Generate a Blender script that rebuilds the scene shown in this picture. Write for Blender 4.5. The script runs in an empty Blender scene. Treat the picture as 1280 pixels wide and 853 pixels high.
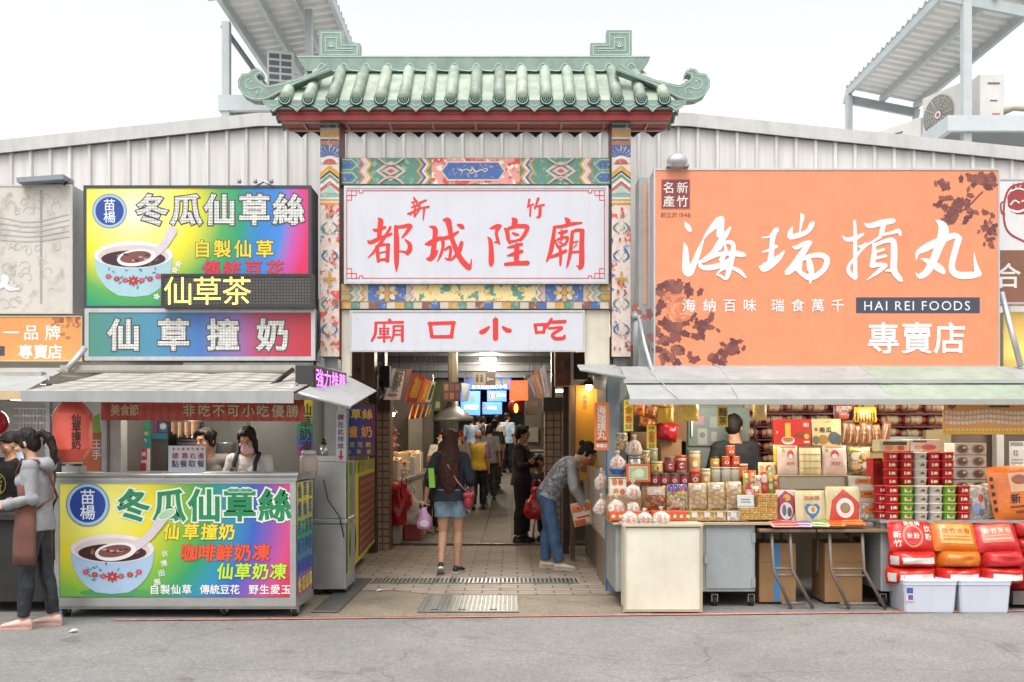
import bpy,bmesh,math,random
from mathutils import Vector,Matrix,noise
R=math.radians
PI=math.pi
rnd=random.Random(7)
SC=bpy.context.scene
COL=SC.collection
F=1244.0
HOR=553.0
EYE=1.5
cam_d=bpy.data.cameras.new("camera")
cam=bpy.data.objects.new("camera",cam_d)
COL.objects.link(cam)
cam.location=(0,0,EYE)
cam.rotation_euler=(R(90),0,0)
cam_d.sensor_width=36.0
cam_d.lens=36.0*F/1280.0
cam_d.shift_y=(HOR-426.5)/1280.0
cam_d.clip_end=500
SC.camera=cam
W=bpy.data.worlds.new("World")
SC.world=W
W.use_nodes=True
wn=W.node_tree.nodes
wl=W.node_tree.links
sky=wn.new("ShaderNodeTexSky")
sky.sky_type='NISHITA'
sky.sun_disc=False
SUN_EL,SUN_ROT=66,195
sky.sun_elevation=R(SUN_EL)
sky.sun_rotation=R(SUN_ROT)
sky.air_density=1.0
sky.dust_density=5.0
sky.ozone_density=1.0
hs=wn.new("ShaderNodeHueSaturation")
hs.inputs["Saturation"].default_value=0.10
hs.inputs["Value"].default_value=1.12
bg=wn["Background"]
bg.inputs["Strength"].default_value=0.15
wl.new(sky.outputs[0],hs.inputs["Color"])
wl.new(hs.outputs[0],bg.inputs["Color"])
sd=bpy.data.lights.new("sun",'SUN')
sd.energy=0.55
sd.angle=R(40)
sd.color=(1.0,0.965,0.92)
sun=bpy.data.objects.new("sun",sd)
COL.objects.link(sun)
az=R(SUN_ROT)
d=Vector((math.sin(az)*math.cos(R(SUN_EL)),math.cos(az)*math.cos(R(SUN_EL)),math.sin(R(SUN_EL))))
sun.rotation_euler=d.to_track_quat('Z','Y').to_euler()
sun.location=d*40
SC.view_settings.view_transform='Standard'
SC.view_settings.look='None'
SC.view_settings.exposure=1.0
SC.view_settings.gamma=1.0
SC.view_settings.use_curve_mapping=False
SC.cycles.max_bounces=8
SC.cycles.diffuse_bounces=4
SC.cycles.transparent_max_bounces=8
SC.cycles.use_denoising=True
def gx(px,Y):return(px-640.0)*Y/F
def gz(py,Y):return EYE-(py-HOR)*Y/F
def mp(n,Y):return n*Y/F
def lin(h):
 h=h.lstrip('#')
 c=[int(h[i:i+2],16)/255 for i in(0,2,4)]
 return tuple(((x+.055)/1.055)**2.4 if x>.04045 else x/12.92 for x in c)
MATS={}
ALB=.77
TAB={'steel':('#cacac7',.3,.7,6,.10,0),'steel_dull':('#b9bbba',.42,.5,5,.16,0),'grey_paint':('#9aa0a0',.5,0,4,.16,.02),'grey_metal':('#a8adab',.5,.2,5,.14,.02),'cladding':('#d6d4d1',.5,0,2.0,.12,0),'white_paint':('#d2d0cd',.5,0,4,.10,.01),'cream':('#e4dcc8',.55,0,3,.10,.01),'sign_white':('#d6d7de',.3,0,3,.03,0),'alu':('#cfd0d0',.35,.5,8,.07,0),'tarp':('#b5b0a6',.6,0,3,.12,.03),'tarp_green':('#9eaa98',.6,0,3,.12,.03),'tarp_white':('#a6a8a6',.6,0,3,.12,.03),'dark':('#26241f',.7,0,6,.3,.02),'dark_brown':('#3a2c24',.6,0,6,.3,.05),'wood_dark':('#4d3b2f',.6,0,5,.3,.06),'wood':('#8d7054',.6,0,5,.25,.05),'rust':('#8d5a48',.7,0,7,.4,.05),'tile_green':('#aab9a6',.46,0,5,.28,.03),'tile_green_pale':('#b6c2b0',.46,0,6,.28,.03),'tile_green_dull':('#98a797',.5,0,7,.32,.03),'tile_deep':('#8aa396',.35,0,6,.20,.02),'green_line':('#bcd0c4',.4,0,6,.1,0),'tile_cap':('#2f4746',.35,0,9,.2,0),'red_beam':('#b93f3b',.5,0,4,.18,.02),'red_dark':('#8a2c2b',.5,0,5,.2,.02),'black':('#161616',.5,0,8,.2,0),'rubber':('#232323',.75,0,10,.2,0),'card':('#a98054',.75,0,5,.12,.03),'plastic_white':('#cfd2de',.25,0,4,.04,0),'plastic_red':('#c81f20',.3,0,6,.12,0),'skin':('#d3a082',.5,0,9,.07,0),'skin_pale':('#d7a384',.5,0,9,.07,0),'skin_tan':('#c08a68',.5,0,9,.07,0),'hair':('#17120f',.45,0,30,.3,.15),'hair_brown':('#40231a',.42,0,30,.35,.15),'hair_grey':('#77736f',.6,0,30,.2,.1),'denim':('#47658a',.8,0,14,.22,.08),'denim_light':('#86a0b4',.8,0,14,.2,.08),'navy':('#262c3a',.85,0,12,.2,.05),'black_cloth':('#262628',.85,0,12,.3,.05),'grey_knit':('#9b9c9e',.9,0,16,.14,.08),'apron':('#6f4334',.8,0,10,.15,.05),'white_cloth':('#d9d6d2',.85,0,12,.08,.05),'charcoal':('#2d2f33',.85,0,12,.2,.05),'yellow_vest':('#d9b52f',.7,0,10,.12,.05),'beige_cloth':('#c2b49e',.85,0,10,.1,.05),'blue_cloth':('#a3bad2',.85,0,10,.1,.05),'grey_cloth':('#8a8680',.85,0,10,.14,.05),'pinstripe':('#6e6f74',.85,0,10,.14,.05),'mask_pink':('#e6bcc4',.7,0,10,.05,.0),'mask_blue':('#b9cfe0',.7,0,10,.05,0),'mask_orange':('#d9744a',.7,0,10,.1,0),'bag_red':('#c8202c',.28,0,8,.25,.12),'bag_pink':('#dba3cc',.35,0,8,.15,.06),'film':('#e9dfd2',.22,0,30,.22,.12),'noodle':('#dfc9a0',.4,0,40,.22,.2),'noodle_dull':('#d6bd98',.5,0,30,.3,.2),'net_red':('#a12a2c',.5,0,40,.4,.2),'pink_bag':('#e3c5b5',.35,0,26,.15,.08),'tan':('#cda66a',.5,0,20,.25,.1),'glass_dark':('#3c4443',.15,0,6,.2,0),'concrete':('#a8a294',.85,0,2.2,.22,.04),}
WEATHER={'cladding':.3,'white_paint':.28,'cream':.12,'tarp':.5,'tarp_green':.45,'tarp_white':.4,'tile_green':.45,'tile_green_pale':.5,'tile_green_dull':.55,'#f2966b':.1,'#eda05c':.15,'tile_deep':.45,'red_beam':.35,'sign_white':.1,'alu':.3,'steel_dull':.3,'grey_paint':.45,'grey_metal':.35,'plastic_white':.12,'wood':.4,'apron':.2}
def _nt(m):
 m.use_nodes=True
 return m.node_tree.nodes,m.node_tree.links
def M(k):
 if k in MATS:return MATS[k]
 m=bpy.data.materials.new(k.lstrip('#'))
 n,l=_nt(m)
 b=n["Principled BSDF"]
 if k.startswith('emit:'):
  _,hx,st=k.split(':')
  b.inputs["Base Color"].default_value=(*lin(hx),1)
  b.inputs["Emission Color"].default_value=(*lin(hx),1)
  b.inputs["Emission Strength"].default_value=float(st)
  MATS[k]=m
  return m
 if k in SPECIAL:
  SPECIAL[k](m,n,l,b)
  MATS[k]=m
  return m
 worn=film=False
 if k[:2] in('w#','f#'):worn,film=k[0]=='w',k[0]=='f';hx,ro,me,sc,am,bu=k[1:],.55 if worn else .2,0,5 if worn else 16,.1,0 if worn else .14
 elif k.startswith('#'):hx,ro,me,sc,am,bu=k,.42,0,5,.07,0
 else:hx,ro,me,sc,am,bu=TAB[k]
 c=tuple(v*ALB for v in lin(hx))
 tc=n.new("ShaderNodeTexCoord")
 nz=n.new("ShaderNodeTexNoise")
 nz.inputs["Scale"].default_value=sc
 nz.inputs["Detail"].default_value=5
 nz.inputs["Roughness"].default_value=.65
 l.new(tc.outputs["Object"],nz.inputs["Vector"])
 rp=n.new("ShaderNodeValToRGB")
 rp.color_ramp.elements[0].position=.3
 rp.color_ramp.elements[1].position=.7
 rp.color_ramp.elements[0].color=(*[x*(1-am*1.3) for x in c],1)
 rp.color_ramp.elements[1].color=(*[min(1,x*(1+am*.7)+am*.01) for x in c],1)
 l.new(nz.outputs["Fac"],rp.inputs["Fac"])
 col=rp.outputs["Color"]
 wv=WEATHER.get(k,0)
 if wv or worn:
  mpn=n.new("ShaderNodeMapping");mpn.inputs["Scale"].default_value=(1,1,1) if worn else(9,9,1.1)
  l.new(tc.outputs["Object"],mpn.inputs[0])
  dn=n.new("ShaderNodeTexNoise");dn.inputs["Scale"].default_value=26 if worn else 1.0;dn.inputs["Detail"].default_value=7;dn.inputs["Roughness"].default_value=.62
  l.new(mpn.outputs[0],dn.inputs["Vector"])
  r2=n.new("ShaderNodeValToRGB");r2.color_ramp.elements[0].position=.56 if worn else .46;r2.color_ramp.elements[1].position=.64 if worn else .78
  r2.color_ramp.elements[0].color=(0,0,0,1);r2.color_ramp.elements[1].color=(.8 if worn else wv,)*3+(1,)
  l.new(dn.outputs["Fac"],r2.inputs["Fac"])
  mx=n.new("ShaderNodeMixRGB");l.new(r2.outputs["Color"],mx.inputs["Fac"]);l.new(col,mx.inputs["Color1"])
  mx.inputs["Color2"].default_value=(.42,.37,.31,1) if worn else(.16,.14,.115,1)
  col=mx.outputs["Color"]
 l.new(col,b.inputs["Base Color"])
 b.inputs["Roughness"].default_value=ro
 b.inputs["Metallic"].default_value=me
 if bu:
  bp=n.new("ShaderNodeBump")
  bp.inputs["Strength"].default_value=min(1,bu*5)
  bp.inputs["Distance"].default_value=.01
  l.new(nz.outputs["Fac"],bp.inputs["Height"])
  l.new(bp.outputs["Normal"],b.inputs["Normal"])
 MATS[k]=m
 return m
def ramp(n,stops,interp='LINEAR'):
 r=n.new("ShaderNodeValToRGB")
 cr=r.color_ramp
 cr.interpolation=interp
 while len(cr.elements)<len(stops):cr.elements.new(.5)
 for e,(p,h) in zip(cr.elements,stops):
  e.position=p
  e.color=(*((v*ALB for v in lin(h)) if isinstance(h,str) else h),1)
 return r
def math_node(n,l,op,a,b=None):
 q=n.new("ShaderNodeMath")
 q.operation=op
 for i,v in enumerate((a,b)):
  if v is None:continue
  if isinstance(v,(int,float)):q.inputs[i].default_value=v
  else:l.new(v,q.inputs[i])
 return q.outputs[0]
def radial(stops,cx,cz,asp,k):
 """printed radial rainbow over a panel, in the panel's own generated coordinates"""
 def f(m,n,l,b):
  tc=n.new("ShaderNodeTexCoord")
  sp=n.new("ShaderNodeSeparateXYZ")
  l.new(tc.outputs["Generated"],sp.inputs[0])
  dx=math_node(n,l,'SUBTRACT',sp.outputs["X"],cx)
  dz=math_node(n,l,'MULTIPLY',math_node(n,l,'SUBTRACT',sp.outputs["Z"],cz),asp)
  q=math_node(n,l,'SQRT',math_node(n,l,'ADD',math_node(n,l,'MULTIPLY',dx,dx),math_node(n,l,'MULTIPLY',dz,dz)))
  r=ramp(n,stops)
  l.new(math_node(n,l,'MULTIPLY',q,k),r.inputs["Fac"])
  l.new(r.outputs["Color"],b.inputs["Base Color"])
  b.inputs["Roughness"].default_value=.35
 return f
def linear(stops,axis='X',rough=.4):
 def f(m,n,l,b):
  tc=n.new("ShaderNodeTexCoord")
  sp=n.new("ShaderNodeSeparateXYZ")
  l.new(tc.outputs["Generated"],sp.inputs[0])
  r=ramp(n,stops)
  l.new(sp.outputs[axis],r.inputs["Fac"])
  l.new(r.outputs["Color"],b.inputs["Base Color"])
  b.inputs["Roughness"].default_value=rough
 return f
def voro(stops,scale,rough=.4,bump=.3,rnd_=1.0):
 """a bag full of small things: cells of different colours"""
 def f(m,n,l,b):
  tc=n.new("ShaderNodeTexCoord")
  v=n.new("ShaderNodeTexVoronoi")
  v.inputs["Scale"].default_value=scale
  v.inputs["Randomness"].default_value=rnd_
  l.new(tc.outputs["Object"],v.inputs["Vector"])
  r=ramp(n,stops)
  l.new(v.outputs["Color"],r.inputs["Fac"])
  mx=n.new("ShaderNodeMixRGB")
  mx.blend_type='MULTIPLY'
  mx.inputs["Fac"].default_value=.75
  r2=ramp(n,[(.25,(1,1,1)),(.75,(.45,.4,.35))])
  l.new(math_node(n,l,'MULTIPLY',v.outputs["Distance"],1.1),r2.inputs["Fac"])
  l.new(r.outputs["Color"],mx.inputs["Color1"])
  l.new(r2.outputs["Color"],mx.inputs["Color2"])
  l.new(mx.outputs["Color"],b.inputs["Base Color"])
  b.inputs["Roughness"].default_value=rough
  bp=n.new("ShaderNodeBump")
  bp.invert=True
  bp.inputs["Strength"].default_value=bump
  bp.inputs["Distance"].default_value=.02
  l.new(v.outputs["Distance"],bp.inputs["Height"])
  l.new(bp.outputs["Normal"],b.inputs["Normal"])
 return f
def bricky(c1,c2,mortar,bw,bh,ms,axes='XY',rough=.8,noise_amt=.3,bump=.2,off=.5):
 def f(m,n,l,b):
  tc=n.new("ShaderNodeTexCoord")
  sp=n.new("ShaderNodeSeparateXYZ")
  cb=n.new("ShaderNodeCombineXYZ")
  l.new(tc.outputs["Object"],sp.inputs[0])
  l.new(sp.outputs[axes[0]],cb.inputs[0])
  l.new(sp.outputs[axes[1]],cb.inputs[1])
  t=n.new("ShaderNodeTexBrick")
  t.offset=off
  t.inputs["Scale"].default_value=1
  t.inputs["Color1"].default_value=(*lin(c1),1)
  t.inputs["Color2"].default_value=(*lin(c2),1)
  t.inputs["Mortar"].default_value=(*lin(mortar),1)
  t.inputs["Brick Width"].default_value=bw
  t.inputs["Row Height"].default_value=bh
  t.inputs["Mortar Size"].default_value=ms
  l.new(cb.outputs[0],t.inputs["Vector"])
  nz=n.new("ShaderNodeTexNoise")
  nz.inputs["Scale"].default_value=1.6
  nz.inputs["Detail"].default_value=8
  nz.inputs["Roughness"].default_value=.7
  l.new(tc.outputs["Object"],nz.inputs["Vector"])
  r=ramp(n,[(.3,(1-noise_amt,)*3),(.7,(1+noise_amt*.5,)*3)])
  l.new(nz.outputs["Fac"],r.inputs["Fac"])
  mx=n.new("ShaderNodeMixRGB")
  mx.blend_type='MULTIPLY'
  mx.inputs["Fac"].default_value=1
  l.new(t.outputs["Color"],mx.inputs["Color1"])
  l.new(r.outputs["Color"],mx.inputs["Color2"])
  l.new(mx.outputs["Color"],b.inputs["Base Color"])
  b.inputs["Roughness"].default_value=rough
  bp=n.new("ShaderNodeBump")
  bp.invert=True
  bp.inputs["Strength"].default_value=bump
  bp.inputs["Distance"].default_value=.01
  l.new(t.outputs["Fac"],bp.inputs["Height"])
  l.new(bp.outputs["Normal"],b.inputs["Normal"])
 return f
def ground_mat(stops,scale,rough=.85,fine=60,fine_amt=.2):
 def f(m,n,l,b):
  tc=n.new("ShaderNodeTexCoord")
  a=n.new("ShaderNodeTexNoise")
  a.inputs["Scale"].default_value=scale
  a.inputs["Detail"].default_value=9
  a.inputs["Roughness"].default_value=.68
  c=n.new("ShaderNodeTexNoise")
  c.inputs["Scale"].default_value=fine
  c.inputs["Detail"].default_value=3
  for q in(a,c):l.new(tc.outputs["Object"],q.inputs["Vector"])
  r=ramp(n,stops)
  l.new(a.outputs["Fac"],r.inputs["Fac"])
  r2=ramp(n,[(.35,(1-fine_amt,)*3),(.65,(1+fine_amt,)*3)])
  l.new(c.outputs["Fac"],r2.inputs["Fac"])
  mx=n.new("ShaderNodeMixRGB")
  mx.blend_type='MULTIPLY'
  mx.inputs["Fac"].default_value=1
  l.new(r.outputs["Color"],mx.inputs["Color1"])
  l.new(r2.outputs["Color"],mx.inputs["Color2"])
  l.new(mx.outputs["Color"],b.inputs["Base Color"])
  b.inputs["Roughness"].default_value=rough
  vc=n.new("ShaderNodeTexVoronoi");vc.feature='DISTANCE_TO_EDGE';vc.inputs["Scale"].default_value=.55
  wn_=n.new("ShaderNodeTexNoise");wn_.inputs["Scale"].default_value=3;wn_.inputs["Detail"].default_value=6
  ma=n.new("ShaderNodeMixRGB");ma.blend_type='ADD';ma.inputs["Fac"].default_value=.35
  l.new(tc.outputs["Object"],wn_.inputs["Vector"]);l.new(tc.outputs["Object"],ma.inputs["Color1"]);l.new(wn_.outputs["Color"],ma.inputs["Color2"]);l.new(ma.outputs["Color"],vc.inputs["Vector"])
  rc=ramp(n,[(.002,(.55,.54,.52)),(.006,(1,1,1))]);l.new(vc.outputs["Distance"],rc.inputs["Fac"])
  sp_=n.new("ShaderNodeTexVoronoi");sp_.inputs["Scale"].default_value=55;l.new(tc.outputs["Object"],sp_.inputs["Vector"])
  rs=ramp(n,[(.0,(.72,.72,.72)),(.5,(1,1,1)),(1,(1.35,1.34,1.3))]);l.new(sp_.outputs["Color"],rs.inputs["Fac"])
  st_=n.new("ShaderNodeTexNoise");st_.inputs["Scale"].default_value=2.3;st_.inputs["Detail"].default_value=4;l.new(tc.outputs["Object"],st_.inputs["Vector"])
  rt=ramp(n,[(.28,(.62,.6,.58)),(.37,(1,1,1))]);l.new(st_.outputs["Fac"],rt.inputs["Fac"])
  out=mx.outputs["Color"]
  for r_,f_ in((rc,.6),(rs,.8),(rt,.7)):
   m2=n.new("ShaderNodeMixRGB");m2.blend_type='MULTIPLY';m2.inputs["Fac"].default_value=f_
   l.new(out,m2.inputs["Color1"]);l.new(r_.outputs["Color"],m2.inputs["Color2"]);out=m2.outputs["Color"]
  l.new(out,b.inputs["Base Color"])
  bp=n.new("ShaderNodeBump")
  bp.inputs["Strength"].default_value=.35
  bp.inputs["Distance"].default_value=.004
  l.new(c.outputs["Fac"],bp.inputs["Height"])
  l.new(bp.outputs["Normal"],b.inputs["Normal"])
 return f
def streaky(hx,dark,axis_scale=(30,30,1.2),amt=.5):
 """paint with vertical weather streaks"""
 def f(m,n,l,b):
  tc=n.new("ShaderNodeTexCoord")
  mpn=n.new("ShaderNodeMapping")
  mpn.inputs["Scale"].default_value=axis_scale
  l.new(tc.outputs["Object"],mpn.inputs[0])
  a=n.new("ShaderNodeTexNoise")
  a.inputs["Scale"].default_value=.35
  a.inputs["Detail"].default_value=6
  l.new(mpn.outputs[0],a.inputs["Vector"])
  r=ramp(n,[(.35,dark),(.62,hx)])
  l.new(a.outputs["Fac"],r.inputs["Fac"])
  l.new(r.outputs["Color"],b.inputs["Base Color"])
  b.inputs["Roughness"].default_value=.55
 return f
def blotch(bgc,pats,scale,rough=.6):
 """worn painted ornament: blotches of several colours over a ground"""
 def f(m,n,l,b):
  tc=n.new("ShaderNodeTexCoord")
  cur=None
  for i,(c,lo,hi,s) in enumerate(pats):
   a=n.new("ShaderNodeTexNoise")
   a.noise_dimensions='4D'
   a.inputs["W"].default_value=i*7.3
   a.inputs["Scale"].default_value=scale*s
   a.inputs["Detail"].default_value=4
   l.new(tc.outputs["Object"],a.inputs["Vector"])
   r=ramp(n,[(lo,(0,0,0)),(hi,(1,1,1))])
   l.new(a.outputs["Fac"],r.inputs["Fac"])
   mx=n.new("ShaderNodeMixRGB")
   l.new(r.outputs["Color"],mx.inputs["Fac"])
   if cur is None:mx.inputs["Color1"].default_value=(*lin(bgc),1)
   else:l.new(cur,mx.inputs["Color1"])
   mx.inputs["Color2"].default_value=(*lin(c),1)
   cur=mx.outputs["Color"]
  l.new(cur,b.inputs["Base Color"])
  b.inputs["Roughness"].default_value=rough
 return f
def hairy(a_,c_):
 def f(m,n,l,b):
  tc=n.new("ShaderNodeTexCoord");mp_=n.new("ShaderNodeMapping");mp_.inputs["Scale"].default_value=(120,120,9)
  l.new(tc.outputs["Object"],mp_.inputs[0])
  a=n.new("ShaderNodeTexNoise");a.inputs["Scale"].default_value=1;a.inputs["Detail"].default_value=3;l.new(mp_.outputs[0],a.inputs["Vector"])
  r=ramp(n,[(.35,a_),(.7,c_)]);l.new(a.outputs["Fac"],r.inputs["Fac"]);l.new(r.outputs["Color"],b.inputs["Base Color"])
  b.inputs["Roughness"].default_value=.6;b.inputs["Specular IOR Level"].default_value=.25
  bp=n.new("ShaderNodeBump");bp.inputs["Strength"].default_value=.7;bp.inputs["Distance"].default_value=.006;l.new(a.outputs["Fac"],bp.inputs["Height"]);l.new(bp.outputs["Normal"],b.inputs["Normal"])
 return f
def clear(hx,alpha,rough=.15):
 def f(m,n,l,b):
  b.inputs["Base Color"].default_value=(*lin(hx),1)
  b.inputs["Roughness"].default_value=rough
  tc=n.new("ShaderNodeTexCoord")
  a=n.new("ShaderNodeTexNoise")
  a.inputs["Scale"].default_value=14
  l.new(tc.outputs["Object"],a.inputs["Vector"])
  l.new(math_node(n,l,'MULTIPLY',math_node(n,l,'ADD',a.outputs["Fac"],.5),alpha),b.inputs["Alpha"])
 return f
def led(hx,st):
 """LED matrix lettering: a grid of lit dots"""
 def f(m,n,l,b):
  b.inputs["Base Color"].default_value=(*lin(hx),1)
  tc=n.new("ShaderNodeTexCoord")
  v=n.new("ShaderNodeTexVoronoi")
  v.inputs["Scale"].default_value=70
  v.inputs["Randomness"].default_value=0
  l.new(tc.outputs["Object"],v.inputs["Vector"])
  r=ramp(n,[(.35,(1,1,1)),(.6,(.25,.25,.25))])
  l.new(v.outputs["Distance"],r.inputs["Fac"])
  b.inputs["Emission Color"].default_value=(*lin(hx),1)
  l.new(math_node(n,l,'MULTIPLY',r.outputs["Color"],st),b.inputs["Emission Strength"])
 return f
RAIN=[(0,'#f4f0b0'),(.10,'#f3ec7c'),(.27,'#eadb2c'),(.42,'#7fb83c'),(.54,'#2f9d63'),(.66,'#2f8fb8'),(.76,'#3b62bd'),(.84,'#8d56ad'),(.92,'#d64c86'),(1,'#d82b3c')]
SPECIAL={'rain_cart':radial([(p*1.0,c) for p,c in RAIN],.16,.78,.52,1.1),'rain_sign':radial([(0,'#fbf7dc'),(.16,'#f6f08e'),(.34,'#efe024'),(.50,'#55ab55'),(.60,'#1f9a6b'),(.72,'#2b7fc9'),(.84,'#3d86d8'),(.92,'#c64fa8'),(1,'#dd2560')],.22,.8,.55,1.27),'rain_strip':linear([(0,'#4c8d78'),(.3,'#4c8fb0'),(.5,'#4777b8'),(.66,'#8a6eb0'),(.76,'#b6476a'),(1,'#bf2f36')]),'rain_v':linear([(0,'#f1d82a'),(.35,'#46b04a'),(.55,'#2e86c9'),(.8,'#7a3fa0'),(1,'#e0328b')],'Y'),'rain_z':linear([(0,'#c44a8a'),(.25,'#3c64b4'),(.55,'#2f9d63'),(.8,'#d8cf2f'),(1,'#e0d53a')],'Z'),'rain_x':linear([(0,'#d9c62f'),(.3,'#2f9650'),(.6,'#2b4f8c'),(1,'#6a2350')],'X'),'asphalt':ground_mat([(.3,'#757370'),(.5,'#807e7b'),(.7,'#8b8987')],.9,.85,90,.16),'asphalt_line':ground_mat([(.36,'#8a7a74'),(.46,'#c27a69'),(.7,'#cf8470')],7,.8,90,.16),'pave_concrete':ground_mat([(.28,'#6f685b'),(.5,'#887d6b'),(.72,'#978b78')],1.6,.85,70,.14),'pavers':bricky('#9b8d7f','#8d8073','#665a50',.36,.18,.011,'XY',.8,.3,.3),'floor_tiles':bricky('#6a6359','#625b52','#38332e',.45,.45,.012,'XY',.75,.25,.1,0),'pillar_tiles':bricky('#b5957f','#a88873','#6a5548',.1,.1,.010,'XZ',.5,.2,.1,0),'old_brick':bricky('#8c4f3c','#7d4636','#5a4a42',.22,.07,.012,'XZ'),'grate':bricky('#3a3a38','#3f3f3c','#8d8d88',.05,.4,.012,'XY',.5,.15,.4,0),'tread':bricky('#6f6f6a','#686863','#55554f',.022,1.2,.004,'XY',.5,.2,.2,0),'cladding_panel':streaky('#ebe8e4','#d8d4cf'),'ceiling':streaky('#8a8d8c','#6e7170',(2,2,2)),'old_panel':blotch('#bdb7ae',[('#a39b92',.48,.7,1),('#8e857c',.58,.74,2.2),('#7f766d',.62,.7,.5)],3),'paint_old':blotch('#cdbfb4',[('#c4544a',.57,.60,1.0),('#5f7f86',.60,.63,1.3),('#4a68a0',.62,.65,1.7),('#cbb3a6',.5,.6,3)],7),'paint_cloud':blotch('#cf8f84',[('#c2463c',.5,.56,1.0),('#dccdbf',.55,.60,1.6)],9),'paint_dragon':blotch('#5f8a78',[('#dcc68e',.47,.50,1.0),('#c9a14e',.6,.64,1.7)],12),'paint_green':blotch('#57806f',[('#86a08f',.55,.62,2)],9),'snack':voro([(.2,'#e0b877'),(.5,'#d8a860'),(.8,'#ecd3a0')],26,.4,.5),'snack_small':voro([(.2,'#e2a94e'),(.5,'#d2953c'),(.8,'#f0cf86')],48,.35,.5,.3),'snack_dark':voro([(.2,'#b5743c'),(.5,'#7c4424'),(.8,'#d39a5c')],38,.35,.4),'snack_mix':voro([(.1,'#c8382c'),(.35,'#e8c765'),(.6,'#e6e0d4'),(.85,'#7d9a4c')],40,.3,.3),'snack_white':voro([(.2,'#eadfd3'),(.5,'#d5bfae'),(.8,'#f4efe8')],34,.35,.4),'peanut':voro([(.2,'#ecd2a4'),(.5,'#dcb888'),(.8,'#f4e3c0')],24,.5,.6),'vermicelli':streaky('#e3d3a6','#cdb67e',(60,60,6)),'film_clear':clear('#eeeae4',.34),'box_clear':clear('#e4e6f4',.72,.2),'mesh_bag':voro([(.2,'#f0e8dc'),(.5,'#e0d2c2'),(.8,'#f8f2ea')],60,.4,.4),'meat_wall':voro([(.2,'#b59a75'),(.5,'#c8b08a'),(.8,'#9f7f5c')],7,.5,.3),'camo_grey':blotch('#6d6f72',[('#9a9b9d',.52,.56,1),('#4b4d50',.58,.62,1.4)],22),'led_warm':led('#ecd860',1.1),'led_pink':led('#d878f0',1.5),'led_off':bricky('#4a4746','#53504e','#2d2b2a',.03,.03,.006,'XZ',.5,.15,.1,0),'bulb_letters':voro([(.2,'#f2f2ee'),(.8,'#dcdcd8')],34,.3,.6,0),'hair':hairy('#15100e','#2c221e'),'hair_brown':hairy('#2e1812','#5a3324'),'hair_grey':hairy('#5f5b58','#8f8b87'),'flower_print':blotch('#7a4a4a',[('#5e3a40',.45,.6,1),('#b0705c',.62,.7,1.5)],9),}
GL={}
def glyph(ch,off):
 """a character's faces; off > 0 makes it bolder with a rim laid round every contour"""
 k=(ch,round(off,3))
 if k not in GL:
  if off>0:
   vs,fs,mn,w=glyph(ch,0)
   vs=list(vs);fs=list(fs);nx={}
   cnt={}
   for f in fs:
    for a,c in zip(f,f[1:]+f[:1]):cnt[(a,c)]=1
   for a,c in cnt:
    if(c,a) not in cnt:nx[a]=c
   seen=set();ci=0
   for s0 in list(nx):
    if s0 in seen:continue
    loop=[];v=s0
    while v not in seen and v in nx:seen.add(v);loop.append(v);v=nx[v]
    n=len(loop)
    if n<3:continue
    ci+=1;b=len(vs);P=[Vector(vs[i][:2]) for i in loop]
    for i in range(n):
     d0=(P[i]-P[i-1]);d1=(P[(i+1)%n]-P[i])
     d0=d0.normalized() if d0.length>1e-7 else d1.normalized();d1=d1.normalized() if d1.length>1e-7 else d0
     n0,n1=Vector((d0.y,-d0.x)),Vector((d1.y,-d1.x))
     m=n0+n1
     m=n0 if m.length<.1 else m.normalized()
     q=P[i]+m*min(off/max(.35,m.dot(n0)),off*1.6)
     vs.append((q.x,q.y,.0005+.0002*ci));vs.append((P[i].x,P[i].y,.0005+.0002*ci))
    for i in range(n):
     j=(i+1)%n;fs.append((b+2*i,b+2*j,b+2*j+1,b+2*i+1))
   GL[k]=(vs,fs,mn,w)
   return GL[k]
  c=bpy.data.curves.new("t","FONT")
  c.body=ch
  c.size=1
  c.resolution_u=3
  o=bpy.data.objects.new("t",c)
  COL.objects.link(o)
  dg=bpy.context.evaluated_depsgraph_get()
  dg.update()
  m=bpy.data.meshes.new_from_object(o.evaluated_get(dg))
  bm=bmesh.new();bm.from_mesh(m);bmesh.ops.remove_doubles(bm,verts=bm.verts[:],dist=1e-5)
  bm.normal_update()
  for f in bm.faces:
   if f.normal.z<0:f.normal_flip()
  bm.to_mesh(m);bm.free()
  vs=[(v.co.x,v.co.y,0) for v in m.vertices]
  fs=[tuple(p.vertices) for p in m.polygons]
  xs=[v[0] for v in vs] or[0]
  w=max(xs)-min(xs)
  mn=min(xs)
  GL[k]=(vs,fs,mn,w)
  bpy.data.objects.remove(o)
  bpy.data.curves.remove(c)
  bpy.data.meshes.remove(m)
 return GL[k]
def is_cjk(ch):return ord(ch)>0x2E00
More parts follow.
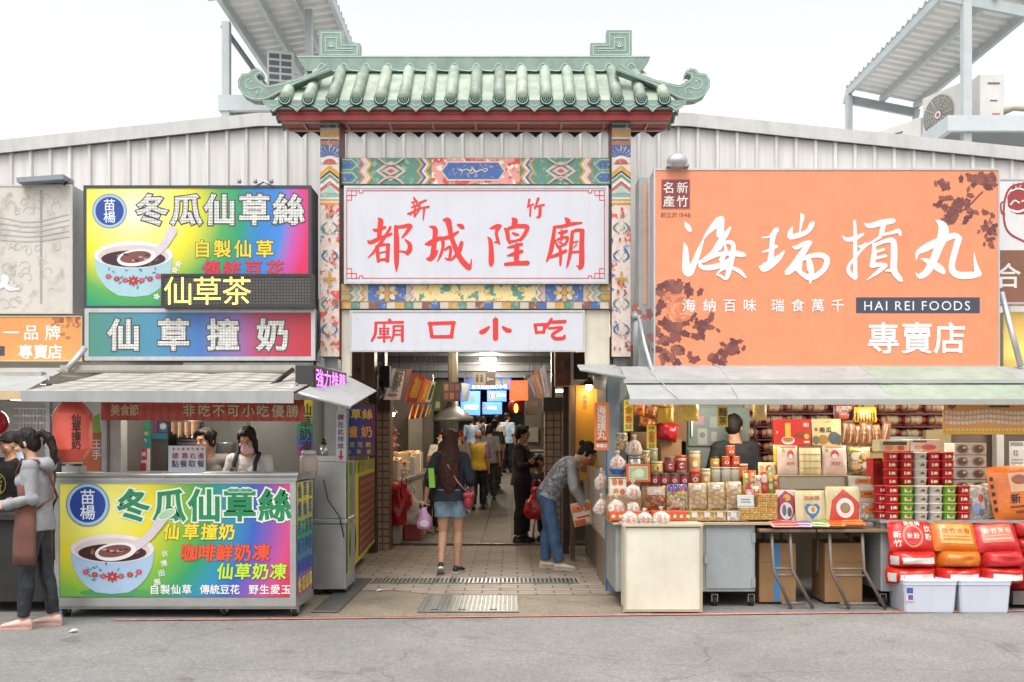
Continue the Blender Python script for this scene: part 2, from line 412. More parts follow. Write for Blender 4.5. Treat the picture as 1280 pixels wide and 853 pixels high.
class MB:
 def __init__(s):
  s.v=[];s.f=[];s.mi=[];s.ms=[];s.sm=[]
 def m(s,k):
  if k not in s.ms:s.ms.append(k)
  return s.ms.index(k)
 def add(s,vs,fs,mat,smooth=False):
  b=len(s.v)
  s.v+=[tuple(v) for v in vs]
  i=s.m(mat)
  for f in fs:
   s.f.append(tuple(b+q for q in f));s.mi.append(i);s.sm.append(smooth)
  return b
 def box(s,x0,x1,y0,y1,z0,z1,mat,rot=None):
  if x0>x1:x0,x1=x1,x0
  if y0>y1:y0,y1=y1,y0
  if z0>z1:z0,z1=z1,z0
  vs=[Vector((x,y,z)) for x in(x0,x1) for y in(y0,y1) for z in(z0,z1)]
  if rot:
   c=Vector(((x0+x1)/2,(y0+y1)/2,(z0+z1)/2))
   q=Matrix.Rotation(R(rot[1]),3,rot[0])
   vs=[q@(v-c)+c for v in vs]
  s.add(vs,[(0,1,3,2),(4,6,7,5),(0,4,5,1),(2,3,7,6),(0,2,6,4),(1,5,7,3)],mat)
  return s
 def quad(s,a,b,c,d_,mat):
  s.add([a,b,c,d_],[(0,1,2,3)],mat);return s
 def slab(s,pts,th,mat):
  """a thick sheet under four or more points (thickness along -normal)"""
  p=[Vector(q) for q in pts]
  nrm=(p[1]-p[0]).cross(p[2]-p[0]).normalized()
  n=len(p)
  vs=p+[q-nrm*th for q in p]
  fs=[tuple(range(n)),tuple(reversed(range(n,2*n)))]+[(i,i+n,(i+1)%n+n,(i+1)%n) for i in range(n)]
  s.add(vs,fs,mat);return s
 def poly(s,pts,y,mat,th=0):
  """flat polygon in an upright plane facing the camera side (-Y); pts are (x, z)"""
  n=len(pts)
  if th:
   vs=[(x,y,z) for x,z in pts]+[(x,y+th,z) for x,z in pts]
   fs=[tuple(range(n)),tuple(range(2*n-1,n-1,-1))]+[(i,i+n,(i+1)%n+n,(i+1)%n) for i in range(n)]
  else:
   vs=[(x,y,z) for x,z in pts];fs=[tuple(range(n))]
  s.add(vs,fs,mat);return s
 def rect(s,x0,x1,z0,z1,y,mat):
  if x0>x1:x0,x1=x1,x0
  if z0>z1:z0,z1=z1,z0
  return s.poly([(x0,z0),(x1,z0),(x1,z1),(x0,z1)],y,mat)
 def ell(s,cx,cz,rx,rz,y,mat,n=28,rot=0,th=0,a0=0,a1=360):
  ca,sa=math.cos(R(rot)),math.sin(R(rot))
  pts=[]
  full=abs(a1-a0)>=360
  for i in range(n if full else n+1):
   t=R(a0+(a1-a0)*i/n)
   x,z=rx*math.cos(t),rz*math.sin(t)
   pts.append((cx+x*ca-z*sa,cz+x*sa+z*ca))
  return s.poly(pts,y,mat,th)
 def ring(s,cx,cz,r0,r1,y,mat,n=32,asp=1):
  vs=[];fs=[]
  for i in range(n):
   t=2*PI*i/n
   for r in(r0,r1):vs.append((cx+r*math.cos(t),y,cz+r*asp*math.sin(t)))
  for i in range(n):
   a,b=2*i,2*((i+1)%n)
   fs.append((a,b,b+1,a+1))
  s.add(vs,fs,mat);return s
 def frame(s,x0,x1,z0,z1,w,y,mat,th=0):
  for a in((x0,x1,z0,z0+w),(x0,x1,z1-w,z1),(x0,x0+w,z0+w,z1-w),(x1-w,x1,z0+w,z1-w)):
   if th:s.box(a[0],a[1],y,y+th,a[2],a[3],mat)
   else:s.rect(*a,y,mat)
  return s
 def loft(s,rings,mat,caps=True,smooth=True,closed=False):
  n=len(rings[0]);vs=[p for r in rings for p in r];fs=[]
  k=len(rings)
  for i in range(k-1+(1 if closed else 0)):
   a,b=i*n,((i+1)%k)*n
   for j in range(n):
    j2=(j+1)%n
    fs.append((a+j,a+j2,b+j2,b+j))
  if caps and not closed:
   fs.append(tuple(reversed(range(n))));fs.append(tuple(range((k-1)*n,k*n)))
  s.add(vs,fs,mat,smooth);return s
 def cyl(s,p0,p1,r0,r1=None,mat='steel',n=12,caps=True,smooth=True):
  p0,p1=Vector(p0),Vector(p1)
  r1=r0 if r1 is None else r1
  t=(p1-p0).normalized()
  a=t.orthogonal().normalized();b=t.cross(a)
  rg=lambda p,r:[p+(a*math.cos(2*PI*i/n)+b*math.sin(2*PI*i/n))*r for i in range(n)]
  return s.loft([rg(p0,r0),rg(p1,r1)],mat,caps,smooth)
 def tube(s,pts,r,mat,n=8,taper=None):
  pts=[Vector(p) for p in pts];rings=[];k=len(pts)
  prev=None
  for i,p in enumerate(pts):
   t=(pts[min(i+1,k-1)]-pts[max(i-1,0)]).normalized()
   a=t.orthogonal().normalized() if prev is None else(prev-t*prev.dot(t)).normalized()
   prev=a;b=t.cross(a)
   rr=taper[i] if taper else r
   rings.append([p+(a*math.cos(2*PI*j/n)+b*math.sin(2*PI*j/n))*rr for j in range(n)])
  return s.loft(rings,mat)
 def lathe(s,prof,c,mat,n=20,smooth=True,sq=0,caps=True):
  """profile of (radius, height) turned about the vertical through c; sq > 0 squares it off"""
  rings=[]
  for r,z in prof:
   rg=[]
   for i in range(n):
    t=2*PI*(i+.5)/n
    q=1
    if sq:
     e=2+sq*6
     q=1/(abs(math.cos(t))**e+abs(math.sin(t))**e)**(1/e)
    rg.append((c[0]+r*q*math.cos(t),c[1]+r*q*math.sin(t),c[2]+z))
   rings.append(rg)
  return s.loft(rings,mat,caps,smooth)
 def ellipsoid(s,c,r,mat,n=16,k=10,rot=None):
  rings=[]
  for i in range(k+1):
   ph=PI*(i/k) if 0<i<k else(1e-3 if i==0 else PI-1e-3)
   rg=[]
   for j in range(n):
    t=2*PI*j/n
    p=Vector((r[0]*math.sin(ph)*math.cos(t),r[1]*math.sin(ph)*math.sin(t),-r[2]*math.cos(ph)))
    if rot:p=rot@p
    rg.append(p+Vector(c))
   rings.append(rg)
  return s.loft(rings,mat)
 def chars(s,txt,pos,size,y,mat,off=0,sx=1.0,shear=0,rot=0):
  """each character of txt centred on its (x, z)"""
  for ch,(cx,cz) in zip(txt,pos):
   if ch in ' \u3000':continue
   vs,fs,mn,w=glyph(ch,off)
   mid=.5 if is_cjk(ch) else mn+w/2
   ca,sa=math.cos(R(rot)),math.sin(R(rot))
   out=[]
   for x,z,e in vs:
    x,z=(x-mid)*size*sx,(z-.37)*size
    x+=z*shear
    out.append((cx+x*ca-z*sa,y-e*size,cz+x*sa+z*ca))
   s.add(out,fs,mat)
  return s
 def line(s,txt,x0,x1,z,size,y,mat,off=0,sx=1.0,shear=0):
  """characters spread evenly so the row fills x0..x1"""
  n=len(txt)
  if n==1:ps=[((x0+x1)/2,z)]
  else:ps=[(x0+size*sx/2+(x1-x0-size*sx)*i/(n-1),z) for i in range(n)]
  return s.chars(txt,ps,size,y,mat,off,sx,shear)
 def col(s,txt,x,z0,z1,size,y,mat,off=0,sx=1.0):
  n=len(txt)
  return s.chars(txt,[(x,z1-size/2-(z1-z0-size)*i/max(1,n-1)) for i in range(n)],size,y,mat,off,sx)
 def latin(s,txt,x,z,size,y,mat,off=0,track=0,center=False):
  w=0;adv=[]
  for ch in txt:
   if ch==' ':a=.3
   else:
    g=glyph(ch,off);a=g[3]+.1
   adv.append(a);w+=a+track
  cx=x-(w*size/2 if center else 0)
  for ch,a in zip(txt,adv):
   if ch!=' ':s.chars(ch,[(cx+a*size/2,z)],size,y,mat,off)
   cx+=(a+track)*size
  return s
 def brush(s,strokes,fx,fz,k,y,mat,eps=.00015):
  """brush strokes, each a list of (x, y, width) in drawing units; fx, fz map to the place, k scales widths"""
  for si,st in enumerate(strokes):
   pts=[]
   P=[Vector(p) for p in st]
   P=[P[0]*2-P[1]]+P+[P[-1]*2-P[-2]]
   for i in range(1,len(P)-2):
    for j in range(5):
     t=j/5
     a,b,c,d_=P[i-1],P[i],P[i+1],P[i+2]
     pts.append(.5*(2*b+(c-a)*t+(2*a-5*b+4*c-d_)*t*t+(3*b-a-3*c+d_)*t**3))
   pts.append(P[-2])
   n=len(pts);L=[];Rr=[]
   for i,p in enumerate(pts):
    t=pts[min(i+1,n-1)]-pts[max(i-1,0)]
    t=Vector((t.x,t.y));t=t.normalized() if t.length>1e-6 else Vector((1,0))
    nn=Vector((-t.y,t.x))*max(1,p.z)/2
    L.append((p.x+nn.x,p.y+nn.y));Rr.append((p.x-nn.x,p.y-nn.y))
   def cap(p,t,w,sgn):
    out=[]
    for q in(50,0,-50):
     a=R(q)
     v=Vector((t.x*math.cos(a)-t.y*math.sin(a),t.x*math.sin(a)+t.y*math.cos(a)))*(w/2*.85)*sgn
     out.append((p.x+v.x,p.y+v.y))
    return out
   yy=y-si*eps
   cv=lambda p,e=0:(fx(p[0]),yy-e*.000012,fz(p[1]))
   vs=[]
   for i,(a,b) in enumerate(zip(L,Rr)):vs+=[cv(a,i),cv(b,i)]
   fs=[(2*i,2*i+1,2*i+3,2*i+2) for i in range(n-1)]
   te=pts[-1]-pts[-2];te=Vector((te.x,te.y)).normalized()
   ts=pts[0]-pts[1];ts=Vector((ts.x,ts.y)).normalized()
   for p,t,ia,ib in((pts[-1],te,2*n-2,2*n-1),(pts[0],ts,1,0)):
    b0=len(vs)
    c3=cap(p,t,p.z,1)
    vs+=[cv(q) for q in c3]
    fs.append((ia,ib,b0+2,b0+1,b0))
   s.add(vs,fs,mat)
  return s
 def warp(s,fn,start=0):
  for i in range(start,len(s.v)):s.v[i]=tuple(fn(Vector(s.v[i])))
  return s
 def obj(s,name,parent=None,label=None,cat=None,group=None,kind=None,at=None,bevel=0,seg=2,recalc=False):
  if parent is not None:o0=ORG.get(parent.name,Vector((0,0,0)))
  elif at is not None:o0=Vector(at)
  else:
   xs=[v[0] for v in s.v];ys=[v[1] for v in s.v];zs=[v[2] for v in s.v]
   o0=Vector(((min(xs)+max(xs))/2,(min(ys)+max(ys))/2,min(zs)))
  me=bpy.data.meshes.new(name)
  me.from_pydata([Vector(v)-o0 for v in s.v],[],s.f)
  for k in s.ms:me.materials.append(M(k))
  me.polygons.foreach_set('material_index',s.mi)
  me.polygons.foreach_set('use_smooth',s.sm)
  me.update()
  if recalc:
   bm=bmesh.new();bm.from_mesh(me)
   bmesh.ops.recalc_face_normals(bm,faces=bm.faces[:])
   bm.to_mesh(me);bm.free()
  o=bpy.data.objects.new(name,me)
  COL.objects.link(o)
  if parent is not None:
   o.parent=parent
   ORG[o.name]=o0
  else:
   o.location=o0
   ORG[o.name]=o0
  if bevel:
   md=o.modifiers.new("bevel",'BEVEL')
   md.width=bevel;md.segments=seg;md.limit_method='ANGLE';md.angle_limit=R(40)
  tag(o,label,cat,group,kind)
  return o
ORG={}
def tag(o,label=None,cat=None,group=None,kind=None):
 if label:o['label']=label
 if cat:o['category']=cat
 if group:o['group']=group
 if kind:o['kind']=kind
 return o
def thing(name,label,cat,at,group=None):
 o=bpy.data.objects.new(name,None)
 o.empty_display_size=.1
 COL.objects.link(o)
 o.location=at
 ORG[o.name]=Vector(at)
 return tag(o,label,cat,group)
def dup(o,loc,rz=None,label=None,group=None):
 """a copy of a thing with copies of its parts and sub-parts"""
 c=o.copy();COL.objects.link(c);c.location=loc
 if rz is not None:c.rotation_euler=(0,0,R(rz))
 if label:c['label']=label
 if group:c['group']=group
 for ch in[q for q in KIDS.get(o.name,[])]:
  e=ch.copy();COL.objects.link(e);e.parent=c
  for g in KIDS.get(ch.name,[]):
   h=g.copy();COL.objects.link(h);h.parent=e
 return c
KIDS={}
def reg(o):
 """remember a prototype's parts for dup()"""
 for q in[o]+list(o.children):KIDS[q.name]=list(q.children)
 return o
ORD=['','first','second','third','fourth','fifth','sixth','seventh','eighth','ninth','tenth','eleventh','twelfth','thirteenth','fourteenth','fifteenth','sixteenth','seventeenth']
b=MB()
b.quad((-160,-120,0),(160,-120,0),(160,200,0),(-160,200,0),'asphalt')
b.obj('road',kind='structure',at=(0,0,0))
def sheet(name,pts,z,mat,th=0):
 q=MB()
 if th:q.slab([(x,y,z) for x,y in pts],th,mat)
 else:q.add([(x,y,z) for x,y in pts],[tuple(range(len(pts)))],mat)
 return q.obj(name,kind='structure',at=(pts[0][0],pts[0][1],0))
lineY=lambda x:8.545+x*.058
sheet('pavement',[(-1.98,lineY(-1.98)+.06),(1.22,lineY(1.22)+.06),(1.22,14.4),(-1.98,14.4)],.004,'pave_concrete')
sheet('brick_paving',[(-2.1,10.02),(-1.2,10.02),(-.75,9.75),(1.35,9.75),(1.35,14.4),(-2.1,14.4)],.008,'pavers')
q=MB()
q.add([(x,y,.008) for x,y in((-3.35,lineY(-3.35)-.02),(-2.3,lineY(-2.3)-.04),(-1,lineY(-1)-.035),(1.2,lineY(1.2)-.03),(9,lineY(9)-.02),(9,lineY(9)+.05),(1.2,lineY(1.2)+.035),(-1,lineY(-1)+.02),(-2.3,lineY(-2.3)+.03),(-3.35,lineY(-3.35)+.025))],[tuple(range(10))],'asphalt_line')
q.obj('road_marking',kind='structure',at=(0,8.5,0))
def grating(name,x0,x1,y0,y1,along,label,mat='#55554f'):
 q=MB()
 q.box(x0,x1,y0,y1,.009,.011,'dark')
 q.box(x0,x1,y0,y0+.02,.011,.02,'#74746d');q.box(x0,x1,y1-.02,y1,.011,.02,'#74746d')
 n=int((x1-x0)/.045) if along=='X' else int((y1-y0)/.045)
 for i in range(n+1):
  if along=='X':
   x=x0+(x1-x0-.02)*i/n
   q.box(x,x+.02,y0+.02,y1-.02,.011,.019,'#85857d')
  else:
   y=y0+.021+(y1-y0-.062)*i/n
   q.box(x0,x1,y,y+.018,.011,.0188,'#64645e')
 return q.obj(name,label=label,cat='drain grate')
grating('drain_grate',-1.5,.72,10.5,10.86,'X','long steel drain grate crossing the brick paving at the market entrance')
grating('drain_grate',-1.76,-1.52,8.72,10.86,'Y','narrow steel grate strip running back beside the steel food cart')
q=MB();q.box(-.83,.06,8.72,9.66,.009,.016,'tread')
for i in range(22):q.box(-.81+i*.04,-.797+i*.04,8.74,9.64,.016,.0185,'#7d7d76')
for x in(-.72,-.48,-.2):q.box(x,x+.07,8.8,8.84,.0186,.0192,'dark')
q.obj('access_cover',label='ribbed steel access cover set in the pavement before the gate',cat='cover plate')
for label,pxx,pyy in(('small white paper scrap lying on the road below the rainbow cart',92,791),('small white scrap of paper on the pavement beside the steel grate strip',475,740)):
 Y=EYE*F/(pyy-HOR);q=MB();q.slab([(gx(pxx-4,Y),Y-.03,.014),(gx(pxx+3,Y),Y-.02,.022),(gx(pxx+4,Y),Y+.03,.016),(gx(pxx-3,Y),Y+.04,.026)],.002,'#e6e4e0');q.obj('paper_scrap',label=label,cat='litter')
def fz(y):return .04 if y<20 else(.04+(y-20)*.06 if y<30 else .64)
q=MB()
ys=[14.4,20,30,47]
for i in range(3):q.quad((-5,ys[i],fz(ys[i])),(3.6,ys[i],fz(ys[i])),(3.6,ys[i+1],fz(ys[i+1])),(-5,ys[i+1],fz(ys[i+1])),'floor_tiles')
q.box(-5,3.6,14.36,14.4,0,.0395,'#6a6258')
q.obj('corridor_floor',kind='structure',at=(0,14.4,0))
WY=11.45
def top(x):return 5.12-max(0,-2.9-x)*.105-max(0,x-2.0)*.102
hall=thing('market_hall','grey corrugated metal market hall with a low pitched roof behind the painted gate','building',(-.4,WY,0))
def ribs(x0,x1,zb,q):
 x=x0;pts=[]
 while x<x1-.01:
  for dx,dy in((0,0),(.165,0),(.18,-.03),(.21,-.03),(.225,0)):
   pts.append((min(x+dx,x1),dy))
  pts.append((min(x+.115,x1),.001)) if False else None
  x+=.2255
 pts.append((x1,0))
 for(xa,da),(xb,db) in zip(pts,pts[1:]):
  if xb-xa<1e-5:continue
  q.quad((xa,WY+da,zb),(xb,WY+db,zb),(xb,WY+db,top(xb)),(xa,WY+da,top(xa)),'cladding_panel')
q=MB();ribs(-12.04,12.1,2.95,q);q.obj('front_wall',hall)
q=MB()
q.box(-12,-2.02,WY+.02,WY+.1,0,2.95,'cladding');q.box(1.3,12,WY+.02,WY+.1,0,2.95,'cladding')
q.box(-2.02,1.3,WY+.02,WY+.1,3.05,3.2,'cladding')
q.obj('lower_wall',hall)
q=MB()
xs=[-12.2,-2.9,2.0,12.2]
for a,c in zip(xs,xs[1:]):
 q.slab([(a,WY-.04,top(a)+.15),(c,WY-.04,top(c)+.15),(c,WY+1,top(c)+.17),(a,WY+1,top(a)+.17)],.02,'white_paint')
 q.slab([(a,WY-.04,top(a)-.0),(c,WY-.04,top(c)-.0),(c,WY-.04,top(c)+.148),(a,WY-.04,top(a)+.148)],-.03,'white_paint')
q.obj('roof_edge',hall)
q=MB()
for a,c in zip(xs,xs[1:]):q.slab([(a,WY+1,top(a)+.16),(c,WY+1,top(c)+.16),(c,47,top(c)+.16),(a,47,top(a)+.16)],.08,'cladding')
q.obj('roof',hall)
q=MB();q.box(-5.05,3.65,WY+.12,47,3.75,3.85,'ceiling')
for y in range(14,46,3):q.box(-5,3.6,y,y+.12,3.58,3.748,'#6d7072')
q.obj('ceiling',hall)
q=MB();q.box(-5.15,-5.05,WY+.1,47,0,3.85,'#85827b');q.box(3.65,3.75,WY+.1,47,0,3.85,'#85827b');q.obj('side_wall',hall)
q=MB();q.box(-5.15,3.75,47,47.1,0,3.85,'#8a847a');q.obj('back_wall',hall)
def shelter(name,label,xl,zl,xr,zr,y0,y1,posts,n,low,pl):
 t=thing(name,label,'shelter',((xl+xr)/2,y1,5.0))
 q=MB()
 st=.2;k=int((y1-y0)/st)
 for i in range(k):
  y=y0+i*st
  for(a,da),(c,dc) in(((0,0),(.07,0)),((.07,0),(.1,.035)),((.1,.035),(.16,.035)),((.16,.035),(.2,0))):
   q.quad((xl,y+a,zl+da),(xr,y+a,zr+da),(xr,y+c,zr+dc),(xl,y+c,zl+dc),'#f3f2ee')
 q.obj('roof_sheet',t)
 for i in range(n):
  f=(i+.08)/(n-.84);x=xl+(xr-xl)*f;z=zl+(zr-zl)*f
  MB().box(x-.03,x+.03,y0,y1,z-.12,z-.003,'#c3cccc').obj('purlin',t)
 for y in(y0+.05,y1-.1):
  q=MB()
  q.slab([(xl-.02,y,zl-.12),(xr+.02,y,zr-.12),(xr+.02,y+.06,zr-.12),(xl-.02,y+.06,zl-.12)],.14,'#b9c2c3')
  q.obj('cross_beam',t)
 for x,y,zb,w in posts:
  z=zl+(zr-zl)*(x-xl)/(xr-xl)-.13
  MB().box(x-w,x+w,y-w,y+w,zb,z,'#c3cacb').obj('post',t,bevel=.006)
 if low:
  q=MB()
  x0,x1,yy0,yy1,z=low
  q.box(x0,x1,yy0,yy0+.08,z-.2,z,pl);q.box(x0,x1,yy1-.08,yy1,z-.2,z,pl)
  q.box(x0,x0+.08,yy0+.08,yy1-.08,z-.2,z,pl);q.box(x1-.08,x1,yy0+.08,yy1-.08,z-.2,z,pl)
  q.box(x0+.08,x1-.08,yy0+.08,yy1-.08,z-.04,z-.005,'#8f9697')
  q.obj('platform',t)
 return t
shelter('rooftop_shelter','open corrugated shelter on steel posts over the outdoor unit with a round fan',5.68,7.53,6.92,7.28,12.95,17.0,[(5.94,13.02,5.3,.055),(5.72,16.9,4.9,.05),(6.85,16.9,4.9,.04),(6.86,13.02,5.7,.05)],3,(5.65,8.5,12.9,15.5,5.74),'#c9cfd2')
sh2=shelter('rooftop_shelter','steep white corrugated shelter rising above the gate roof, left of its ridge',-3.66,7.08,-2.3,7.28,11.9,17.0,[(-3.7,12.9,5.2,.05),(-2.63,12.9,5.2,.045),(-3.6,16.6,5,.05)],4,(-3.79,-2.2,12.83,15.6,5.98),'#c9cfd2')
q=MB();q.tube([(-3.75,12.9,6.9),(-3.1,14.6,6.0)],.035,'#8f9697');q.obj('brace',sh2)
def ac_unit(label,at,w,h,d_,rz,fan=True,louvre=False):
 t=thing('air_conditioner',label,'outdoor unit',at,'outdoor air conditioners on the hall roof')
 x,y,z=at
 MB().box(x-w/2,x+w/2,y-d_/2,y+d_/2,z+.04,z+h,'#dcdad4').obj('casing',t,bevel=.02)
 for sx in(-1,1):q=MB();q.box(x+sx*w*.36-.03,x+sx*w*.36+.03,y-d_/2-.02,y+d_/2+.02,z,z+.039,'#8f9697');q.obj('foot',t)
 yf=y-d_/2-.004
 if fan:
  q=MB();r=min(w,h)*.42
  q.ell(x-w*.08,z+h/2,r,r,yf,'#8f8d87',36,0)
  for k in range(1,7):q.ring(x-w*.08,z+h/2,r*k/6-.006,r*k/6,yf-.006,'#cdc8bd')
  for k in range(12):
   a=2*PI*k/12
   q.tube([(x-w*.08+.05*math.cos(a),yf-.004,z+h/2+.05*math.sin(a)),(x-w*.08+r*math.cos(a),yf-.004,z+h/2+r*math.sin(a))],.005,'#cdc8bd',5)
  q.obj('fan_grille',t)
  q=MB();q.ell(x-w*.08,z+h/2,r*.2,r*.2,yf-.012,'#e9e6e0',20);q.ell(x-w*.08,z+h/2,r*.1,r*.1,yf-.015,'#c0504a',12);q.obj('badge',t)
 if louvre:
  q=MB()
  for i in range(2):
   for j in range(6):
    q.rect(x-w*.42+i*w*.45,x-w*.42+i*w*.45+w*.38,z+h*.1+j*h*.145,z+h*.1+j*h*.145+h*.1,yf,'#5c6a78')
  q.obj('coil_grille',t)
 if not fan and not louvre:
  q=MB();q.rect(x-.06,x+.1,z+h*.76,z+h*.8,yf,'#6c6a66');q.rect(x-.03,x+.07,z+h*.4,z+h*.43,yf,'#6c6a66');q.rect(x,x+.1,z+h*.1,z+h*.15,yf,'#c77d78')
  q.obj('badge',t)
 t.rotation_euler=(0,0,R(rz))
 return t
ac_unit('cream outdoor unit with a round fan beside the rooftop post',(6.12,13.9,5.74),.74,.66,.3,-68)
ac_unit('cream outdoor unit seen on its plain end, right of the round fan',(6.32,13.4,5.74),.32,.62,.6,0,False)
t=ac_unit('cream outdoor unit low at the roof edge under the right shelter',(5.75,14.6,5.52),.8,.62,.3,-60,False)
ac_unit('cream outdoor unit with a coil grille behind the left end of the gate roof',(-3.1,13.3,5.98),.34,.62,.7,14,False,True)
q=MB();q.tube([(6.5,13.4,5.9),(6.7,13.3,5.98),(6.95,13.25,5.94),(7.1,13.2,5.75),(7.3,13.2,5.74)],.05,'cream',10)
q.obj('duct',label='pale insulated pipe looping out of the plain-ended outdoor unit',cat='pipe')
G0=-.385
gate=thing('market_gate','painted Chinese gate with two patterned posts and a green tiled roof','gate',(G0,10.3,0))
PF=10.12
def px(x):return gx(x,PF)
def pz(y):return gz(y,PF)
for side,(xa,xb) in enumerate(((400.3,424.3),(764.5,788.5))):
 x0,x1=px(xa),px(xb);xm=(x0+x1)/2;w=x1-x0
 q=MB();q.box(x0,x1,PF,PF+.35,pz(446),pz(141),'#7d3a33')
 q.box(xm-.07,xm+.07,PF+.08,PF+.25,0,pz(446),'grey_paint')
 po=q.obj('post',gate)
 y=PF-.003
 q=MB()
 bands=[(141,153,'w#8a4a48'),(153,156.5,'w#8fb5a8'),(156.5,160,'w#3f4a48'),(160,163,'w#a59c90'),(163,172,'w#c0924a'),(172,174,'w#d9cfc2'),(174,176.5,'w#4a5f8c'),(176.5,181.5,'w#c07848'),(181.5,197,'w#4f66a0'),(197,242,'w#ded2c4'),(242,247,'w#7fb0a8'),(247,249,'w#e6ded0'),(249,252,'w#d09a44'),(252,253.5,'w#e6ded0'),(253.5,257,'w#cf9242'),(257,446,'paint_old')]
 for a,c,m_ in bands:q.rect(x0+.002,x1-.002,pz(c),pz(a),y,m_)
 y2=y-.003
 for k in range(-3,4):
  a=R(90+k*24)
  q.poly([(xm+.05*math.cos(a+.05),pz(198)+.05*math.sin(a)),(xm+min(w/2-.004,.125*abs(math.cos(a))+.004)*(1 if math.cos(a)>0 else-1),pz(198)+.125*math.sin(a)),(xm+min(w/2-.008,.125*abs(math.cos(a))+.001)*(1 if math.cos(a)>0 else-1)-.008,pz(198)+.125*math.sin(a)),(xm+.05*math.cos(a-.05)-.006,pz(198)+.05*math.sin(a))],y2,'w#e0dacd')
 q.ell(xm,pz(204),w*.44,mp(9,PF),y2-.002,'w#e2d8cc',20,0,0,0,180)
 q.ell(xm,pz(205),w*.34,mp(6,PF),y2-.004,'w#c4554c',20,0,0,0,180)
 def chev(yy,h,m_,dy):
  a,c=pz(yy),mp(h,PF)
  rise=.075
  q.poly([(x0+.004,a-c),(xm,a-c+rise),(x1-.004,a-c),(x1-.004,a),(xm,a+rise),(x0+.004,a)],y2-dy,m_)
 for i,(yy,h,m_) in enumerate([(216,9,'w#d19a3e'),(223,4,'w#b5cfd6'),(227,3,'w#5f8f7c'),(232,5,'w#e8dccf'),(236,4,'w#cf6a60')]):chev(yy,h,m_,.002)
 q.poly([(x0+.03,pz(241.5)),(x1-.03,pz(241.5)),(xm,pz(233))],y2,'w#a9c7bd')
 for k,yy in enumerate((285,320,380,412)):
  for sg in(-1,1):
   st=[]
   for j in range(7):
    u=j/6
    st.append((sg*(.02+.055*math.sin(PI*u)),pz(yy)+.12*(u-.5),.006+.014*math.sin(PI*u)))
   q.brush([[(a*1000,c*1000,e*1000) for a,c,e in st]],lambda v:xm+v/1000,lambda v:v/1000,.001,y2-.001-.001*k,'w#486aa6' if k%2 else 'w#5d8c86')
   q.brush([[(sg*30,1000*pz(yy)+50,5),(sg*8,1000*pz(yy),12),(sg*40,1000*pz(yy)-60,4)]],lambda v:xm+v/1000,lambda v:v/1000,.001,y2-.006,'w#e9e2d6')
 for k in range(16):
  cx=xm+rnd.uniform(-.07,.07);cz=pz(rnd.choice([262,268,270,300,330,365,400,420,430,436]))
  q.ell(cx,cz,rnd.uniform(.008,.016),rnd.uniform(.015,.035),y2-.009-k*.0002,rnd.choice(['w#c8584d','w#c8584d','w#d98a7c','w#cf9a45']),9,rnd.uniform(-40,40))
 q.rect(xm-.065,xm+.065,pz(350.5),pz(347.5),y2-.014,'w#cf9a3c');q.rect(xm-.012,xm+.012,pz(359),pz(340),y2-.016,'w#cf9a3c')
 q.obj('painted_panel',po)
BF=10.2
bx=lambda x:gx(x,BF)
bzz=lambda y:gz(y,BF)
L_,R_=px(424.3)+.002,px(764.5)-.002
def zig(q,cx,hw,z0,z1,y,m_,wd,dirn,n=2):
 """an upright zigzag band"""
 k=n*2;L=[];Rr=[]
 for i in range(k+1):
  z=z0+(z1-z0)*i/k
  x=cx+(hw if i%2 else 0)*dirn
  L.append((x,z));Rr.append((x+wd,z))
 for i in range(k):q.poly([L[i],Rr[i],Rr[i+1],L[i+1]],y,m_)
def hexa(q,x0,x1,zc,h,y,m_):
 t_=h*.5
 q.poly([(x0,zc-h/2),(x1-t_,zc-h/2),(x1,zc),(x1-t_,zc+h/2),(x0,zc+h/2)] if x1>x0 else[(x0,zc+h/2),(x1+t_,zc+h/2),(x1,zc),(x1+t_,zc-h/2),(x0,zc-h/2)],y,m_)
z0,z1=bzz(231),bzz(197.5)
q=MB();q.box(L_,R_,BF,BF+.16,z0,z1,'w#56705f');bm1=q.obj('beam',gate)
q=MB();y=BF-.003;h=z1-z0;zc=(z0+z1)/2
q.rect(L_+.01,R_-.01,z0+.004,z1-.004,y,'paint_green')
for sg in(-1,1):
 e=L_+.012 if sg<0 else R_-.012
 D=-sg
 for k in(-1,1):
  hexa(q,e,e+D*.16,zc+k*h*.24,h*.42,y-.002,'w#b9d0c4');hexa(q,e,e+D*.145,zc+k*h*.24,h*.34,y-.004,'w#5d8f80');hexa(q,e,e+D*.12,zc+k*h*.24,h*.22,y-.006,'w#4a6cab')
 for i,(o_,c_) in enumerate(((.16,'w#cf7a70'),(.185,'w#e3cfc4'),(.215,'w#e6ddd2'),(.24,'w#d3a14a'))):zig(q,e+D*o_,.05,z0+.005,z1-.005,y-.003-i*.001,c_,D*.028,D)
 cx=e+D*.5
 for k,(rx,rz,c_) in enumerate(((.16,.1,'w#dcc2b8'),(.12,.07,'w#57806f'),(.09,.045,'w#d9b9b0'),(.04,.02,'w#c4554c'))):
  q.poly([(cx-rx,zc),(cx-rx*.3,zc-rz*.8),(cx,zc-rz),(cx+rx*.3,zc-rz*.8),(cx+rx,zc),(cx+rx*.3,zc+rz*.8),(cx,zc+rz),(cx-rx*.3,zc+rz*.8)],y-.004-k*.002,c_)
 for s1 in(-1,1):
  for s2 in(-1,1):
   q.brush([[(0,s2*60,14),(s1*60,s2*80,20),(s1*130,s2*130,16)]],lambda v:cx+v/1000,lambda v:zc+v/1000,.001,y-.013,'w#d6b4aa')
 for i,(o_,c_) in enumerate(((.76,'w#d3a14a'),(.785,'w#4a6cab'),(.815,'w#e6ddd2'),(.84,'w#d9a24a'))):zig(q,e+D*o_,.05,z0+.005,z1-.005,y-.003-i*.001,c_,D*.028,D)
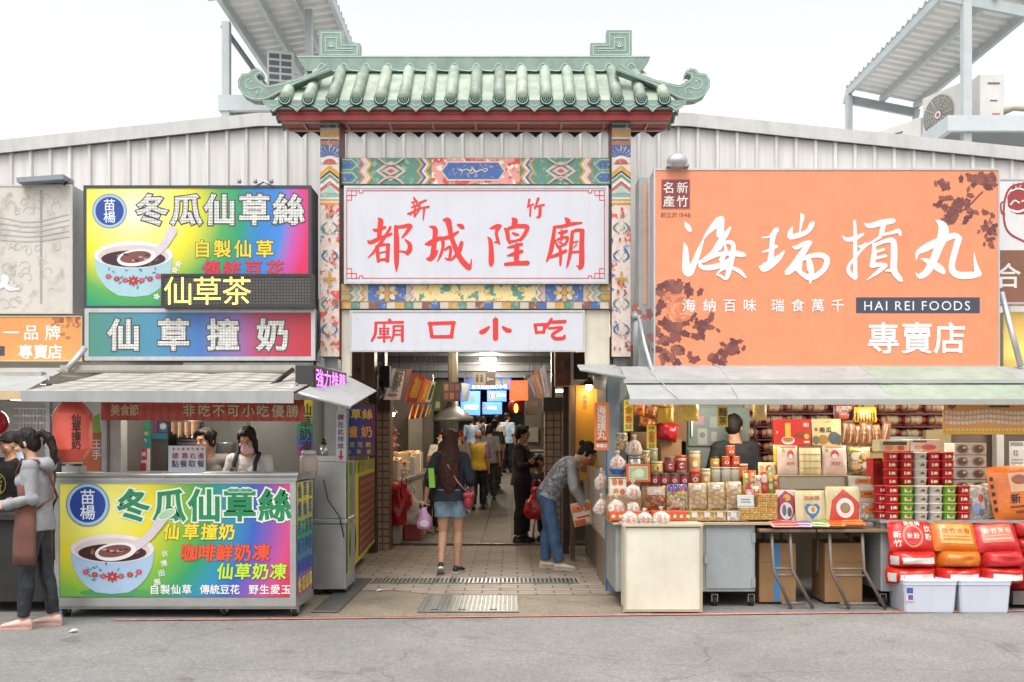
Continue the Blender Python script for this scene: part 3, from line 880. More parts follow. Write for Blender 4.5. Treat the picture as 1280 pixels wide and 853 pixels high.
q.rect(L_+.93,R_-.93,z0+.005,z1-.005,y-.002,'paint_cloud')
m0,m1=bx(551),bx(632)
for k,(g_,c_) in enumerate(((0,'w#e2d2c6'),(.016,'w#4668a8'))):
 q.poly([(m0+g_,zc),(m0+.07+g_*.5,zc-.1+g_),(m1-.07-g_*.5,zc-.1+g_),(m1-g_,zc),(m1-.07-g_*.5,zc+.1-g_),(m0+.07+g_*.5,zc+.1-g_)],y-.006-k*.002,c_)
q.brush([[(-150,10,8),(-110,5,10),(-70,18,8),(-30,0,14),(0,20,12),(30,-10,14),(80,12,10),(120,-5,9),(150,10,7)],[(-130,25,8),(-110,-20,8)],[(-40,-20,8),(-10,-25,8),(10,-5,8)],[(110,22,8),(135,25,8),(150,5,6)]],lambda v:(m0+m1)/2+v/1000,lambda v:zc+v/1000,.001,y-.011,'w#e6dcc0')
q.obj('painted_panel',bm1)
z0,z1=bzz(387),bzz(355.5)
q=MB();q.box(L_,R_,BF-.03,BF+.16,z0,z1,'w#8a7256');bm2=q.obj('beam',gate)
q=MB();y=BF-.033;zb=z0+(z1-z0)*.28;h=z1-zb;zc=(zb+z1)/2
q.rect(L_+.01,R_-.01,zb+.004,z1-.004,y,'w#d3c3ae')
q.rect(L_+.36,R_-.36-0,zb+.006,z1-.006,y-.001,'w#d5c5b0')
q.rect(bx(517),bx(671),zb+.012,z1-.012,y-.002,'paint_dragon')
for sg in(-1,1):
 e=L_+.012 if sg<0 else R_-.012;D=-sg
 for k in(-1,1):
  hexa(q,e,e+D*.13,zc+k*h*.24,h*.42,y-.002,'w#6f937c');hexa(q,e,e+D*.1,zc+k*h*.24,h*.3,y-.004,'w#d09a42')
 for i,(o_,c_) in enumerate(((.13,'w#8fb5a8'),(.155,'w#e3cfc4'),(.185,'w#d3a14a'))):zig(q,e+D*o_,.04,zb+.005,z1-.005,y-.003-i*.001,c_,D*.026,D)
 a0,a1=e+D*.27,e+D*.66
 q.poly(sorted([(a0,zb+.01),(a1,zb+.01)])+sorted([(a1,z1-.01),(a0,z1-.01)],reverse=True),y-.003,'w#4f70ad')
 cx=(a0+a1)/2
 for k in range(8):
  a=2*PI*k/8
  q.ell(cx+.075*math.cos(a),zc+.06*math.sin(a),.035,.025,y-.005-.0003*k,'w#e3d3b4' if k%2 else 'w#d0a04c',12,math.degrees(a))
 q.ell(cx,zc,.03,.03,y-.009,'w#d3992f',14)
 for i,(o_,c_) in enumerate(((.68,'w#cf8a80'),(.7,'w#e6ddd2'))):zig(q,e+D*o_,.04,zb+.005,z1-.005,y-.005-i*.001,c_,D*.025,D)
for k in range(30):
 a=L_+.02+(R_-L_-.04)*k/30
 q.rect(a,a+(R_-L_-.04)/30-.004,z0+.004,zb-.004,y-.001,['w#d0a04a','w#5f8f7c','w#cfc0ae','w#8a5a50','w#4a6cab','w#d9c9b4'][k%6])
q.obj('painted_panel',bm2)
q=MB();q.box(bx(427),bx(437.5),BF+.005,BF+.12,bzz(470),z0-.003,'cream');q.obj('side_panel',gate)
q=MB();q.box(bx(732),bx(762),BF+.005,BF+.12,bzz(457),z0-.003,'cream')
q.obj('side_panel',gate)
EY,RY=9.95,10.5
ex=lambda x:gx(x,EY);ez=lambda y:gz(y,EY)
zE,zR=ez(127),5.42
rf=thing('tiled_roof',None,None,(G0,10.3,4.8));rf.parent=gate;rf.location=Vector((G0,10.3,4.8))-gate.location
del ORG['tiled_roof'];ORG[rf.name]=Vector((G0,10.3,4.8))
XL,XR=ex(340),ex(846)
q=MB()
q.slab([(XL,EY,zE),(XR,EY,zE),(XR-.26,RY,zR),(XL+.26,RY,zR)],.05,'tile_green')
q.slab([(XR,10.72,zE),(XL,10.72,zE),(XL+.26,RY,zR),(XR-.26,RY,zR)],.05,'tile_green')
q.slab([(XL,10.72,zE),(XL,EY,zE),(XL+.26,RY,zR)],.05,'tile_green');q.slab([(XR,EY,zE),(XR,10.72,zE),(XR-.26,RY,zR)],.05,'tile_green')
q.obj('slope',rf)
caps=[ex(v) for v in(357,386,416,446,476,505,535,564,594,624,653,683,712,742,771,801,830)]
for i,x in enumerate(caps):
 k=1.0
 if i in(0,16):k=.42
 elif i in(1,15):k=.8
 q=MB()
 xt=x+(G0-x)*.0
 a=Vector((x,EY-.03,zE+.015));c=Vector((xt,EY+(RY-EY)*k,zE+(zR-zE)*k+.03))
 a=a+Vector((rnd.uniform(-.004,.004),0,rnd.uniform(-.004,.004)));q.cyl(a,c,.062,.056,['tile_green','tile_green_pale','tile_green_dull','tile_green'][(i*7+i//3)%4],14)
 ti=q.obj('ridge_tile',rf)
 q=MB()
 yy=a.y-.004
 q.cyl((x,yy+.012,a.z),(x,yy-.004,a.z),.066,.066,'tile_cap',20)
 q.ring(x,a.z,.046,.058,yy-.006,'#8fb0a2',24);q.ring(x,a.z,.026,.032,yy-.006,'#8fb0a2',20)
 q.rect(x-.012,x+.012,a.z-.012,a.z+.012,yy-.007,'#8fb0a2');q.rect(x-.005,x+.005,a.z-.02,a.z+.02,yy-.008,'#2f4746')
 q.obj('tile_cap',ti)
def scallop(x,w,zt,h,y,q,m_,line=None):
 pts=[]
 for i in range(13):
  u=i/12
  zz=-h*(.62*math.sin(PI*u)**.55+.38*max(0,1-abs(u-.5)*5)**1.0)
  pts.append((x-w/2+w*u,zt+zz))
 pts+=[(x+w/2,zt+.02),(x-w/2,zt+.02)]
 q.poly(pts,y,m_,.02)
 if line:
  st=[[(1000*(x-w*.42),1000*(zt-h*.35),7),(1000*(x-w*.2),1000*(zt-h*.5),8),(1000*x,1000*(zt-h*.82),7),(1000*(x+w*.2),1000*(zt-h*.5),8),(1000*(x+w*.42),1000*(zt-h*.35),7)]]
  q.brush(st,lambda v:v/1000,lambda v:v/1000,.001,y-.003,line)
  q.brush([[(1000*(x-w*.2),1000*(zt-h*.2),6),(1000*x,1000*(zt-h*.36),9),(1000*(x+w*.2),1000*(zt-h*.2),6)]],lambda v:v/1000,lambda v:v/1000,.001,y-.004,line)
mids=[caps[0]-.118]+[(a+c)/2 for a,c in zip(caps,caps[1:])]+[caps[-1]+.118]
for x in mids:
 q=MB();scallop(x,.215,zE-.012,.1,EY-.02,q,'tile_deep','#b5cfbf');q.obj('drip_tile',rf)
q=MB();q.box(XL,XR,EY+.005,EY+.04,zE-.075,zE-.052,'tile_deep');q.obj('eave_board',rf)
for i in range(19):
 q=MB();scallop(XL+.13+i*(XR-XL-.26)/18,(XR-XL-.26)/18*.97,4.872,.088,10.715,q,'#3d4c49');q.obj('rear_drip_tile',rf)
for sgn,x in((-1,XL),(1,XR)):
 q=MB()
 for j in range(3):
  yy=EY+.14+j*.24
  pts=[(x+sgn*.012,yy-.1,zE-.01),(x+sgn*.012,yy+.1,zE-.01),(x+sgn*.012,yy+.08,zE-.07),(x+sgn*.012,yy,zE-.1),(x+sgn*.012,yy-.08,zE-.07)]
  q.slab(pts,.02*sgn,'tile_deep')
 q.obj('side_drip_tile',rf)
sof=MB()
sof.box(XL+.03,XR-.03,EY+.05,10.52,4.80,4.86,'red_beam')
sof.obj('soffit',rf)
for yy,zt,hh in((EY+.06,4.798,.055),(10.16,4.798,.03),(10.49,4.798,.012)):
 MB().box(XL+.05,XR-.05,yy,yy+.05,zt-hh,zt,'red_beam' if hh>.04 else '#d9a08a').obj('purlin',rf)
for k in range(9):
 x=XL+.25+(XR-XL-.5)*k/8
 MB().box(x-.012,x+.012,EY+.12,10.46,4.78,4.799,'#cf8a72').obj('rafter',rf)
ry=RY-.08
rx=lambda x:gx(x,ry);rz=lambda y:gz(y,ry)
q=MB()
pts=[(rx(371),rz(70.5)),(rx(383),rz(88)),(rx(409),rz(89))]
q.poly([(rx(383),rz(89)),(rx(801),rz(89)),(rx(813),rz(70.5)),(rx(371),rz(70.5))],ry,'tile_deep',.16)
rd=q.obj('main_ridge',rf)
q=MB()
q.rect(rx(372),rx(812),rz(71.6),rz(70.2),ry-.006,'green_line')
st=[]
for i in range(15):
 a=caps[1]+.04+(caps[15]-caps[1]-.08)*i/14
 st+=[(1000*(a-.075),1000*rz(89),10),(1000*(a-.05),1000*rz(87),10),(1000*(a-.03),1000*rz(82),10),(1000*a,1000*rz(79.5),10),(1000*(a+.03),1000*rz(82),10),(1000*(a+.05),1000*rz(87),10)]
q.brush([st],lambda v:v/1000,lambda v:v/1000,.001,ry-.005,'green_line')
for sg in(-1,1):
 a=G0+sg*(rx(385)-G0)*-1 if False else None
q.obj('ridge_line',rd)
for sg in(1,-1):
 mx=lambda x:G0+sg*(gx(x,ry)-G0)
 P=[(398,37),(429.5,37),(429.5,53),(449.6,53),(449.6,70.4),(398,70.4)]
 pp=[(mx(a),rz(c)) for a,c in P]
 if sg>0:pp=pp[::-1]
 q=MB();q.poly(pp,ry+.02,'tile_deep',.12);orn=q.obj('ridge_ornament',rf)
 q=MB()
 def seg(a,c,d_=.0):
  q.brush([[(1000*mx(a[0]),1000*rz(a[1]),9),(1000*mx(c[0]),1000*rz(c[1]),9)]],lambda v:v/1000,lambda v:v/1000,.001,ry+.016-d_,'green_line')
 w1=[(401,68),(401,40.5),(426,40.5),(426,56),(446.5,56),(446.5,68),(401,68)]
 w2=[(440,63),(406.5,63),(406.5,46.5),(420,46.5),(420,60),(440,60)]
 for k,ww in enumerate((w1,w2)):
  for i,(a,c) in enumerate(zip(ww,ww[1:])):seg(a,c,.0006*i)
 for k in range(5):
  a=R(20+k*35);seg((413.5,58.5),(413.5+5*math.cos(a),58.5-7*math.sin(a)),.004+.0005*k)
 q.obj('ornament_line',orn)
 hy=10.06
 hx_=lambda x:G0+sg*(gx(x,hy)-G0);hz_=lambda y:gz(y,hy)
 T=lambda a,c:(hx_(a/5.686+260),hz_(c/5.686))
 H=[(860,445),(740,520),(620,560),(560,580),(430,607),(392,590),(384,572),(366,575),(350,560),(352,535),(375,530),(388,540),(385,508),(350,485),(312,493),(290,520),(240,525),(212,570),(214,620),(250,680),(310,712),(370,718),(430,702),(540,645),(620,600),(880,500)]
 pp=[T(a,c) for a,c in H]
 if sg<0:pp=pp[::-1]
 q=MB();q.poly(pp,hy,'tile_deep',.13);hn=q.obj('corner_horn',rf)
 q=MB()
 K=lambda st,e:q.brush([[(1000*T(a,c)[0],1000*T(a,c)[1],8) for a,c in st]],lambda v:v/1000,lambda v:v/1000,.001,hy-.003-e,'green_line')
 K([(850,455),(740,530),(560,590),(430,618),(385,600),(340,560),(345,525),(375,518)],0)
 K([(860,490),(620,592),(535,635),(430,690),(370,705),(310,700),(258,672),(228,620),(226,575),(248,538),(295,533),(318,505),(350,498),(376,515)],.001)
 K([(300,560),(270,580),(275,620),(310,635),(360,620),(390,640),(380,665)],.002)
 q.ell(*T(310,580),.01,.01,hy-.006,'green_line',10);q.ell(*T(347,660),.01,.01,hy-.006,'green_line',10)
 q.obj('horn_line',hn)
def board(name,label,cat,p,Y,depth,frame_m,face_m,fw=.03,group=None,face_name='face',back=.01):
 """a sign box: p = photo rows/columns of its front, Y its distance; returns root, x(), z(), y of the lettering"""
 x0,x1,z0,z1=gx(p[0],Y),gx(p[1],Y),gz(p[3],Y),gz(p[2],Y)
 t=thing(name,label,cat,((x0+x1)/2,Y,z0),group)
 q=MB();q.box(x0+.004,x1-.004,Y+.012,Y+depth,z0+.004,z1-.004,frame_m)
 q.frame(x0,x1,z0,z1,fw,Y-.006,frame_m,.03)
 q.obj('frame',t)
 q=MB();q.rect(x0+fw-.002,x1-fw+.002,z0+fw-.002,z1-fw+.002,Y,face_m)
 fc=q.obj(face_name,t)
 return t,(lambda a:gx(a,Y)),(lambda c:gz(c,Y)),Y-.0016,fc
def bowl(q,x,z,y,px0,cx,cy,rx,ry,h,body,rim,soup,spoon_tip,k=1.0):
 """printed picture of a bowl of dessert with a spoon, in photo pixels through x(), z()"""
 u=px0
 side=[(rx*(1-.56*t_**2.4),h*(1-(1-t_)**1.15)) for t_ in[i/14 for i in range(15)]]+[(rx*.4,h*1.03)]
 pts=[(cx-a,cy+c) for a,c in side]+[(cx,cy+h*1.07)]+[(cx+a,cy+c) for a,c in reversed(side)]
 q.poly([(x(a),z(c)) for a,c in pts],y,body)
 q.ell(x(cx),z(cy),rx*u,ry*u,y-.001,rim,40)
 q.ell(x(cx),z(cy+ry*.1),rx*.9*u,ry*.84*u,y-.002,'#d9c9c4',40)
 q.ell(x(cx),z(cy+ry*.28),rx*.82*u,ry*.62*u,y-.003,soup,40)
 for i in range(16):
  a=rnd.uniform(0,2*PI);r=rnd.uniform(.2,.9)
  q.ell(x(cx+rx*.75*r*math.cos(a)),z(cy+ry*.28+ry*.5*r*math.sin(a)),rx*.07*u,ry*.08*u,y-.0035-i*.00001,rnd.choice(['#7a4038','#2c1415','#8f5a50']),8,rnd.uniform(0,90))
 for i in range(7):
  f=(i-3)/3.4
  fx_=cx+rx*.72*f;fy=cy+h*(.52+.14*(1-f*f))
  rr=(.13 if i==3 else .075)*rx
  for k2 in range(8):
   a=2*PI*k2/8
   q.ell(x(fx_+rr*.7*math.cos(a)),z(fy+rr*.6*math.sin(a)),rr*.5*u,rr*.24*u,y-.002-.0001*k2-.001*(i%2),'#b5323c' if i%2 else '#c2436a',10,-math.degrees(a))
  q.ell(x(fx_),z(fy),rr*.2*u,rr*.2*u,y-.0045,'#e6c65a',8)
 for i in range(18):
  f=rnd.uniform(-.8,.8)
  q.ell(x(cx+rx*.8*f),z(cy+h*rnd.uniform(.34,.5+.4*(1-f*f))),rx*.05*u,rx*.025*u,y-.0012-i*.00002,rnd.choice(['#3f79b3','#5aa0b8','#3f8a6c']),8,rnd.uniform(-80,80))
 sx_,sy_=spoon_tip
 bx_,by_=cx+rx*.08,cy+ry*.2
 q.brush([[(bx_+rx*.3,by_-ry*.1,rx*.26),((bx_+sx_)/2+rx*.2,(by_+sy_)/2+4,rx*.2),(sx_,sy_,rx*.26)]],x,z,u,y-.0050,spoon_c(0))
 q.ell(x(bx_),z(by_),rx*.5*u,ry*.62*u,y-.0056,spoon_c(1),30,8)
 q.ell(x(bx_-rx*.02),z(by_-ry*.04),rx*.4*u,ry*.42*u,y-.0062,'#7d4a42',30,8)
 for i in range(8):q.ell(x(bx_+rnd.uniform(-.3,.3)*rx),z(by_+rnd.uniform(-.25,.25)*ry),rx*.06*u,ry*.07*u,y-.0066-i*.00002,rnd.choice(['#c7a092','#4a211f']),8)
def spoon_c(i):return('#d8cdd0','#efe9ea')[i]
def outlined(q,txt,xs,zrow,size,x,z,y,m_,mo,off=.0,ow=.035,sx=1,shear=0):
 pos=[(x(a),z(zrow)) for a in xs]
 q.chars(txt,pos,size,y,mo,off+ow,sx,shear)
 q.chars(txt,pos,size,y-.002,m_,off,sx,shear)
def logo(q,x,z,y,cx,cy,r,u):
 q.ell(x(cx),z(cy),r*u,r*u,y,'#a9cbe8',40)
 q.ring(x(cx),z(cy),r*.97*u,r*1.03*u,y-.0006,'#7f8f94',40)
 q.ell(x(cx),z(cy),r*.84*u,r*.84*u,y-.001,'#23449a',40)
 q.chars('苗',[(x(cx),z(cy-r*.36))],r*.74*u,y-.002,'#eef2f8',.01)
 q.chars('楊',[(x(cx),z(cy+r*.36))],r*.74*u,y-.002,'#eef2f8',.01)
Y=10.12
t,x,z,y,fc=board('temple_signboard','large white signboard with big red brush characters hung on the painted gate','signboard',(430,760.5,232.5,355),Y,.1,'alu','sign_white',.025)
u=Y/F
q=MB();RED='#e2352f'
def rline(a,c):
 w_=.5
 q.rect(x(min(a[0],c[0])-w_),x(max(a[0],c[0])+w_),z(max(a[1],c[1])+w_),z(min(a[1],c[1])-w_),y-.0003*(len(q.f)%5),RED)
for sx0,sgx in((433.5,1),(755.5,-1)):
 for sy0,sgy in((238.5,1),(348,-1)):
  pth=[(20,0),(20,3),(16,3),(16,0),(6,0),(6,12),(0,12),(0,6),(12,6),(12,0),(0,0),(0,20)]
  ab=[(sx0+sgx*a,sy0+sgy*c) for a,c in pth]
  for a,c in zip(ab,ab[1:]):rline(a,c)
rline((453,238.5),(736,238.5));rline((453,348),(736,348));rline((433.5,258),(433.5,329));rline((755.5,258),(755.5,329))
DU=[[(195,68,18),(220,100,60),(212,180,52),(205,270,48)],[(140,188,18),(180,198,40),(268,165,35)],[(85,315,25),(120,325,45),(220,280,40),(335,235,30)],[(325,162,30),(300,210,32),(230,320,36),(150,425,30),(85,495,10)],[(185,370,35),(188,450,38),(198,530,35)],[(170,370,28),(240,352,30),(312,352,30)],[(300,350,42),(295,450,42),(290,525,45)],[(205,440,18),(280,424,18)],[(200,515,28),(280,505,30)],[(382,155,40),(390,300,58),(390,450,58),(390,560,45),(388,640,8)],[(372,165,28),(440,160,36),(520,145,42),(552,152,25)],[(540,155,42),(500,215,36),(450,275,16)],[(480,295,14),(525,340,42),(533,390,52),(510,440,45),(505,460,16)],[(510,440,36),(460,425,22),(415,420,14)]]
CH=[[(697,345,20),(745,335,58),(830,290,48),(905,280,34)],[(742,155,14),(800,185,56),(795,300,50),(785,400,56),(770,485,50)],[(712,500,20),(750,500,58),(800,450,48),(830,408,10)],[(880,280,42),(885,370,34),(860,460,30),(825,530,10)],[(870,288,30),(960,265,48),(1050,212,22)],[(890,88,24),(935,95,68),(955,160,58),(975,270,50),(1020,390,54),(1080,510,60),(1155,590,60),(1178,600,36)],[(1170,600,30),(1185,545,18),(1186,500,6)],[(1085,325,40),(1065,400,48),(1040,445,42),(970,518,20)],[(905,405,24),(960,372,30),(965,430,30),(948,508,30),(905,490,10)],[(1038,138,18),(1075,152,52),(1100,170,38)]]
HU=[[(85,272,18),(110,310,45),(120,420,54),(120,530,60),(118,570,40)],[(105,180,14),(150,165,42),(200,150,42),(226,152,22)],[(205,160,42),(175,220,34),(190,300,34),(206,340,24)],[(195,318,34),(155,326,18)],[(345,72,24),(370,95,64),(365,155,58)],[(262,175,18),(290,220,46),(300,290,40),(322,335,28)],[(285,188,32),(380,155,42),(480,155,48),(508,172,42),(470,250,42),(430,300,34)],[(345,225,18),(380,240,34),(412,247,22)],[(310,320,30),(380,310,28),(440,288,30)],[(295,380,14),(350,370,34),(445,345,34)],[(290,470,14),(360,450,40),(448,420,38)],[(268,560,34),(380,550,44),(510,545,50)],[(395,350,50),(390,450,58),(390,550,50)]]
MI=[[(908,66,18),(935,95,58),(942,140,48)],[(788,162,28),(880,155,38),(980,130,40),(1085,118,22)],[(796,160,36),(780,280,44),(755,420,48),(715,520,22),(706,534,8)],[(832,222,14),(870,225,38),(925,205,34)],[(866,188,14),(875,215,30),(865,300,34)],[(798,312,18),(870,278,28),(935,270,28)],[(935,275,34),(925,320,30),(900,350,28)],[(800,318,18),(828,365,30),(845,395,18)],[(838,322,14),(875,336,22)],[(840,378,22),(900,348,24)],[(748,486,28),(830,455,38),(918,415,34)],[(852,370,34),(860,460,34),(857,568,22)],[(985,210,34),(975,320,40),(960,450,38),(935,560,26),(922,600,8)],[(985,210,28),(1040,195,34),(1100,200,40)],[(1090,205,50),(1085,350,54),(1085,500,58),(1078,580,54),(1060,606,28)],[(1072,592,34),(1028,577,10)],[(985,330,14),(1042,315,18)],[(998,384,10),(1030,345,14)],[(980,430,24),(1050,425,24)]]
for S,ox in((DU,450),(CH,450),(HU,600),(MI,600)):
 q.brush([[(ox+a/8.533,265+c/8.533,w/8.533) for a,c,w in st] for st in S],x,z,u,y-.0005,RED)
XIN=[[(115,45,12),(130,75,26)],[(98,90,13),(145,80,15)],[(110,100,12),(125,120,15)],[(145,95,15),(130,125,12)],[(95,132,13),(152,115,15)],[(65,185,14),(100,175,22),(158,140,16)],[(125,120,17),(124,210,18)],[(115,165,12),(85,197,11)],[(222,70,15),(165,95,22)],[(165,90,20),(160,150,17),(130,200,9)],[(165,140,14),(242,125,20)],[(205,130,22),(195,238,9)]]
ZHU=[[(1090,65,22),(1075,135,13)],[(1075,127,13),(1122,105,18)],[(1100,110,18),(1095,207,15)],[(1165,55,24),(1135,145,13)],[(1130,130,13),(1212,110,20)],[(1180,115,25),(1177,195,28),(1168,212,22),(1148,216,10)]]
for S in(XIN,ZHU):q.brush([[(500+a/6.737,240+c/6.737,w/6.737) for a,c,w in st] for st in S],x,z,u,y-.0005,RED)
q.obj('lettering',t)
Y=10.16
t,x,z,y,fc=board('lintel_signboard','long white signboard with four red characters directly over the market entrance','signboard',(437,731,388,440),Y,.1,'alu','sign_white',.02)
q=MB();u=Y/F
MIAO=[[(90,65,14),(255,62,17)],[(175,47,20),(182,62,18)],[(95,65,18),(90,130,18),(70,172,15)],[(115,98,9),(172,98,9)],[(115,115,9),(170,115,9)],[(115,132,9),(170,132,9)],[(120,98,10),(120,132,10)],[(166,98,10),(166,132,10)],[(143,75,13),(143,178,14)],[(105,152,13),(180,150,13)],[(200,85,15),(198,140,14),(184,174,12)],[(200,85,12),(256,83,12)],[(251,85,17),(251,174,17)],[(205,110,10),(245,110,10)],[(205,135,10),(245,135,10)]]
KOU=[[(415,66,22),(426,150,22)],[(408,70,22),(560,65,22)],[(554,62,22),(541,150,22)],[(422,148,20),(548,147,20)]]
XIAO=[[(803,46,32),(803,160,32)],[(765,90,14),(738,112,28),(716,122,26)],[(845,90,14),(870,108,28),(890,112,24)]]
CHI=[[(1036,76,18),(1046,126,18)],[(1034,78,18),(1104,74,18)],[(1094,78,18),(1088,124,18)],[(1046,122,16),(1090,120,16)],[(1136,40,14),(1118,70,20),(1098,96,16)],[(1120,62,20),(1216,58,22)],[(1118,98,14),(1198,94,17),(1150,126,18),(1140,142,20),(1158,158,22),(1204,156,22),(1212,142,16)]]
for S in(MIAO,KOU,XIAO,CHI):q.brush([[(450+a/4.74,390+c/4.74,w/4.74) for a,c,w in st] for st in S],x,z,u,y-.0005,RED)
q.obj('lettering',t)
q=MB()
for k in range(26):q.ell(x(rnd.uniform(442,726)),z(rnd.choice([rnd.uniform(391,400),rnd.uniform(428,437)])),rnd.uniform(.003,.009),rnd.uniform(.003,.006),y-.0001,rnd.choice(['#c4bfb4','#b9a890','#cfcac2']),8)
q.obj('stain',t)
Y=9.9
t,x,z,y,fc=board('dessert_signboard','rainbow signboard with a dessert bowl picture and studded bulb lettering above the left stall','signboard',(104.5,389,232,386),Y,.38,'#3a4049','rain_sign',.028)
u=Y/F;q=MB()
logo(q,x,z,y,137,264,21,u)
outlined(q,'冬瓜仙草絲',[190,233,275,318,361],262.5,40*u,x,z,y,'bulb_letters','#4a4a48',.032,.036)
outlined(q,'自製仙草',[253,278,304,331],311.5,23*u,x,z,y,'#f2d433','#40562f',.02,.03)
outlined(q,'傳統豆花',[264,290,317,344],337,23*u,x,z,y,'#d8384a','#7a3a5a',.02,.02)
q.obj('lettering',t)
q=MB();bowl(q,x,z,y-.001,u,167,319,49,17,49,'#a9cdd6','#e8ecee','#3a1d20',(216,288))
for a,c in((223,330),(219,338),(196,371)):
 for k in range(5):q.ell(x(a+2.4*math.cos(k*1.257)),z(c+2.4*math.sin(k*1.257)),1.9*u,1.2*u,y-.0012-.0001*k,'#eef0ea',8,-math.degrees(k*1.257))
q.obj('printed_picture',t)
q=MB()
for k in range(3):q.cyl((x(300+k*20),Y-.02,z(231)+.01),(x(300+k*20),Y-.02,z(231)+.05),.02,.016,'#8f9aa0',10)
q.tube([(x(318),Y+.1,z(229)),(x(330),Y+.02,z(226)),(x(340),Y+.05,z(232))],.012,'alu');q.obj('lamp_fitting',t)
Y=9.76
t,x,z,y,fc=board('led_screen','black LED screen with yellow characters across the rainbow dessert signboard','display',(201.5,391.5,342.5,385),Y,.12,'#33312f','led_off',.03)
u=Y/F;q=MB();q.chars('仙草茶',[(x(223),z(364)),(x(259),z(364)),(x(296),z(364))],38*u,y,'led_warm',0);q.obj('lettering',t)
Y=9.86
t,x,z,y,fc=board('strip_signboard','long white-framed signboard with four studded characters under the LED screen','signboard',(106,394,385.8,451),Y,.3,'alu','rain_strip',.04)
u=Y/F;q=MB();outlined(q,'仙草撞奶',[155,217,279,341],419,41*u,x,z,y,'bulb_letters','#565452',.032,.038);q.obj('lettering',t)
q=MB()
for k in range(7):q.tube([(gx(391+k*1.3,10.0),10.0,gz(392-9*(k%3),10.0)),(gx(394+k,9.95),9.97,gz(415,9.95)),(gx(389+k*1.6,9.9),9.95,gz(432,9.9)),(gx(396-k,9.9),9.9,gz(462,9.9))],.006+.003*(k%3),'black',6)
q.obj('cable_bundle',label='loose black cables hanging between the rainbow signboard and the left gate post',cat='cables')
Y=10.0
t,x,z,y,fc=board('faded_signboard','faded grey signboard with a ghostly line drawing above the orange strip sign','signboard',(-150,91,231,392.5),Y,.3,'#c9c8c4','old_panel',.02)
u=Y/F;q=MB()
for k in range(38):
 cx,cy=rnd.uniform(4,72),rnd.choice([rnd.uniform(245,290),rnd.uniform(305,382),rnd.uniform(325,382)])
 a0=rnd.uniform(0,6);w0=rnd.uniform(3,9)
 st=[(cx+w0*math.cos(a0+a*.75)*(1-a/10)+a*.5,cy+w0*math.sin(a0+a*.75)*(1-a/10),rnd.uniform(.4,.9)) for a in range(8)]
 q.brush([st],x,z,u,y-k*.00002,'#c0bab1')
for k in range(5):q.brush([[(0,272+k*7,1),(40,278+k*6,1.4),(86,268+k*7,1)]],x,z,u,y-.002-k*.0002,'#bdb7ae')
q.rect(x(50),x(53),z(380),z(238),y-.0001,'#a8a097')
q.obj('printed_picture',t)
q=MB();q.brush([[(-20,356,10),(0,358,7),(8,350,8),(4,346,5),(10,360,6),(24,362,2)]],x,z,u,y-.004,'#eeecea');q.obj('lettering',t)
q=MB();q.box(x(28),x(86),Y-.12,Y+.12,z(230),z(224),'#8c949c',('Y',-4));q.cyl((x(80),Y,z(232)),(x(86),Y,z(225)),.012,.012,'black')
q.obj('spot_lamp',t)
t,x,z,y,fc=board('orange_strip_signboard','orange strip signboard with white characters at the far left above the neighbouring stall','signboard',(-150,103,395,452),Y-.05,.2,'#cdb58f','#eda05c',.012)
Y-=.05;u=Y/F;q=MB()
q.chars('一品牌',[(x(14),z(416)),(x(39),z(416)),(x(66),z(416))],20*u,y,'#f2efe9',.015);q.chars('專賣店',[(x(32),z(440)),(x(51),z(440)),(x(69),z(440))],18.5*u,y,'#f2efe9',.02)
q.rect(x(-40),x(6),z(445),z(433),y,'#4c4a50')
q.obj('lettering',t)
LV=[0]
def leaves(q,x,z,u,y,n,fx_,cols,s0,s1):
 for k in range(n):
  a,c=fx_()
  r=rnd.uniform(s0,s1);ro=rnd.uniform(0,360)
  pts=[]
  for j in range(10):
   t_=2*PI*j/10
   rr=r*(1 if j%2 else .72)
   X,Z=rr*math.cos(t_),rr*.6*math.sin(t_)
   pts.append((x(a+X*math.cos(R(ro))-Z*math.sin(R(ro))),z(c)+u*(X*math.sin(R(ro))+Z*math.cos(R(ro)))))
  LV[0]+=1;q.poly(pts,y-LV[0]*.000004,rnd.choice(cols))
q=MB()
leaves(q,x,z,u,y+.0008,34,lambda:(min(99,66+abs(rnd.gauss(0,16))),398+abs(rnd.gauss(0,12))),['#b0683a','#a05a38','#c07a48'],2,5)
q.obj('printed_picture',t)
Y=9.4
t,x,z,y,fc=board('orange_signboard','huge orange signboard with white brush characters and dark peonies above the right stall','signboard',(817,1249.5,211,459.5),Y,.3,'alu','#f2966b',.016)
u=Y/F;q=MB()
HAI=[[(70,115,10),(95,155,44),(115,182,30)],[(65,285,14),(76,330,42),(78,430,58),(88,505,72),(112,515,58),(150,430,48),(185,340,38),(215,265,18)],[(215,258,12),(250,205,30),(310,140,58),(350,100,68),(362,84,46)],[(360,90,56),(355,160,58),(352,220,66)],[(435,155,16),(400,210,44),(350,280,50),(300,360,48),(240,410,44),(185,440,22)],[(188,430,28),(200,470,34),(260,480,46),(360,458,46),(430,425,46)],[(345,330,34),(380,282,28),(440,278,38),(458,312,38),(450,380,48),(432,440,46)],[(388,290,18),(398,350,28),(362,418,44)],[(270,400,36),(350,370,36),(460,365,46),(530,375,44),(552,380,22)],[(450,400,36),(430,470,46),(410,548,38),(390,566,26),(352,542,20),(325,534,10),(372,490,26),(420,478,28)],[(450,480,28),(510,510,34),(555,556,18)]]
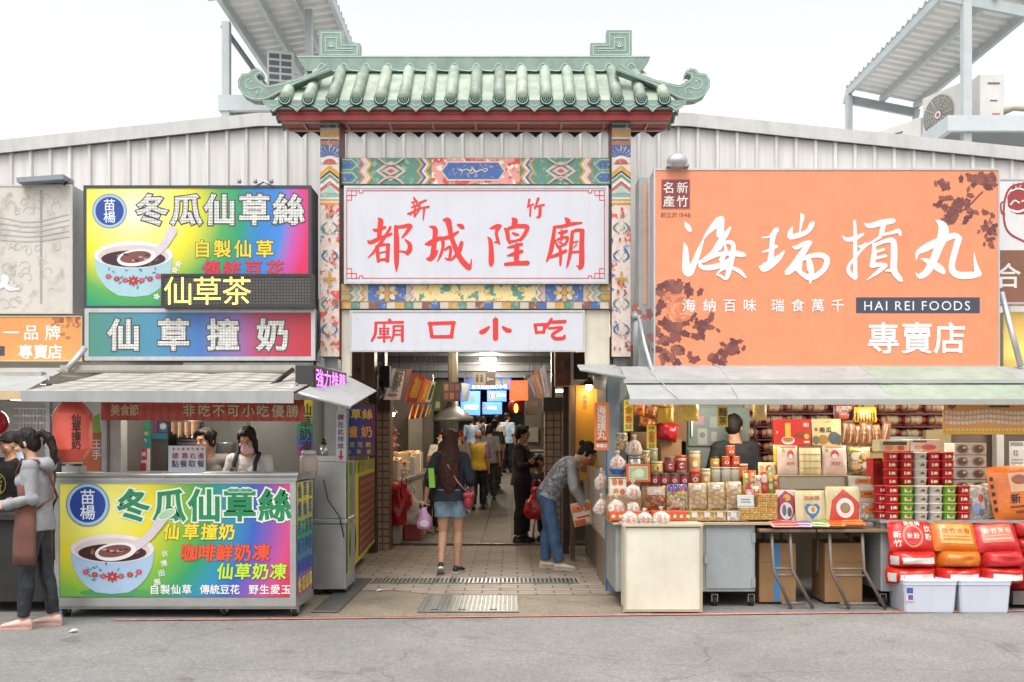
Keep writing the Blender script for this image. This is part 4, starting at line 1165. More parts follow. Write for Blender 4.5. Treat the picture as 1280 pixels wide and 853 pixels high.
RUI=[[(690,238,12),(750,230,22),(800,180,44),(812,166,24)],[(795,180,38),(770,260,42),(765,350,44),(752,430,48)],[(690,355,10),(740,340,24),(805,308,28)],[(868,345,10),(820,400,48),(750,455,68),(700,478,72),(676,475,36)],[(1000,50,18),(1010,75,34),(1000,130,24),(990,195,12)],[(930,155,12),(915,195,38),(915,232,44),(980,220,44),(1050,190,38),(1085,135,44),(1096,118,28)],[(930,310,10),(960,320,34),(1020,290,38),(1072,280,42)],[(1060,290,42),(1000,380,58),(940,470,62),(890,518,48),(878,530,22)],[(990,420,28),(1080,385,38),(1160,380,44),(1205,412,50),(1190,480,44),(1130,538,44),(1070,558,50),(1010,530,38),(960,480,34),(958,440,30)],[(1060,410,38),(1082,470,34),(1080,540,44),(1070,608,10)],[(985,430,54),(992,512,26)],[(1055,415,36),(1062,500,26)]]
GAN=[[(82,225,10),(120,255,34),(190,240,38),(250,210,20)],[(180,105,24),(184,200,30),(184,320,34),(184,450,34),(185,560,38)],[(185,570,22),(140,522,38),(130,480,30),(150,440,24),(200,380,24),(260,310,24),(330,268,20),(382,235,24)],[(210,308,14),(240,310,30),(272,288,22)],[(260,128,14),(300,145,40),(400,120,50),(490,104,44)],[(412,140,42),(395,200,38),(380,242,22)],[(400,215,24),(480,200,26),(530,186,38),(546,222,20)],[(332,288,22),(336,370,44),(320,450,40),(310,465,28)],[(340,300,28),(430,265,34),(488,272,50),(495,380,54),(495,500,54),(540,568,44),(558,586,22)],[(360,350,22),(415,334,24)],[(350,405,22),(430,384,26)],[(315,465,38),(380,455,34),(430,455,20)],[(430,460,34),(370,510,34),(278,577,8)],[(425,505,12),(470,500,30),(510,520,38)]]
WAN=[[(828,95,8),(880,140,68),(890,210,88),(850,320,68),(810,420,64),(760,510,58),(710,545,48),(682,540,22),(672,518,6)],[(674,415,8),(685,360,34),(750,320,62),(850,270,58),(950,230,50),(990,225,48),(1020,250,48)],[(1012,250,54),(985,340,52),(960,440,50),(965,508,54),(1020,540,58),(1110,540,58),(1180,530,42)],[(1168,530,58),(1145,440,28),(1135,358,6)],[(710,405,10),(770,430,44),(850,480,62),(892,515,42)]]
for S,ox in((HAI,845),(RUI,845),(GAN,1040),(WAN,1040)):q.brush([[(ox+a/6.4,260+c/6.4,w/6.4) for a,c,w in st] for st in S],x,z,u,y-.0015,'#f1efec')
q.obj('lettering',t);q=MB()
q.chars('海納百味',[(x(v),z(382)) for v in(861,887,912,937)],17*u,y-.003,'#f1efec',.012);q.chars('瑞食萬千',[(x(v),z(382)) for v in(972,997,1022,1047)],17*u,y-.003,'#f1efec',.012)
q.obj('lettering',t);q=MB()
q.rect(x(1070),x(1224.5),z(391.5),z(372),y-.001,'#45485a');q.latin('HAI REI FOODS',x(1147),z(382),16.5*u,y-.003,'#eceef2',.0,.1,True)
q.obj('name_strip',t);q=MB()
q.chars('專賣店',[(x(v),z(423)) for v in(1104,1146,1187)],41*u,y-.003,'#f1efec',.018)
q.obj('lettering',t);q=MB()
q.rect(x(827),x(862),z(261),z(225),y-.001,'#8a3f3c');q.frame(x(826),x(863),z(262),z(224),.006,y-.0012,'#d9876a')
q.chars('名產',[(x(836),z(235)),(x(836),z(252))],15*u,y-.003,'#f3e9e2',.008);q.chars('新竹',[(x(853),z(235)),(x(853),z(252))],15*u,y-.003,'#f3e9e2',.008)
q.chars('創立於',[(x(829+k*7.2),z(269)) for k in range(3)],7*u,y-.001,'#8a4a3c',.005);q.latin('1948',x(849),z(269),8*u,y-.001,'#8a4a3c')
q.obj('seal',t)
q=MB();DK=['#7d453f','#8a4f45','#6e3c3b','#94584a']
def peony(cx,cy,r):
 for k in range(46):
  a=rnd.uniform(0,2*PI);rr=r*(1-k/52)
  q.ell(x(cx+rr*math.cos(a)*.75),z(cy+rr*math.sin(a)*.7),r*.33*u,r*.22*u,y-.0008-k*.00004,rnd.choice(['#e08a63','#d67d58','#c96f4e','#e89b72']),10,rnd.uniform(0,180))
leaves(q,x,z,u,y,46,lambda:(842+rnd.gauss(0,13),366+rnd.gauss(0,8)),DK,5,9)
leaves(q,x,z,u,y-.0002,60,lambda:(846+rnd.gauss(0,20),414+rnd.gauss(0,17)),DK,5,9)
leaves(q,x,z,u,y,16,lambda:(883+rnd.gauss(0,7),404+rnd.gauss(0,5)),DK,4,7)
leaves(q,x,z,u,y,22,lambda:(914+rnd.gauss(0,6),434+rnd.gauss(0,4)),DK,4,7);leaves(q,x,z,u,y,14,lambda:(896+rnd.gauss(0,7),448+rnd.gauss(0,4)),DK,4,7)
leaves(q,x,z,u,y,14,lambda:(828+abs(rnd.gauss(0,6)),446+rnd.gauss(0,5)),DK,4,7)
peony(852,386,22);peony(836,372,9)
for k in range(1,9):q.rect(x(817+k*48)-.0012,x(817+k*48)+.0012,z(457),z(213),y+.0009,'#e58a60')
leaves(q,x,z,u,y,30,lambda:(min(1242,1226+rnd.gauss(0,9)),219+abs(rnd.gauss(0,9))),DK,4,8)
leaves(q,x,z,u,y,40,lambda:(1197+rnd.gauss(0,11),262+rnd.gauss(0,8)),DK,4,7);leaves(q,x,z,u,y,12,lambda:(1180+rnd.gauss(0,4),234+rnd.gauss(0,3)),DK,4,6)
leaves(q,x,z,u,y,22,lambda:(min(1243,1236+rnd.gauss(0,6)),288+rnd.gauss(0,9)),DK,3,6);leaves(q,x,z,u,y,10,lambda:(1187+rnd.gauss(0,4),276+rnd.gauss(0,2)),DK,3,6)
q.brush([[(1180,270,1.5),(1205,262,1.6),(1228,240,2)],[(1212,258,1),(1195,250,1),(1172,252,1)],[(1240,270,1.2),(1228,290,1.2)]],x,z,u,y-.002,'#7d453f')
q.obj('printed_picture',t)
q=MB();q.ellipsoid((x(846),Y-.02,z(203)),(.1,.1,.075),'alu',14,8);q.cyl((x(846),Y,z(211)),(x(846),Y,z(203)),.03,.03,'grey_metal');q.box(x(833),x(860),Y-.07,Y+.05,z(210.5),z(208),'grey_metal')
q.obj('spot_lamp',t)
q=MB();q.box(gx(799,9.75),gx(811,9.75),9.76,10.05,gz(458,9.75),gz(222,9.75),'grey_metal')
t=thing('narrow_signboard','narrow metal-edged sign box with an orange side in the gap beside the huge orange signboard','sign box',(gx(805,9.75),9.8,gz(458,9.75)))
q.obj('casing',t)
q=MB();q.rect(gx(804,9.75),gx(808,9.75),gz(380,9.75),gz(230,9.75),9.755,'#e0a080');q.obj('edge_strip',t)
q=MB();q.tube([(gx(800,9.5),9.7,gz(385,9.7)),(gx(806,9.5),9.5,gz(430,9.5)),(gx(817,9.2),9.2,gz(470,9.2))],.02,'alu');q.obj('stay_bar',label='thin pale stay bar leaning by the left edge of the huge orange signboard',cat='stay bar')
q=MB();q.tube([(gx(797,9.9),9.9,gz(385,9.9)),(gx(797,9.9),9.9,gz(462,9.9))],.045,'grey_metal',12);q.cyl((gx(797,9.9),9.9,gz(400,9.9)),(gx(797,9.9),9.9,gz(393,9.9)),.058,.058,'grey_metal');q.obj('drain_pipe',label='grey plastic drain pipe coming down beside the right gate post',cat='pipe')
Y=9.75
t,x,z,y,fc=board('emblem_signboard','white and brown signboard with a red line-drawn face, cut off at the right edge','signboard',(1246,1420,224,380),Y,.2,'alu','#e6e4e2',.012)
u=Y/F;q=MB();q.rect(x(1248),x(1418),z(378),z(313),y+.0008,'#8a5c46');q.obj('lower_panel',t)
q=MB()
C='#a83a3a'
for sg_,e_ in((1,0),(-1,.0004)):
 xm_=lambda v,sg_=sg_:x(1284+sg_*(v-1284))
 y-=e_
 q.brush([[(1283,229,2.5),(1264,234,2.5),(1256,250,2.5),(1255,275,2.5),(1262,292,2.5),(1284,304,2.5)],[(1256,252,2),(1251,255,2),(1252,266,2),(1256,268,2)]],xm_,z,u,y-.001,C)
 q.poly([(xm_(a),z(c)) for a,c in((1284,268),(1270,268),(1260,258),(1259,246),(1266,236),(1284,232))],y-.0002,C)
 for st in([(1263,256,2.5),(1268,251,2),(1274,254,2)],[(1264,263,3),(1272,265,3),(1282,262,3)],[(1262,240,1.5),(1272,236,2.2),(1282,238,2)],[(1277,252,2),(1284,250,2)]):q.brush([st],xm_,z,u,y-.003,'#e6e4e2')
 for k in range(4):q.poly([(xm_(1264+k*6),z(236-k)),(xm_(1267+k*6),z(229-k)),(xm_(1269+k*6),z(236-k))],y-.0035,C)
q.obj('emblem',t)
q=MB();q.chars('合',[(x(1260),z(345))],33*u,y,'#e9e4de',.012);q.obj('lettering',t)
Y=9.9
t,x,z,y,fc=board('yellow_signboard','yellow sign box behind the pale brace under the red face emblem','signboard',(1254,1420,390,462),Y,.3,'#d9c07a','#f0c566',.03)
q=MB();q.tube([(gx(1252,9.5),9.5,gz(366,9.5)),(gx(1276,9.3),9.3,gz(458,9.3))],.028,'alu',6);q.obj('stay_bar',label='pale steel brace slanting down from the red face signboard at the right edge',cat='stay bar')
def wheel(parent,x,y,r=.06):
 q=MB();q.cyl((x-.018,y,r),(x+.018,y,r),r,r,'rubber',18);w=q.obj('caster',parent)
 q=MB();q.cyl((x-.021,y,r),(x+.021,y,r),r*.45,r*.45,'steel',12);q.obj('hub',w)
 q=MB();q.box(x-.03,x-.023,y-.025,y+.025,r*.8,r*2.1,'steel');q.box(x+.023,x+.03,y-.025,y+.025,r*.8,r*2.1,'steel');q.box(x-.03,x+.03,y-.03,y+.03,r*2.1,r*2.2,'steel');q.obj('bracket',w)
aw=thing('awning','off-white canvas awning sloping out over the rainbow dessert cart','awning',(-2.9,9.0,1.9))
Yb,Yf=9.84,8.1
q=MB()
zB,zF=gz(461,Yb),gz(489,Yf)
xa,xb_=gx(26,Yf),gx(367,Yf)
n=10
for i in range(n):
 for j in range(8):
  def P(i,j):
   u,v=i/n,j/8
   sag=-.014*math.sin(PI*v)*(1+.5*math.sin(u*17))-.004*math.sin(u*40)
   return(xa+(xb_-xa)*u+v*(.12 if u<.5 else .03)*1.0,Yf+(Yb-Yf)*v,zF+(zB-zF)*v+sag)
  q.add([P(i,j),P(i+1,j),P(i+1,j+1),P(i,j+1)],[(0,1,2,3)],'tarp',True)
cs=q.obj('top_sheet',aw);md=cs.modifiers.new('s','SOLIDIFY');md.thickness=.008
q=MB();q.slab([(xa,Yf-.004,zF-.085),(xb_,Yf-.004,zF-.1),(xb_,Yf-.004,zF+.002),(xa,Yf-.004,zF+.002)],.006,'tarp_white');q.tube([(xa,Yf+.02,zF-.03),(xb_,Yf+.02,zF-.04)],.018,'alu');q.obj('valance',aw)
q=MB();q.slab([(-1.75,8.1,1.905),(-1.36,8.35,1.80),(-1.36,10.0,2.02),(-1.72,10.0,2.2)],.012,'tarp_white');q.tube([(-1.74,8.12,1.9),(-1.36,8.37,1.79)],.014,'alu');q.obj('side_flap',aw)
q=MB();q.box(gx(78,9.6),gx(372,9.6),9.55,9.84,gz(470,9.6),gz(457,9.6),'tarp');q.box(gx(78,9.6),gx(372,9.6),9.5,9.549,gz(467,9.6),gz(464,9.6),'#8f887c');q.obj('ledge',aw)
q=MB();q.tube([(gx(112,9.7),9.6,gz(436,9.7)),(gx(92,9.6),9.45,gz(464,9.6))],.03,'alu',6);q.obj('stay',aw)
q=MB()
q.tube([(gx(344,9),8.7,gz(486,8.7)),(gx(372,9.2),9.0,gz(462,9))],.022,'black',7);q.tube([(gx(372,8.5),8.5,gz(480,8.5)),(gx(360,8.5),8.45,gz(488,8.5))],.014,'steel',7);q.obj('gas_strut',aw)
aw2=thing('awning','white canvas awning end of the neighbouring stall at the far left','awning',(-4.9,9.0,1.9))
q=MB();q.slab([(-7,8.25,gz(489,8.25)),(gx(30,8.25),8.25,gz(489,8.25)),(gx(86,9.8),9.8,gz(460,9.8)),(-7,9.8,gz(460,9.8))],.012,'tarp_white');q.obj('top_sheet',aw2)
q=MB();q.box(-7,gx(28,8.25),8.23,8.245,gz(500,8.25),gz(489,8.25),'#d0b58a');q.obj('valance',aw2)
q=MB();q.box(-7,gx(58,9.3),9.2,9.3,gz(474,9.3),gz(466,9.3),'tarp');q.obj('ledge',aw2)
C0=8.48
cx=lambda a:gx(a,C0)
cz=lambda a:gz(a,C0)
cart=thing('food_cart','steel dessert cart on casters with a rainbow front panel showing a dessert bowl','food cart',(cx(219),C0+.35,0))
q=MB()
x0,x1=cx(68),cx(370)
q.box(x0+.01,x1-.01,C0+.02,C0+.72,cz(752),cz(603),'steel_dull');q.obj('body',cart)
q=MB()
q.box(x0-.01,x1+.012,C0-.02,C0+.76,cz(601),cz(592),'steel');q.box(x0,x1,C0-.008,C0+.02,cz(758),cz(747),'steel')
for a,w_ in((x0,.045),(x1-.05,.05)):q.box(a,a+w_,C0-.007,C0+.02,cz(747),cz(601),'steel')
q.box(x0+.046,x1-.051,C0-.006,C0+.02,cz(605),cz(601.2),'steel')
q.cyl((x0-.02,C0-.02,cz(594)),(x1+.02,C0-.02,cz(594)),.022,.022,'steel',14)
q.box(x0,x1,C0+.021,C0+.73,cz(762),cz(752.2),'steel_dull')
q.obj('frame',cart)
u=C0/F
q=MB();q.rect(cx(74),cx(363),cz(746),cz(605.2),C0-.002,'rain_cart');fp=q.obj('front_panel',cart)
q=MB();y=C0-.006;x,z=cx,cz
logo(q,x,z,y,110,631,26.5,u)
outlined(q,'冬瓜仙草絲',[167,212,256,300,344],632,42*u,x,z,y,'#1f8a55','#eef3e6',.03,.05)
for k,a in enumerate((289,296,305,312)):q.ell(x(a),z(613),5.6*u,3.2*u,y-.0026-.0004*k,'#eef3e6',14);q.ell(x(a),z(613),4.6*u,2.2*u,y-.0044-.0002*k,'#4fa574',14)
outlined(q,'仙草撞奶',[215,239,262,284],665,21*u,x,z,y,'#f6e13a','#b3642c',.025,.018,1,.1)
outlined(q,'咖啡鮮奶凍',[237,259,281,304,327],691,22*u,x,z,y,'#f2572c','#8a2a3a',.03,.015,1,.1)
outlined(q,'仙草奶凍',[282,304,326,348],714.5,21*u,x,z,y,'#c8e83a','#3a7a3c',.025,.018,1,.1)
for tx,a0,a1 in(('自製仙草',187,240),('傳統豆花',250,300),('野生愛玉',311,364)):q.line(tx,x(a0),x(a1),z(737),12.5*u,y,'#f2f2ee',.018)
for k,ch in enumerate('台灣田園'):
 a=R(2-k*12);q.chars(ch,[(x(152+54*math.cos(a)),z(694-60*math.sin(a)))],8.5*u,y,'#eef2e6',.015,1,0,-40-k*3+60)
q.obj('lettering',cart)
q=MB()
q.ell(x(146),z(741),46*u,5*u,y+.0025,'#4a9a58',24)
bowl(q,x,z,y-.001,u,141,686,52,18,53,'#a8c3dc','#eadfe4','#3a1a1e',(205,646))
q.ell(x(209),z(643),13*u,6*u,y-.0078,'#dfe8d8',20,25);q.ell(x(209),z(643),11*u,4.4*u,y-.0084,'#a9cfa8',20,25)
q.obj('printed_picture',cart)
q=MB()
X1=x1+.0005
q.add([(X1,C0+.03,cz(747)),(X1,C0+.7,cz(747)),(X1,C0+.7,cz(604)),(X1,C0+.03,cz(604))],[(0,1,2,3)],'rain_z')
q.obj('end_panel',cart)
def side_text(q,rows,X,y0,y1,size,mat,sgn=1,off=.01):
 """lettering on an upright face looking along +X (reading from near to far)"""
 for txt,zr,sz in rows:
  st=len(q.v);q.line(txt,0,(y1-y0),zr,sz,0,mat,off)
  for i in range(st,len(q.v)):
   a,_,c=q.v[i];q.v[i]=(X,y0+a,c)
q=MB()
side_text(q,[('仙草凍',1.08,.15),('燒仙草',.92,.15),('手工豆花',.76,.13),('愛玉檸檬',.6,.13),('仙草奶凍',.42,.13)],X1+.004,C0+.06,C0+.66,.14,'#2f4fb0',1,.02)
side_text(q,[('冬瓜仙草',.26,.14)],X1+.004,C0+.06,C0+.66,.14,'#f0e23c',1,.03)
q.obj('end_lettering',cart)
for a,yy in((77,.1),(95,.6),(277,.1),(290,.6),(366,.1),(357,.62)):wheel(cart,cx(a),C0+yy,.055)
q=MB();q.box(gx(210.5,C0+.22),gx(257,C0+.22),C0+.22,C0+.228,cz(592),gz(557.5,C0+.22),'plastic_white');q.tube([(cx(229),C0+.25,cz(592)),(cx(229),C0+.229,cz(575))],.006,'steel')
t=thing('counter_sign','white paper notice with black and red writing standing on the dessert cart','notice',(cx(235),C0+.22,cz(592)))
q.obj('card',t)
q=MB();yy=C0+.216;uu=yy/F
q.chars('點餐取餐',[(gx(v,yy),gz(580,yy)) for v in(219,229.5,240,251)],9.5*uu,yy,'#3a3a3c',.01);q.chars('請靠右邊',[(gx(v,yy),gz(570,yy)) for v in(219,231,241,251)],8*uu,yy,'#b04048',.02)
for k in range(7):q.ell(gx(217+k*6,yy),gz(561.5,yy),1.8*uu,1.8*uu,yy,['#d85a50','#e09a50','#c24a60'][k%3],8)
q.obj('lettering',t)
t=thing('fabric_banner','long red banner with cream characters stretched under the awning over the dessert cart','banner',(gx(252,8.75),8.75,gz(526,8.75)))
q=MB();Y=8.75
n=24
for i in range(n):
 u0,u1=i/n,(i+1)/n
 xs_=[gx(126,Y)+(gx(380,Y)-gx(126,Y))*v for v in(u0,u1)]
 wob=[.012*math.sin(v*13) for v in(u0,u1)]
 sl=[mp(-1.5*v,Y) for v in(u0,u1)]
 q.add([(xs_[0],Y+wob[0],gz(525.5,Y)+sl[0]),(xs_[1],Y+wob[1],gz(525.5,Y)+sl[1]),(xs_[1],Y+.01,gz(500,Y)),(xs_[0],Y+.01,gz(500,Y))],[(0,1,2,3)],'#cf5f52',True)
fb=q.obj('cloth',t);md=fb.modifiers.new('s','SOLIDIFY');md.thickness=.003
q=MB();u=Y/F;x=lambda a:gx(a,Y);z=lambda a:gz(a,Y)
q.chars('美食節',[(x(v),z(513)) for v in(145,157,168.5)],15*u,Y-.017,'#dccfa8',.02,.8);q.chars('非吃不可小吃優勝',[(x(v),z(513.5+k*.1)) for k,v in enumerate((237,256,274,292,311,329,348,366))],16*u,Y-.017,'#dccfa8',.015)
q.obj('lettering',t)
st=thing('stall_booth','steel-lined back of the dessert stall behind the rainbow cart','booth',(-3,10.7,0))
q=MB();q.box(-4.25,-1.75,10.6,10.66,0,2.3,'#8f918c');q.box(gx(305,10.5),gx(309,10.5),10.59,10.599,.5,2.2,'#6d6f6b');q.obj('back_wall',st)
q=MB();q.box(gx(127,8.95),gx(151,8.95),8.95,9.1,0,1.99,'steel_dull');q.box(gx(134,8.95),gx(137,8.95),8.94,8.949,0,1.97,'#6f6a62');q.obj('column',st)
q=MB();q.box(-3.62,-3.58,9.11,10.59,0,1.96,'#5c5a55');q.obj('side_wall',st)
q=MB();q.box(-4.25,-1.75,8.9,10.59,2.02,2.05,'#6d6a64');q.obj('lining',st)
def poster(label,cat,p,Y,base,items,rz=0,name='poster',frame=None):
 x0,x1,z0,z1=gx(p[0],Y),gx(p[1],Y),gz(p[3],Y),gz(p[2],Y)
 t=thing(name,label,cat,((x0+x1)/2,Y,z0))
 q=MB();q.box(x0,x1,Y,Y+.012,z0,z1,frame or base);
 if frame:q.rect(x0+.01,x1-.01,z0+.01,z1-.01,Y-.002,base)
 q.obj('sheet',t,bevel=0)
 q=MB();u=Y/F
 for k,it in enumerate(items):
  if it[0]=='t':_,tx,cxx,cyy,sz,c,vert=it;q.chars(tx,[(gx(cxx+(0 if vert else(i-(len(tx)-1)/2)*sz*vert_gap(vert)),Y),gz(cyy+((i-(len(tx)-1)/2)*sz*1.02 if vert else 0),Y)) for i in range(len(tx))],sz*u,Y-.006-k*.0002,c,.018)
  elif it[0]=='r':_,a,c_,e,f_,m_=it;q.rect(gx(a,Y),gx(c_,Y),gz(f_,Y),gz(e,Y),Y-.004-k*.0001,m_)
  elif it[0]=='e':_,a,c_,rx_,ry_,m_=it;q.ell(gx(a,Y),gz(c_,Y),rx_*u,ry_*u,Y-.004-k*.0001,m_,20)
 if q.v:q.obj('print',t)
 if rz:t.rotation_euler=(0,0,R(rz))
 return t
def vert_gap(v):return 1.0
poster('blue and green poster with yellow characters hanging in the dessert stall behind the steel column','poster',(158,187,524,560),9.7,'#2f8a8a',[('r',160,186,526,537,'#3f9a6a'),('t','仙草',172,532,8,'#3a6fc0',0),('t','最佳仙草奶',173,542,5,'#efe23c',0),('t','手工製作',173,551,5.5,'#cfe6ee',0)])
poster('white poster with pink and maroon square badges below the blue and green poster','poster',(159,187,561,592),9.6,'#e2dcd6',[('r',168,175,560,578,'#a03048'),('r',177,184,560,575,'#c0486a'),('r',173,183,579,590,'#b8404a'),('t','街',171.5,568,6.5,'#f2e6e6',0),('t','美',180,568,6,'#f2e6e6',0)])
poster('dark teal menu board hanging beside the shelf of silver lids in the dessert stall','poster',(188,210,541,592),9.9,'#3f4a4e',[('r',189,209,542,549,'#3a7a8a'),('r',190,208,553,590,'#57504c')],0,'menu_board')
poster('small magenta and blue stickered card at the top of the dessert stall opening','poster',(187,210,525,541),10.0,'#6a3a6a',[('r',188,196,526,540,'#c04a7a'),('r',199,209,526,540,'#3a7aa8'),('t','仙草',204,533,6,'#eee',0) if False else('e',204,533,4,4,'#d6d0c0')])
t=thing('lid_stack','stack of silver lids and cups on the shelf at the back of the dessert stall','lid stack',(gx(240,10.3),10.3,gz(556,10.3)))
q=MB()
for k in range(5):q.box(gx(226-k,10.3),gx(252+k%2,10.3),10.2,10.4,gz(556-k*4,10.3),gz(553.2-k*4,10.3),'steel')
q.obj('lids',t,bevel=.004)
q=MB();q.cyl((gx(252,10.3),10.3,gz(536,10.3)),(gx(253,10.3),10.3,gz(528,10.3)),.02,.016,'#3a3f4c');q.obj('bottle',t)
q=MB();q.box(-3.5,gx(256,10.3),10.1,10.55,gz(560,10.3),gz(557,10.3),'steel_dull');q.obj('wall_shelf',label='steel wall shelf at the back of the dessert stall under the silver lids',cat='shelf')
q=MB();q.lathe([(.1,0),(.1,.2),(.104,.205),(.104,.22),(.02,.235)],(gx(283,10.2),10.2,1.28),'steel',20);t=q.obj('stock_pot',label='round steel stock pot standing between the two women in the dessert stall',cat='pot')
q=MB()
for k in range(16):
 x=gx(214+k*2.1,9.95);q.box(x,x+.012,9.95,9.96,gz(545+rnd.uniform(-6,3),9.95),gz(527,9.95),['#d8cfc0','#c7a35c','#b85a48','#6f6a62'][k%4])
q.obj('hanging_tags',label='row of pale and coloured ribbons hanging at the back of the dessert stall',cat='ribbons')
q=MB();q.tube([(-3.5,9.94,gz(526.5,9.95)),(gx(252,9.95),9.94,gz(526.5,9.95))],.006,'steel');q.obj('hanging_rail',label='thin steel rail carrying the ribbons inside the dessert stall',cat='rail')
Y=8.35
lx=gx(90.5,Y)
t=thing('paper_lantern','red paper lantern with black characters hanging left of the dessert stall column','lantern',(lx,Y,gz(577,Y)))
q=MB();r=mp(24,Y);H=mp(74,Y);zb=gz(577,Y);prof=[]
for i in range(49):
 f=i/48
 rr=r*(.52+.48*min(1,math.sin(PI*min(max(f,0),1))*2.0)) if True else r
 rr=r*(min(1,.55+2.2*f) if f<.2 else(min(1,.55+2.2*(1-f)) if f>.8 else 1.0))
 prof.append((rr*(1-(.035 if i%2 else 0)),H*f))
q.lathe(prof,(lx,Y,zb),'#ea6453',28);q.obj('shade',t)
q=MB();q.lathe([(r*.5,0),(r*.5,.02)],(lx,Y,zb-.02),'#c9b48a',20);q.lathe([(r*.5,0),(r*.5,.015)],(lx,Y,zb+H),'#3a2a22',20);q.tube([(lx,Y,zb+H),(lx,Y,zb+H+.1)],.006,'black');q.obj('rim',t)
q=MB()
for tx,ang,sz in(('仙草撞奶',34,.078),('元氣甜品屋',-62,.062)):
 s0=len(q.v);q.col(tx,0,zb+.1,zb+H-.1,sz,0,'#3a1a14',.02)
 for i in range(s0,len(q.v)):
  a,_,c=q.v[i];th=R(-90+ang)+a/(r+.004);q.v[i]=(lx+(r+.004)*math.cos(th),Y+(r+.004)*math.sin(th),c)
q.obj('lettering',t)
q=MB();q.box(gx(92,8.6)-.08,gx(92,8.6)+.08,8.55,8.68,cz(592),cz(583),'steel');q.cyl((gx(88,8.6),8.6,cz(583)),(gx(88,8.6),8.6,cz(575)),.04,.035,'plastic_white');q.cyl((gx(98,8.6),8.6,cz(583)),(gx(98,8.6),8.6,cz(577)),.03,.03,'#2f2b28')
q.obj('condiment_caddy',label='small steel caddy with a white tub on the cart under the red lantern',cat='caddy')
t=thing('led_box','black LED box with pink characters angled toward the corridor over the awning flap','display',(-1.7,9.0,gz(488,8.6)))
A,B_=Vector((gx(391,8.6),8.6,0)),Vector((gx(433.5,9.6),9.6,0))
d_=(B_-A).normalized();nrm=Vector((d_.y,-d_.x,0));z0,z1=gz(487,8.6),gz(455.5,8.6)
q=MB();bk=-nrm*.16
q.loft([[A+Vector((0,0,z0)),A+bk+Vector((0,0,z0)),A+bk+Vector((0,0,z1)),A+Vector((0,0,z1))],[B_+Vector((0,0,z0)),B_+bk+Vector((0,0,z0)),B_+bk+Vector((0,0,z1)),B_+Vector((0,0,z1))]],'#3a3836',True,False);q.obj('casing',t,bevel=.01)
q=MB();L=(B_-A).length
o_=nrm*.004
q.add([A+d_*.04+o_+Vector((0,0,z0+.03)),B_-d_*.04+o_+Vector((0,0,z0+.03)),B_-d_*.04+o_+Vector((0,0,z1-.03)),A+d_*.04+o_+Vector((0,0,z1-.03))],[(0,1,2,3)],'#2a2630');q.obj('screen',t)
q=MB();q.line('強力推薦',.06,L-.06,(z0+z1)/2,.17,0,'led_pink',.01,1.3)
q.v=[tuple(A+d_*a+nrm*.008+Vector((0,0,c))) for a,_,c in q.v];q.obj('lettering',t)
t=thing('steel_food_cart','stainless steel drink cart on casters with a yellow and red menu along its side','food cart',(-1.75,10.5,0))
q=MB();x0,x1=gx(391,9.72),gx(432,9.72)
q.box(x0,x1,9.72,10.3,gz(737,9.72),gz(655,9.72),'steel_dull');q.box(x0-.01,x1+.012,9.70,10.3,gz(655,9.72)+.001,gz(649,9.72),'steel');q.box(x0+.03,x1,9.75,10.3,gz(649,9.72)+.001,gz(577,9.72),'steel')
q.box(x0-.1,x1-.22,10.3,12.9,.15,gz(590,9.72),'steel_dull')
q.obj('body',t,bevel=.008)
q=MB();q.rect(x0+.03,x1-.02,gz(733,9.72),gz(660,9.72),9.716,'steel');q.tube([(gx(404,9.7),9.7,gz(600,9.7)),(gx(410,9.65),9.65,gz(625,9.7)),(gx(424,9.65),9.65,gz(645,9.7)),(gx(430,9.68),9.68,gz(672,9.7))],.006,'black',6);q.obj('door',t)
q=MB();Xs=lambda y:x1+.008-(y-9.75)*.055
def sp(y,z):return(Xs(y),y,z)
q.add([sp(9.76,.2),sp(13.0,.2),sp(13.0,gz(579,9.75)),sp(9.76,gz(579,9.75))],[(0,1,2,3)],'#d9c63c');q.obj('menu_side',t)
q=MB()
def spanel(y0,y1,z0,z1,m_,d_=.004):q.add([(Xs(y0)+d_,y0,z0),(Xs(y1)+d_,y1,z0),(Xs(y1)+d_,y1,z1),(Xs(y0)+d_,y0,z1)],[(0,1,2,3)],m_)
spanel(9.78,10.5,.22,1.3,'#7fb054');spanel(10.9,12.95,.25,1.12,'#7a3a2c',.006)
for k in range(9):spanel(11.0,12.85,.3+k*.09,.35+k*.09,'#c2783c',.008+k*.0001)
for k in range(8):spanel(11.2+k*.22,11.24+k*.22,.28,1.1,'#7a3a2c',.012)
for cyz,rr in(((10.2,.95),.12),((10.25,.48),.2)):
 for k in range(20):
  pass
 pts=[(Xs(cyz[0]+rr*1.6*math.cos(2*PI*k/20))+.008,cyz[0]+rr*1.6*math.cos(2*PI*k/20),cyz[1]+rr*math.sin(2*PI*k/20)) for k in range(20)]
 q.add(pts,[tuple(range(20))],'#4a5a8c' if rr<.15 else '#3c2f2a')
 pts=[(Xs(cyz[0]+rr*.8*math.cos(2*PI*k/20))+.011,cyz[0]+rr*.8*math.cos(2*PI*k/20),cyz[1]+rr*.5*math.sin(2*PI*k/20)) for k in range(20)]
 q.add(pts,[tuple(range(20))],'#cfd6e6' if rr<.15 else '#8a6a5a')
s0=len(q.v);q.line('仙草撞奶冬瓜茶',0,2.9,1.24,.16,0,'#4f7a2c',.02,1.6)
q.v[s0:]=[(Xs(9.9+a)+.013,9.9+a,c) for a,_,c in q.v[s0:]]
q.obj('menu_print',t)
